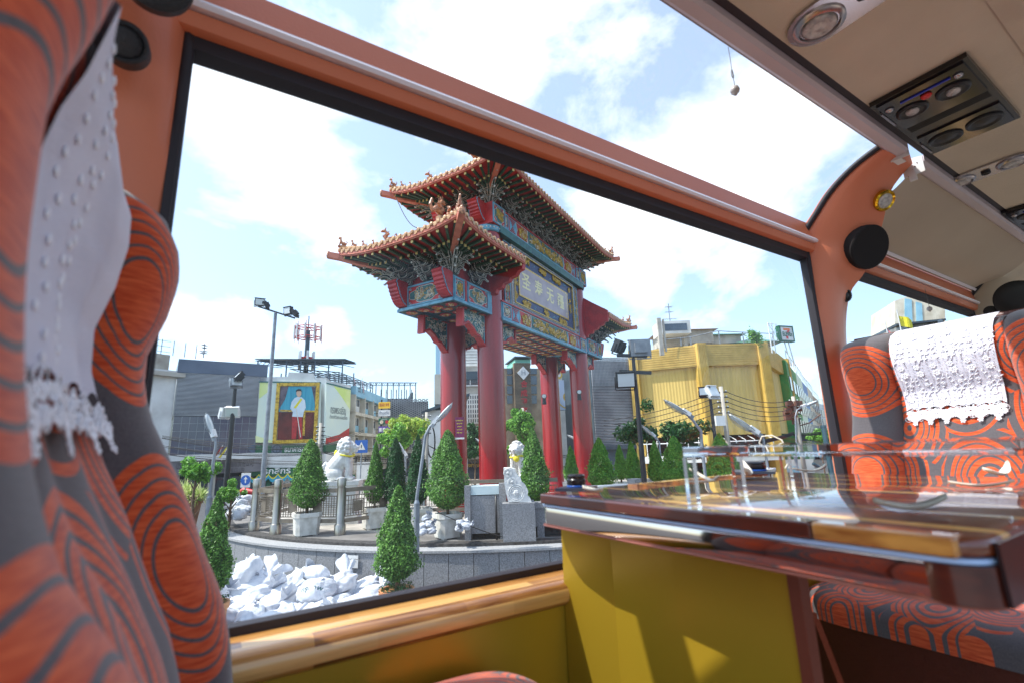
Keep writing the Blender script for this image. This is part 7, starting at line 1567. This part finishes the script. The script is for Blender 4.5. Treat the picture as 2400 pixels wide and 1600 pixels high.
# seat local frame: x forward (away from backrest), y across 0..w from aisle to window, z up, origin at camera height
ZC=[-.42,-.26,-.21,-.16,-.11,-.05,-.002,.05,.09,.131,.177,.223,.258,.296,.325,.345]
XC=[.075,.051,.044,.031,.009,-.013,-.035,-.060,-.071,-.072,-.057,-.049,-.051,-.067,-.10,-.155]
XNZ=[-.42,-.20,-.101,-.072,-.057,-.029,-.003,.017,.047,.086,.119,.193,.225,.256,.345]; XNX=[.06,.022,-.022,-.041,-.051,-.062,-.070,-.074,-.080,-.085,-.088,-.091,-.086,-.077,-.060]
def seatback(tx,flip,y0,y1,wb,rec,label,near_drop=0.,top=.345,name='passenger_seat',dz=0.0,near=False):
    root=empty(name,B(tx,(y0+y1)/2,-.5),label,'bus seat','patterned orange bus seats'); OFF[root.name]=V([0,0,0]); root.location=(0,0,0)
    org=V([tx,0,1.9]); root.location=tuple(org); sgn=-1 if flip else 1
    def crest(z): return np.interp(z,ZC,XC)
    crest0=crest; ncf=(lambda z: float(np.interp(z,XNZ,XNX))) if near else crest
    def surf(y,z,part):
        x=crest(z); 
        if part=='c':
            t=(y-(y0+wb))/(y1-y0-2*wb); return x-rec-.010*abs(2*t-1)**3*-1-.006*math.sin(math.pi*t)*0
    def bol(b,ya,yb,drop,outer,cf=None):
        crest=cf or crest0
        n=14; m=46; zt=top
        def f(u,v):
            y=ya+(yb-ya)*u; z=-.42+(zt+.42)*v; k=2*u-1; bulge=(1-abs(k)**2.6)**.5
            x=crest(min(z,.345)); rr=-(rec+.012)+(rec+.012)*bulge-drop*1.0
            # shape waist: seam pinched where the head bolster meets the shoulder
            xx=x+rr
            zz=z
            if v>.93: e=(v-.93)/.07; xx-=.05*e*e; zz=z-.0
            return V([sgn*xx,y,zz])
        b.grid(f,n,m)
        # outer side and back
        for ys in (ya,yb):
         pts=[]
         for v in np.linspace(0,1,m+1):
            z=-.42+(zt+.42)*v; x=crest(min(z,.345))-(rec+.012)-drop-(.05*((v-.93)/.07)**2 if v>.93 else 0); pts.append((x,z))
         vs=[V([sgn*x,ys,z]) for x,z in pts]+[V([sgn*(-.22 -.05*z),ys,z]) for x,z in pts]
         b.add(vs,[(i,i+1,m+2+i,m+1+i) for i in range(m)])
    b=MB(); bol(b,y1-wb,y1,0,1); b.build('bolster',ring_mat('cloth_bolster','bolster',cy=(y1-wb*.42 if flip else .600),cz=.18,pz=.292,ry=(wb*.44 if flip else .052),rz=.068,xk=(0 if flip else .9)),root,world=False,smooth=True,auto=60)
    b=MB(); bol(b,y0,y0+wb,near_drop,-1,ncf); b.build('bolster',ring_mat('cloth_bolster2','bolster',cy=y0+wb*.45,cz=.15,pz=.335,ry=wb*.5,rz=.085),root,world=False,smooth=True,auto=60)
    b=MB()
    def fc(u,v):
        y=y0+wb+(y1-y0-2*wb)*u; z=-.42+(top-.004+.42)*v; x=(crest0(min(z,.345))-rec)*u+((ncf(min(z,.345))-.026) if near else (crest0(min(z,.345))-rec))*(1-u)+.006*math.sin(math.pi*((u*3)%1)) - (.05*((v-.93)/.07)**2 if v>.93 else 0); return V([sgn*x,y,z])
    b.grid(fc,36,50); b.build('backrest',FC,root,world=False,smooth=True)
    # seams
    b=MB()
    for yy,cq in ((y0+wb,(lambda z:(ncf(z)-.030) if near else crest0(z)-rec-.004)),(y1-wb,lambda z:crest0(z)-rec-.004)): b.tube([V([sgn*cq(z),yy,z]) for z in np.linspace(-.42,.315,40)],.0032,6)
    b.build('seam_piping',FC,root,world=False,smooth=True)
    b=MB(); b.add([V([sgn*(-.215-.05*z),y,z]) for z in (-.5,top) for y in (y0,y1)]+[V([sgn*(-.20-.05*z-.02),y,z]) for z in (-.5,top) for y in (y0,y1)],[(0,1,3,2),(4,6,7,5),(0,4,5,1),(2,3,7,6),(0,2,6,4),(1,5,7,3)])
    def ft(u,v): 
        y=y0+(y1-y0)*u; x0=crest(.345)-rec-.05; x1=-.235; return V([sgn*(x0+(x1-x0)*v),y,top+.012*math.sin(math.pi*v)-.004])
    b.grid(ft,20,8); b.build('seat_shell',DKL,root,world=False,smooth=True,auto=40)
    return root,sgn,crest
def cushion(root,sgn,y0,y1,x0,x1,zt,th=.10):
    b=MB()
    def f(u,v):
        # superelliptic wrap: u round the outline, v from top centre down
        a=2*math.pi*u; ex=abs(math.cos(a))**.35*math.copysign(1,math.cos(a)); ey=abs(math.sin(a))**.35*math.copysign(1,math.sin(a)); k=min(1,v*1.25); r=math.sin(k*math.pi/2)**.5 if v<.8 else 1
        z=zt-(1-math.cos(k*math.pi/2))**1.5*th*.75-(.0 if v<.8 else (v-.8)/.2*th*.5)
        return V([sgn*((x0+x1)/2+(x1-x0)/2*ex*r),(y0+y1)/2+(y1-y0)/2*ey*r,z])
    b.grid(f,72,24); b.build('seat_cushion',ring_mat('cloth_cushion','cell',scale=7.,axes=(1,0),loc=(.3,.2,0)),root,world=False,smooth=True)
    b=MB(); b.box((min(sgn*x0,sgn*x1)+.01,y0+.012,zt-.26),(max(sgn*x0,sgn*x1)-.02,y1-.012,zt-th*1.02)); b.build('seat_base',DKL,root,world=False)
    b=MB(); 
    for yy in (y0+.08,y1-.12): b.box((min(sgn*x0,sgn*x1)+.15,yy,-.85),(min(sgn*x0,sgn*x1)+.20,yy+.04,zt-.26))
    b.box((min(sgn*x0,sgn*x1)+.05,y0+.05,zt-.30),(max(sgn*x0,sgn*x1)-.05,y0+.09,zt-.262))
    b.build('seat_leg',M['black'],root,world=False)
sL,sg1,crest=seatback(0,False,.235,.80,.15,.052,'nearest orange seat filling the left edge of the photo',0,near=True)
cushion(sL,1,.24,.775,-.02,.47,-.318)
sR,sg2,_=seatback(1.83-.05,True,.225,.795,.15,.043,'orange seat facing the camera on the far side of the table',0)
cushion(sR,-1,.22,.785,-.02,.46,-.372,.055)
# neighbouring aisle side seat of the facing pair
sR2,_,_=seatback(1.83-.05,True,-.36,.215,.15,.043,'aisle seat at the right edge of the photo, facing the camera',0); cushion(sR2,-1,-.36,.21,-.02,.46,-.372,.055)
# ---------------------------------------------------------------- lace head covers
LACE=mat('white_lace_cloth',srgb(226,224,236),srgb(212,210,224),ns=12,r=.85,bs=500,bst=.25)
EMB=mat('embroidery_thread',srgb(240,240,246),r=.75)
def headcover(root_loc,label,surf,ya,yb,ztop,zbot,nrm,over,seed,wav=.0014,emb=1.0):
    # surf(y,z)->point on the backrest; cloth hangs just off it with gentle folds
    root=empty('lace_head_cover',root_loc,label,'head cover','lace covers on the seats'); rr=random.Random(seed); ph=rr.uniform(0,6)
    hgt=ztop-zbot; nrm=V(nrm)
    def P(u,v,o=0):   # u across 0..1, v down 0..1
        # lower part slightly wider than the top
        y=ya+(yb-ya)*u; y+= (u-.5)*.03*v; z=ztop-hgt*v+ .006*(u-.5)
        off=.0105+wav*(.5+.5*math.sin(u*17+ph+v*2))*v+o
        return surf(y,z)+nrm*off
    b=MB()
    vb=.86 # cloth body ends with a scalloped edge, pierced lace below
    def body(u,v):
        e=vb-.022*abs(math.sin(u*math.pi*8)); return P(u,v*e)
    b.grid(body,96,60)
    if over: # over the top of the seat and down behind
        b.grid(lambda u,v:over(ya+(yb-ya)*u,v),40,10)
    cl=b.build('cloth',LACE,root,smooth=True)
    b=MB()
    du=lambda u,v:(P(min(u+.01,1.2),v)-P(u-.01,v)); 
    def flower(u,v,r,n=6,th=.0009,ring=True):
        c=P(u,v,.0016); e1=unit(P(u+.02,v)-P(u-.02,v)); e2=unit(P(u,v+.02)-P(u,v-.02)); e3=unit(np.cross(e1,e2)); 
        if e3.dot(nrm)<0: e3=-e3
        a0=rr.uniform(0,6)
        for k in range(n):
            a=a0+2*math.pi*k/n; p=c+(e1*math.cos(a)+e2*math.sin(a))*r*.62
            b.blob(p,(r*.36,r*.36,th*1.1*emb),7,0,np.array([e1,e2,e3]))
        b.blob(c,(r*.26,r*.26,th*1.5*emb),7,0,np.array([e1,e2,e3]))
    # rows of embroidered flowers and leafy tendrils
    cols=6
    for j,v in enumerate((.10,.17,.46,.53,.76,.82) if emb==1 else ()):
        for i in range(cols): flower((i+.5)/cols+(.012 if j%2 else -.008),v+rr.uniform(-.006,.006),.0105 if j%2 else .0088,6)
    for j,v in enumerate((.28,.34,.63,.69) if emb==1 else ()):
        for i in range(cols): flower((i+(.25 if j%2 else .75))/cols,v+rr.uniform(-.01,.01),.0062,5)
    for i in range(cols*2 if emb==1 else 0):
        for (va,vb_) in ((.20,.44),(.55,.74)):
            u0=(i+.5)/(cols*2); pts=[P(u0+.030*math.sin(t*5+i*1.7),va+(vb_-va)*t,.0012) for t in np.linspace(0,1,9)]; b.tube(pts,.0011,4)
            for t in (.2,.4,.6,.8):
                p=P(u0+.030*math.sin(t*5+i*1.7)+.014*(-1)**int(t*10),va+(vb_-va)*t,.0014); d=unit(P(u0+.03,va)-P(u0,va))*(-1)**int(t*10)+V([0,0,.6]); b.tube([p-d*.003,p,p+d*.004],[.0006,.0019,.0006],5)
    # pierced border: rows of open work flowers hanging from the edge
    for i in range(cols*3):
        u=(i+.5)/(cols*3); flower(u,.885+.012*(i%3==1),.0085,6,.0012); 
        if i%3==1: flower(u,.945,.0125,8,.0012); flower(u,.99,.0075,5,.0012)
        else: flower(u,.93,.0088,6,.0012)
    for i in range(90):
        u=rr.random(); v=rr.uniform(.86,.95); r=rr.uniform(.004,.008); c=P(u,v,.001); b.tube([c+V([0,1,0])*r*math.cos(a)+Z*r*math.sin(a) for a in np.linspace(0,6.28,9)],.0009,4)
    b.build('embroidery',EMB,root,smooth=True)
    if emb<1:
        b=MB()
        for k in range(46):
            u=(.16,.30,.42)[k%3]+rr.uniform(-.03,.03); v=.12+.72*k/46; b.blob(P(u,v,.001),(.0012,.0042,.0042),8,0)
        b.build('embroidered_dot_trail',EMB,root,smooth=True)
    if emb<1: return root
    b=MB()   # eyelet holes as small dark dots along curved lines
    for i in range(cols*3):
        for k in range(26):
            v=.05+.78*k/26; u=(i+.5)/(cols*3)+.010*math.sin(k*.8+i); c=P(u,v,.0013); b.blob(c,(.0007,.0011,.0011),5,0)
    b.build('eyelet',mat('eyelet_shadow',srgb(70,60,64),r=.9),root)
    return root
def sR_surf(y,z): return V([1.78+-(crest(z)-.043),y,z+1.9])
def overR(y,v): a=v*math.pi*.5; return V([1.78+.098+.043+.05-.0+.10*v,y,1.9+.345+.010+.0*v-(.02*v*v)])
headcover(B(1.86,.52,.30),'white lace head cover hanging on the facing seat behind the table',lambda y,z:(sR_surf(y,z) if z<.322 else V([1.78+.10+.043+(z-.322)*2.0,y,1.9+.322+(z-.322)*.8])),.645,.388,.352,.030,(-1,0,0),None,3)
def sL_surf(y,z):
    zz=min(z,.322); nd=.016*(1-min(1,max(0,(y-.385)/.265))); uu=min(1,max(0,(y-.385)/.265)); x=(crest(zz)-.052)*uu+(float(np.interp(zz,XNZ,XNX))-.026)*(1-uu)
    if z>.322: x-=(z-.322)*2.2; return V([x,y,1.9+.322+(z-.322)*.7])
    return V([x,y,z+1.9])
headcover(B(-.1,.5,.30),'blurred white lace head cover on the nearest seat at the left',sL_surf,.385,.612,.352,.008,(1,0,0),None,7,.009,.6)
# ================================================================ TABLE
TOPM,nt_,bb_=newmat('lacquered_table_top'); 
def table_mat():
    ma,nt,b=TOPM,nt_,bb_; N=nt.nodes; L=nt.links; tc=N.new('ShaderNodeTexCoord'); sp=N.new('ShaderNodeSeparateXYZ'); L.new(tc.outputs['Object'],sp.inputs[0])
    mp=N.new('ShaderNodeMapping'); mp.inputs['Scale'].default_value=(14,1.2,14); L.new(tc.outputs['Object'],mp.inputs[0]); nz=N.new('ShaderNodeTexNoise'); nz.inputs['Scale'].default_value=3; nz.inputs['Detail'].default_value=7; L.new(mp.outputs[0],nz.inputs[0])
    d=N.new('ShaderNodeValToRGB'); d.color_ramp.elements[0].color=srgb(76,32,18); d.color_ramp.elements[1].color=srgb(128,62,30); L.new(nz.outputs[0],d.inputs[0])
    l=N.new('ShaderNodeValToRGB'); l.color_ramp.elements[0].color=srgb(222,156,72); l.color_ramp.elements[1].color=srgb(246,200,120); L.new(nz.outputs[0],l.inputs[0])
    fr=math_(nt,'FRACT',math_(nt,'MULTIPLY',sp.outputs[0],1/.105)); st=math_(nt,'GREATER_THAN',fr,.80)
    mx=N.new('ShaderNodeMixRGB'); L.new(st,mx.inputs[0]); L.new(d.outputs[0],mx.inputs[1]); L.new(l.outputs[0],mx.inputs[2]); L.new(mx.outputs[0],b.inputs['Base Color'])
    b.inputs['Roughness'].default_value=.3; b.inputs['Coat Weight'].default_value=1; b.inputs['Coat Roughness'].default_value=.015; b.inputs['Coat IOR'].default_value=1.45
table_mat()
ZT=-.087; X0,X1=.545,1.32; Y0,Y1=.150,.795
tb=empty('bus_table',B(.93,.5,-.85),'glossy dark wooden table with pale inlays beside the window, between the facing seats','table')
def rbox2(mb,x0,y0,x1,y1,z0,z1,r=.025,bv=.006,mi=0):
    def ring(ins,z):
        pts=[]
        for cx,cy,a0 in ((x1-r,y1-r,0),(x0+r,y1-r,90),(x0+r,y0+r,180),(x1-r,y0+r,270)):
            for k in range(7): a=R_(a0+15*k); pts.append(B(cx+(r-ins)*math.cos(a),cy+(r-ins)*math.sin(a),z))
        return pts
    rs=[ring(bv,z0),ring(bv*.3,z0+bv*.3),ring(0,z0+bv),ring(0,z1-bv),ring(bv*.3,z1-bv*.3),ring(bv,z1)]; n=28
    mb.add([p for q in rs for p in q],[(i*n+j,i*n+(j+1)%n,(i+1)*n+(j+1)%n,(i+1)*n+j) for i in range(5) for j in range(n)]+[tuple(range(n-1,-1,-1)),tuple(5*n+j for j in range(n))],mi)
b=MB(); rbox2(b,X0,Y0,X1,Y1,ZT-.017,ZT,.03); b.build('table_top',TOPM,tb,smooth=True,auto=50)
LW=mat('light_oak_edge',srgb(206,148,72),srgb(150,90,40),ns=8,r=.3,coat=1,stretch=(12,2,12)); DKW=mat('dark_edge_wood',srgb(88,36,22),srgb(62,24,16),ns=4,r=.3,coat=1,stretch=(12,1,12))
for (ya,yb,m) in ((.286,.775,DKW),(.168,.285,LW)): b=MB(); b.box(B(X0-.003,ya,ZT-.0165),B(X0+.02,yb,ZT+.0012)); o=b.build('edge_strip',m,tb); md=o.modifiers.new('b','BEVEL'); md.width=.003; md.segments=3
b=MB(); b.box(B(X0+.25,Y1-.026,ZT-.02),B(X1-.03,Y1+.002,ZT+.0012)); b.build('edge_strip',LW,tb)
b=MB(); rbox2(b,X0+.002,Y0+.002,X1-.002,Y1-.002,ZT-.0225,ZT-.0175,.03,.0015); b.build('pale_blue_strip',mat('pale_blue_strip',srgb(178,206,244),r=.25),tb,smooth=True,auto=50)
b=MB(); rbox2(b,X0+.004,Y0+.004,X1-.004,Y1-.004,ZT-.0540,ZT-.0228,.03,.002); b.build('steel_apron',mat('polished_steel',srgb(206,196,190),r=.06,m=1.0),tb,smooth=True,auto=50)
b=MB(); rbox2(b,X0+.001,Y0+.001,X1-.001,Y1-.001,ZT-.0572,ZT-.0542,.03,.002); b.build('apron_bead',mat('copper_bead',srgb(160,98,84),r=.3,m=.5),tb,smooth=True,auto=50)
b=MB(); b.box(B(X0+.02,Y0-.003,ZT-.054),B(X0+.40,Y0+.0,ZT-.004)); b.build('end_cap',PBLK,tb)
b=MB(); b.lathe([(.0304,ZT-.0540),(.0304,ZT-.0228)],B(X0+.030,Y0+.030,0),28); b.build('corner_cap',DKW,tb,smooth=True,auto=40)
# pedestal with faceted front
pf=[(.598,.788),(.628,.684),(.632,.552),(.645,.378),(.665,.378),(.665,.788)]
b=MB(); b.prism(pf,B(0,0,-.85),V([1,0,0]),V([0,1,0]),Z*(.85+ZT-.0576)); b.build('pedestal',OLV,tb)
b=MB(); b.box(B(.641,.362,-.85),B(.662,.377,ZT-.0578)); b.build('pedestal_edge',mat('copper_edge',srgb(112,56,40),r=.4),tb)
b=MB(); b.lathe([(.006,0),(.008,-.006),(.004,-.010)],B(.60,.75,ZT-.0578),12); b.build('screw_head',mat('copper_screw',srgb(150,90,70),r=.3,m=.6),tb)
# acrylic stand
ACR,nt_a,ba=newmat('clear_acrylic'); ba.inputs['Transmission Weight'].default_value=1; ba.inputs['Roughness'].default_value=.02; ba.inputs['IOR'].default_value=1.45; ba.inputs['Base Color'].default_value=(.97,.98,.98,1)
st=empty('acrylic_stand',B(.7,.35,ZT),'clear acrylic stand shelf standing on the table, right of centre','stand')
def abar(p,q,w,h_,mb):
    d=unit(q-p); a=unit(np.cross(d,Z)) if abs(d[2])<.9 else V([0,1,0]); c=np.cross(a,d); mb.obox((p+q)/2,np.array([d,a,c]),(np.linalg.norm(q-p)/2,w/2,h_/2))
xa,xb,ya_,yb_,zh=.595,.86,.480,.12,ZT+.080
b=MB(); b.box(B(xa,yb_,zh-.014),B(xb,ya_,zh)); o=b.build('shelf',ACR,st); md=o.modifiers.new('b','BEVEL'); md.width=.0015; md.segments=2
for (x,y) in ((xa+.006,ya_-.006),(xb-.006,ya_-.006),(xa+.12,ya_-.006),(xb-.006,yb_+.006)): b=MB(); b.box(B(x-.0065,y-.0065,ZT+.001),B(x+.0065,y+.0065,zh-.0145)); b.build('leg',ACR,st)
# phone holders
def holder(px,py,f_y,label,s=1.0):
    c=atZ(px,py,1.9+ZT+.002); root=empty('round_gadget',c,label,'gadget','black round gadgets on the table'); az=.5
    a=V([math.cos(az),math.sin(az),0]); e=np.cross(Z,a); b=MB(); b.obox(c+Z*.003,np.array([a,e,Z]),(.055*s,.050*s,.003)); b.build('base_plate',mat('slate_blue_plastic',srgb(52,60,76),r=.3),root)
    b=MB(); b.lathe([(.030*s,.006),(.0315*s,.008),(.030*s,.0095)],c,28,0); b.build('blue_ring',mat('blue_ring',srgb(40,90,180),r=.3),root,smooth=True)
    b=MB(); b.lathe([(.028*s,.009),(.030*s,.013),(.030*s,.020),(.0275*s,.022),(.0275*s,.0235),(.0285*s,.025),(.028*s,.028),(.024*s,.030),(.001,.0305)],c,32,0); b.build('puck',PBLK,root,smooth=True,auto=35)
holder(1352,1147,0,'black round gadget on a square base near the window corner of the table',.62); holder(1768,1107,0,'black round gadget on a square base seen through the acrylic stand',1.0)
# white charger plug and cable
b=MB(); c=atZ(1789,1098,1.9+ZT)+Z*.034; b.tube([c,c+Z*.004,c+Z*.006,c+Z*.022],[.0015,.0015,.0065,.0065],12); pts=[c+Z*.022,c+Z*.045,c+Z*.062+V([.004,-.008,0]),c+Z*.064+V([.01,-.035,0]),c+Z*.05+V([.015,-.06,0]),c+Z*.02+V([.01,-.075,0]),c-Z*.01+V([.0,-.085,0]),c-Z*.030+V([-.02,-.08,0])]
b.tube(pts,.0022,8); o=b.build('charging_cable',mat('cream_cable',srgb(222,214,196),r=.5),None,loc=c,smooth=True,auto=50); tag(o,'white charging cable with a plug arching over the acrylic stand','cable')
# white petal like scraps
PET=mat('wilted_petal',srgb(236,230,216),srgb(214,204,186),ns=30,r=.6)
def petal(px,py,ln,wd,az,curl,label,lift=.0,n=10,fork=False):
    c=atZ(px,py,1.9+ZT+.0015); b=MB(); d=V([math.cos(az),math.sin(az),0]); e=np.cross(Z,d)
    def f(u,v):
        t=u*2-1; w=wd*(1-abs(t)**3)**.5*(1+.25*math.sin(5*t)); return c+d*(ln/2*t)+e*(w*(v-.5)+.12*ln*t*t)+Z*(curl*abs(t)**1.7*(1 if t>0 else .5)+.004+.35*wd*(2*v-1)**2+lift)
    b.grid(f,n*2,6); 
    b2=len(b.v)
    o=b.build('petal_scrap',PET,None,loc=c,smooth=True); md=o.modifiers.new('s','SOLIDIFY'); md.thickness=.0008; tag(o,label,'petal','wilted petal scraps on the table')
petal(1393,1157,.040,.016,1.9,.006,'crumpled white petal scrap beside the gadget at the table window corner'); petal(1665,1130,.10,.010,1.2,.022,'long thin petal scrap at the foot of the acrylic stand'); petal(1640,1134,.06,.008,2.6,.004,'thin flat petal scrap crossing the stand leg')
petal(1755,1118,.07,.018,.6,.030,'broad upright petal scrap in front of the second gadget'); petal(1905,1107,.085,.010,-.6,.014,'twisted petal scrap on the far table edge behind the cable')
petal(2140,1202,.066,.017,-1.1,.012,'largest curled petal scrap near the pale edge inlay'); petal(2300,1145,.075,.009,-1.4,.008,'curved thin petal scrap at the right side of the table'); petal(2350,1118,.06,.014,-.4,.022,'upright petal scrap at the right photo edge on the table')
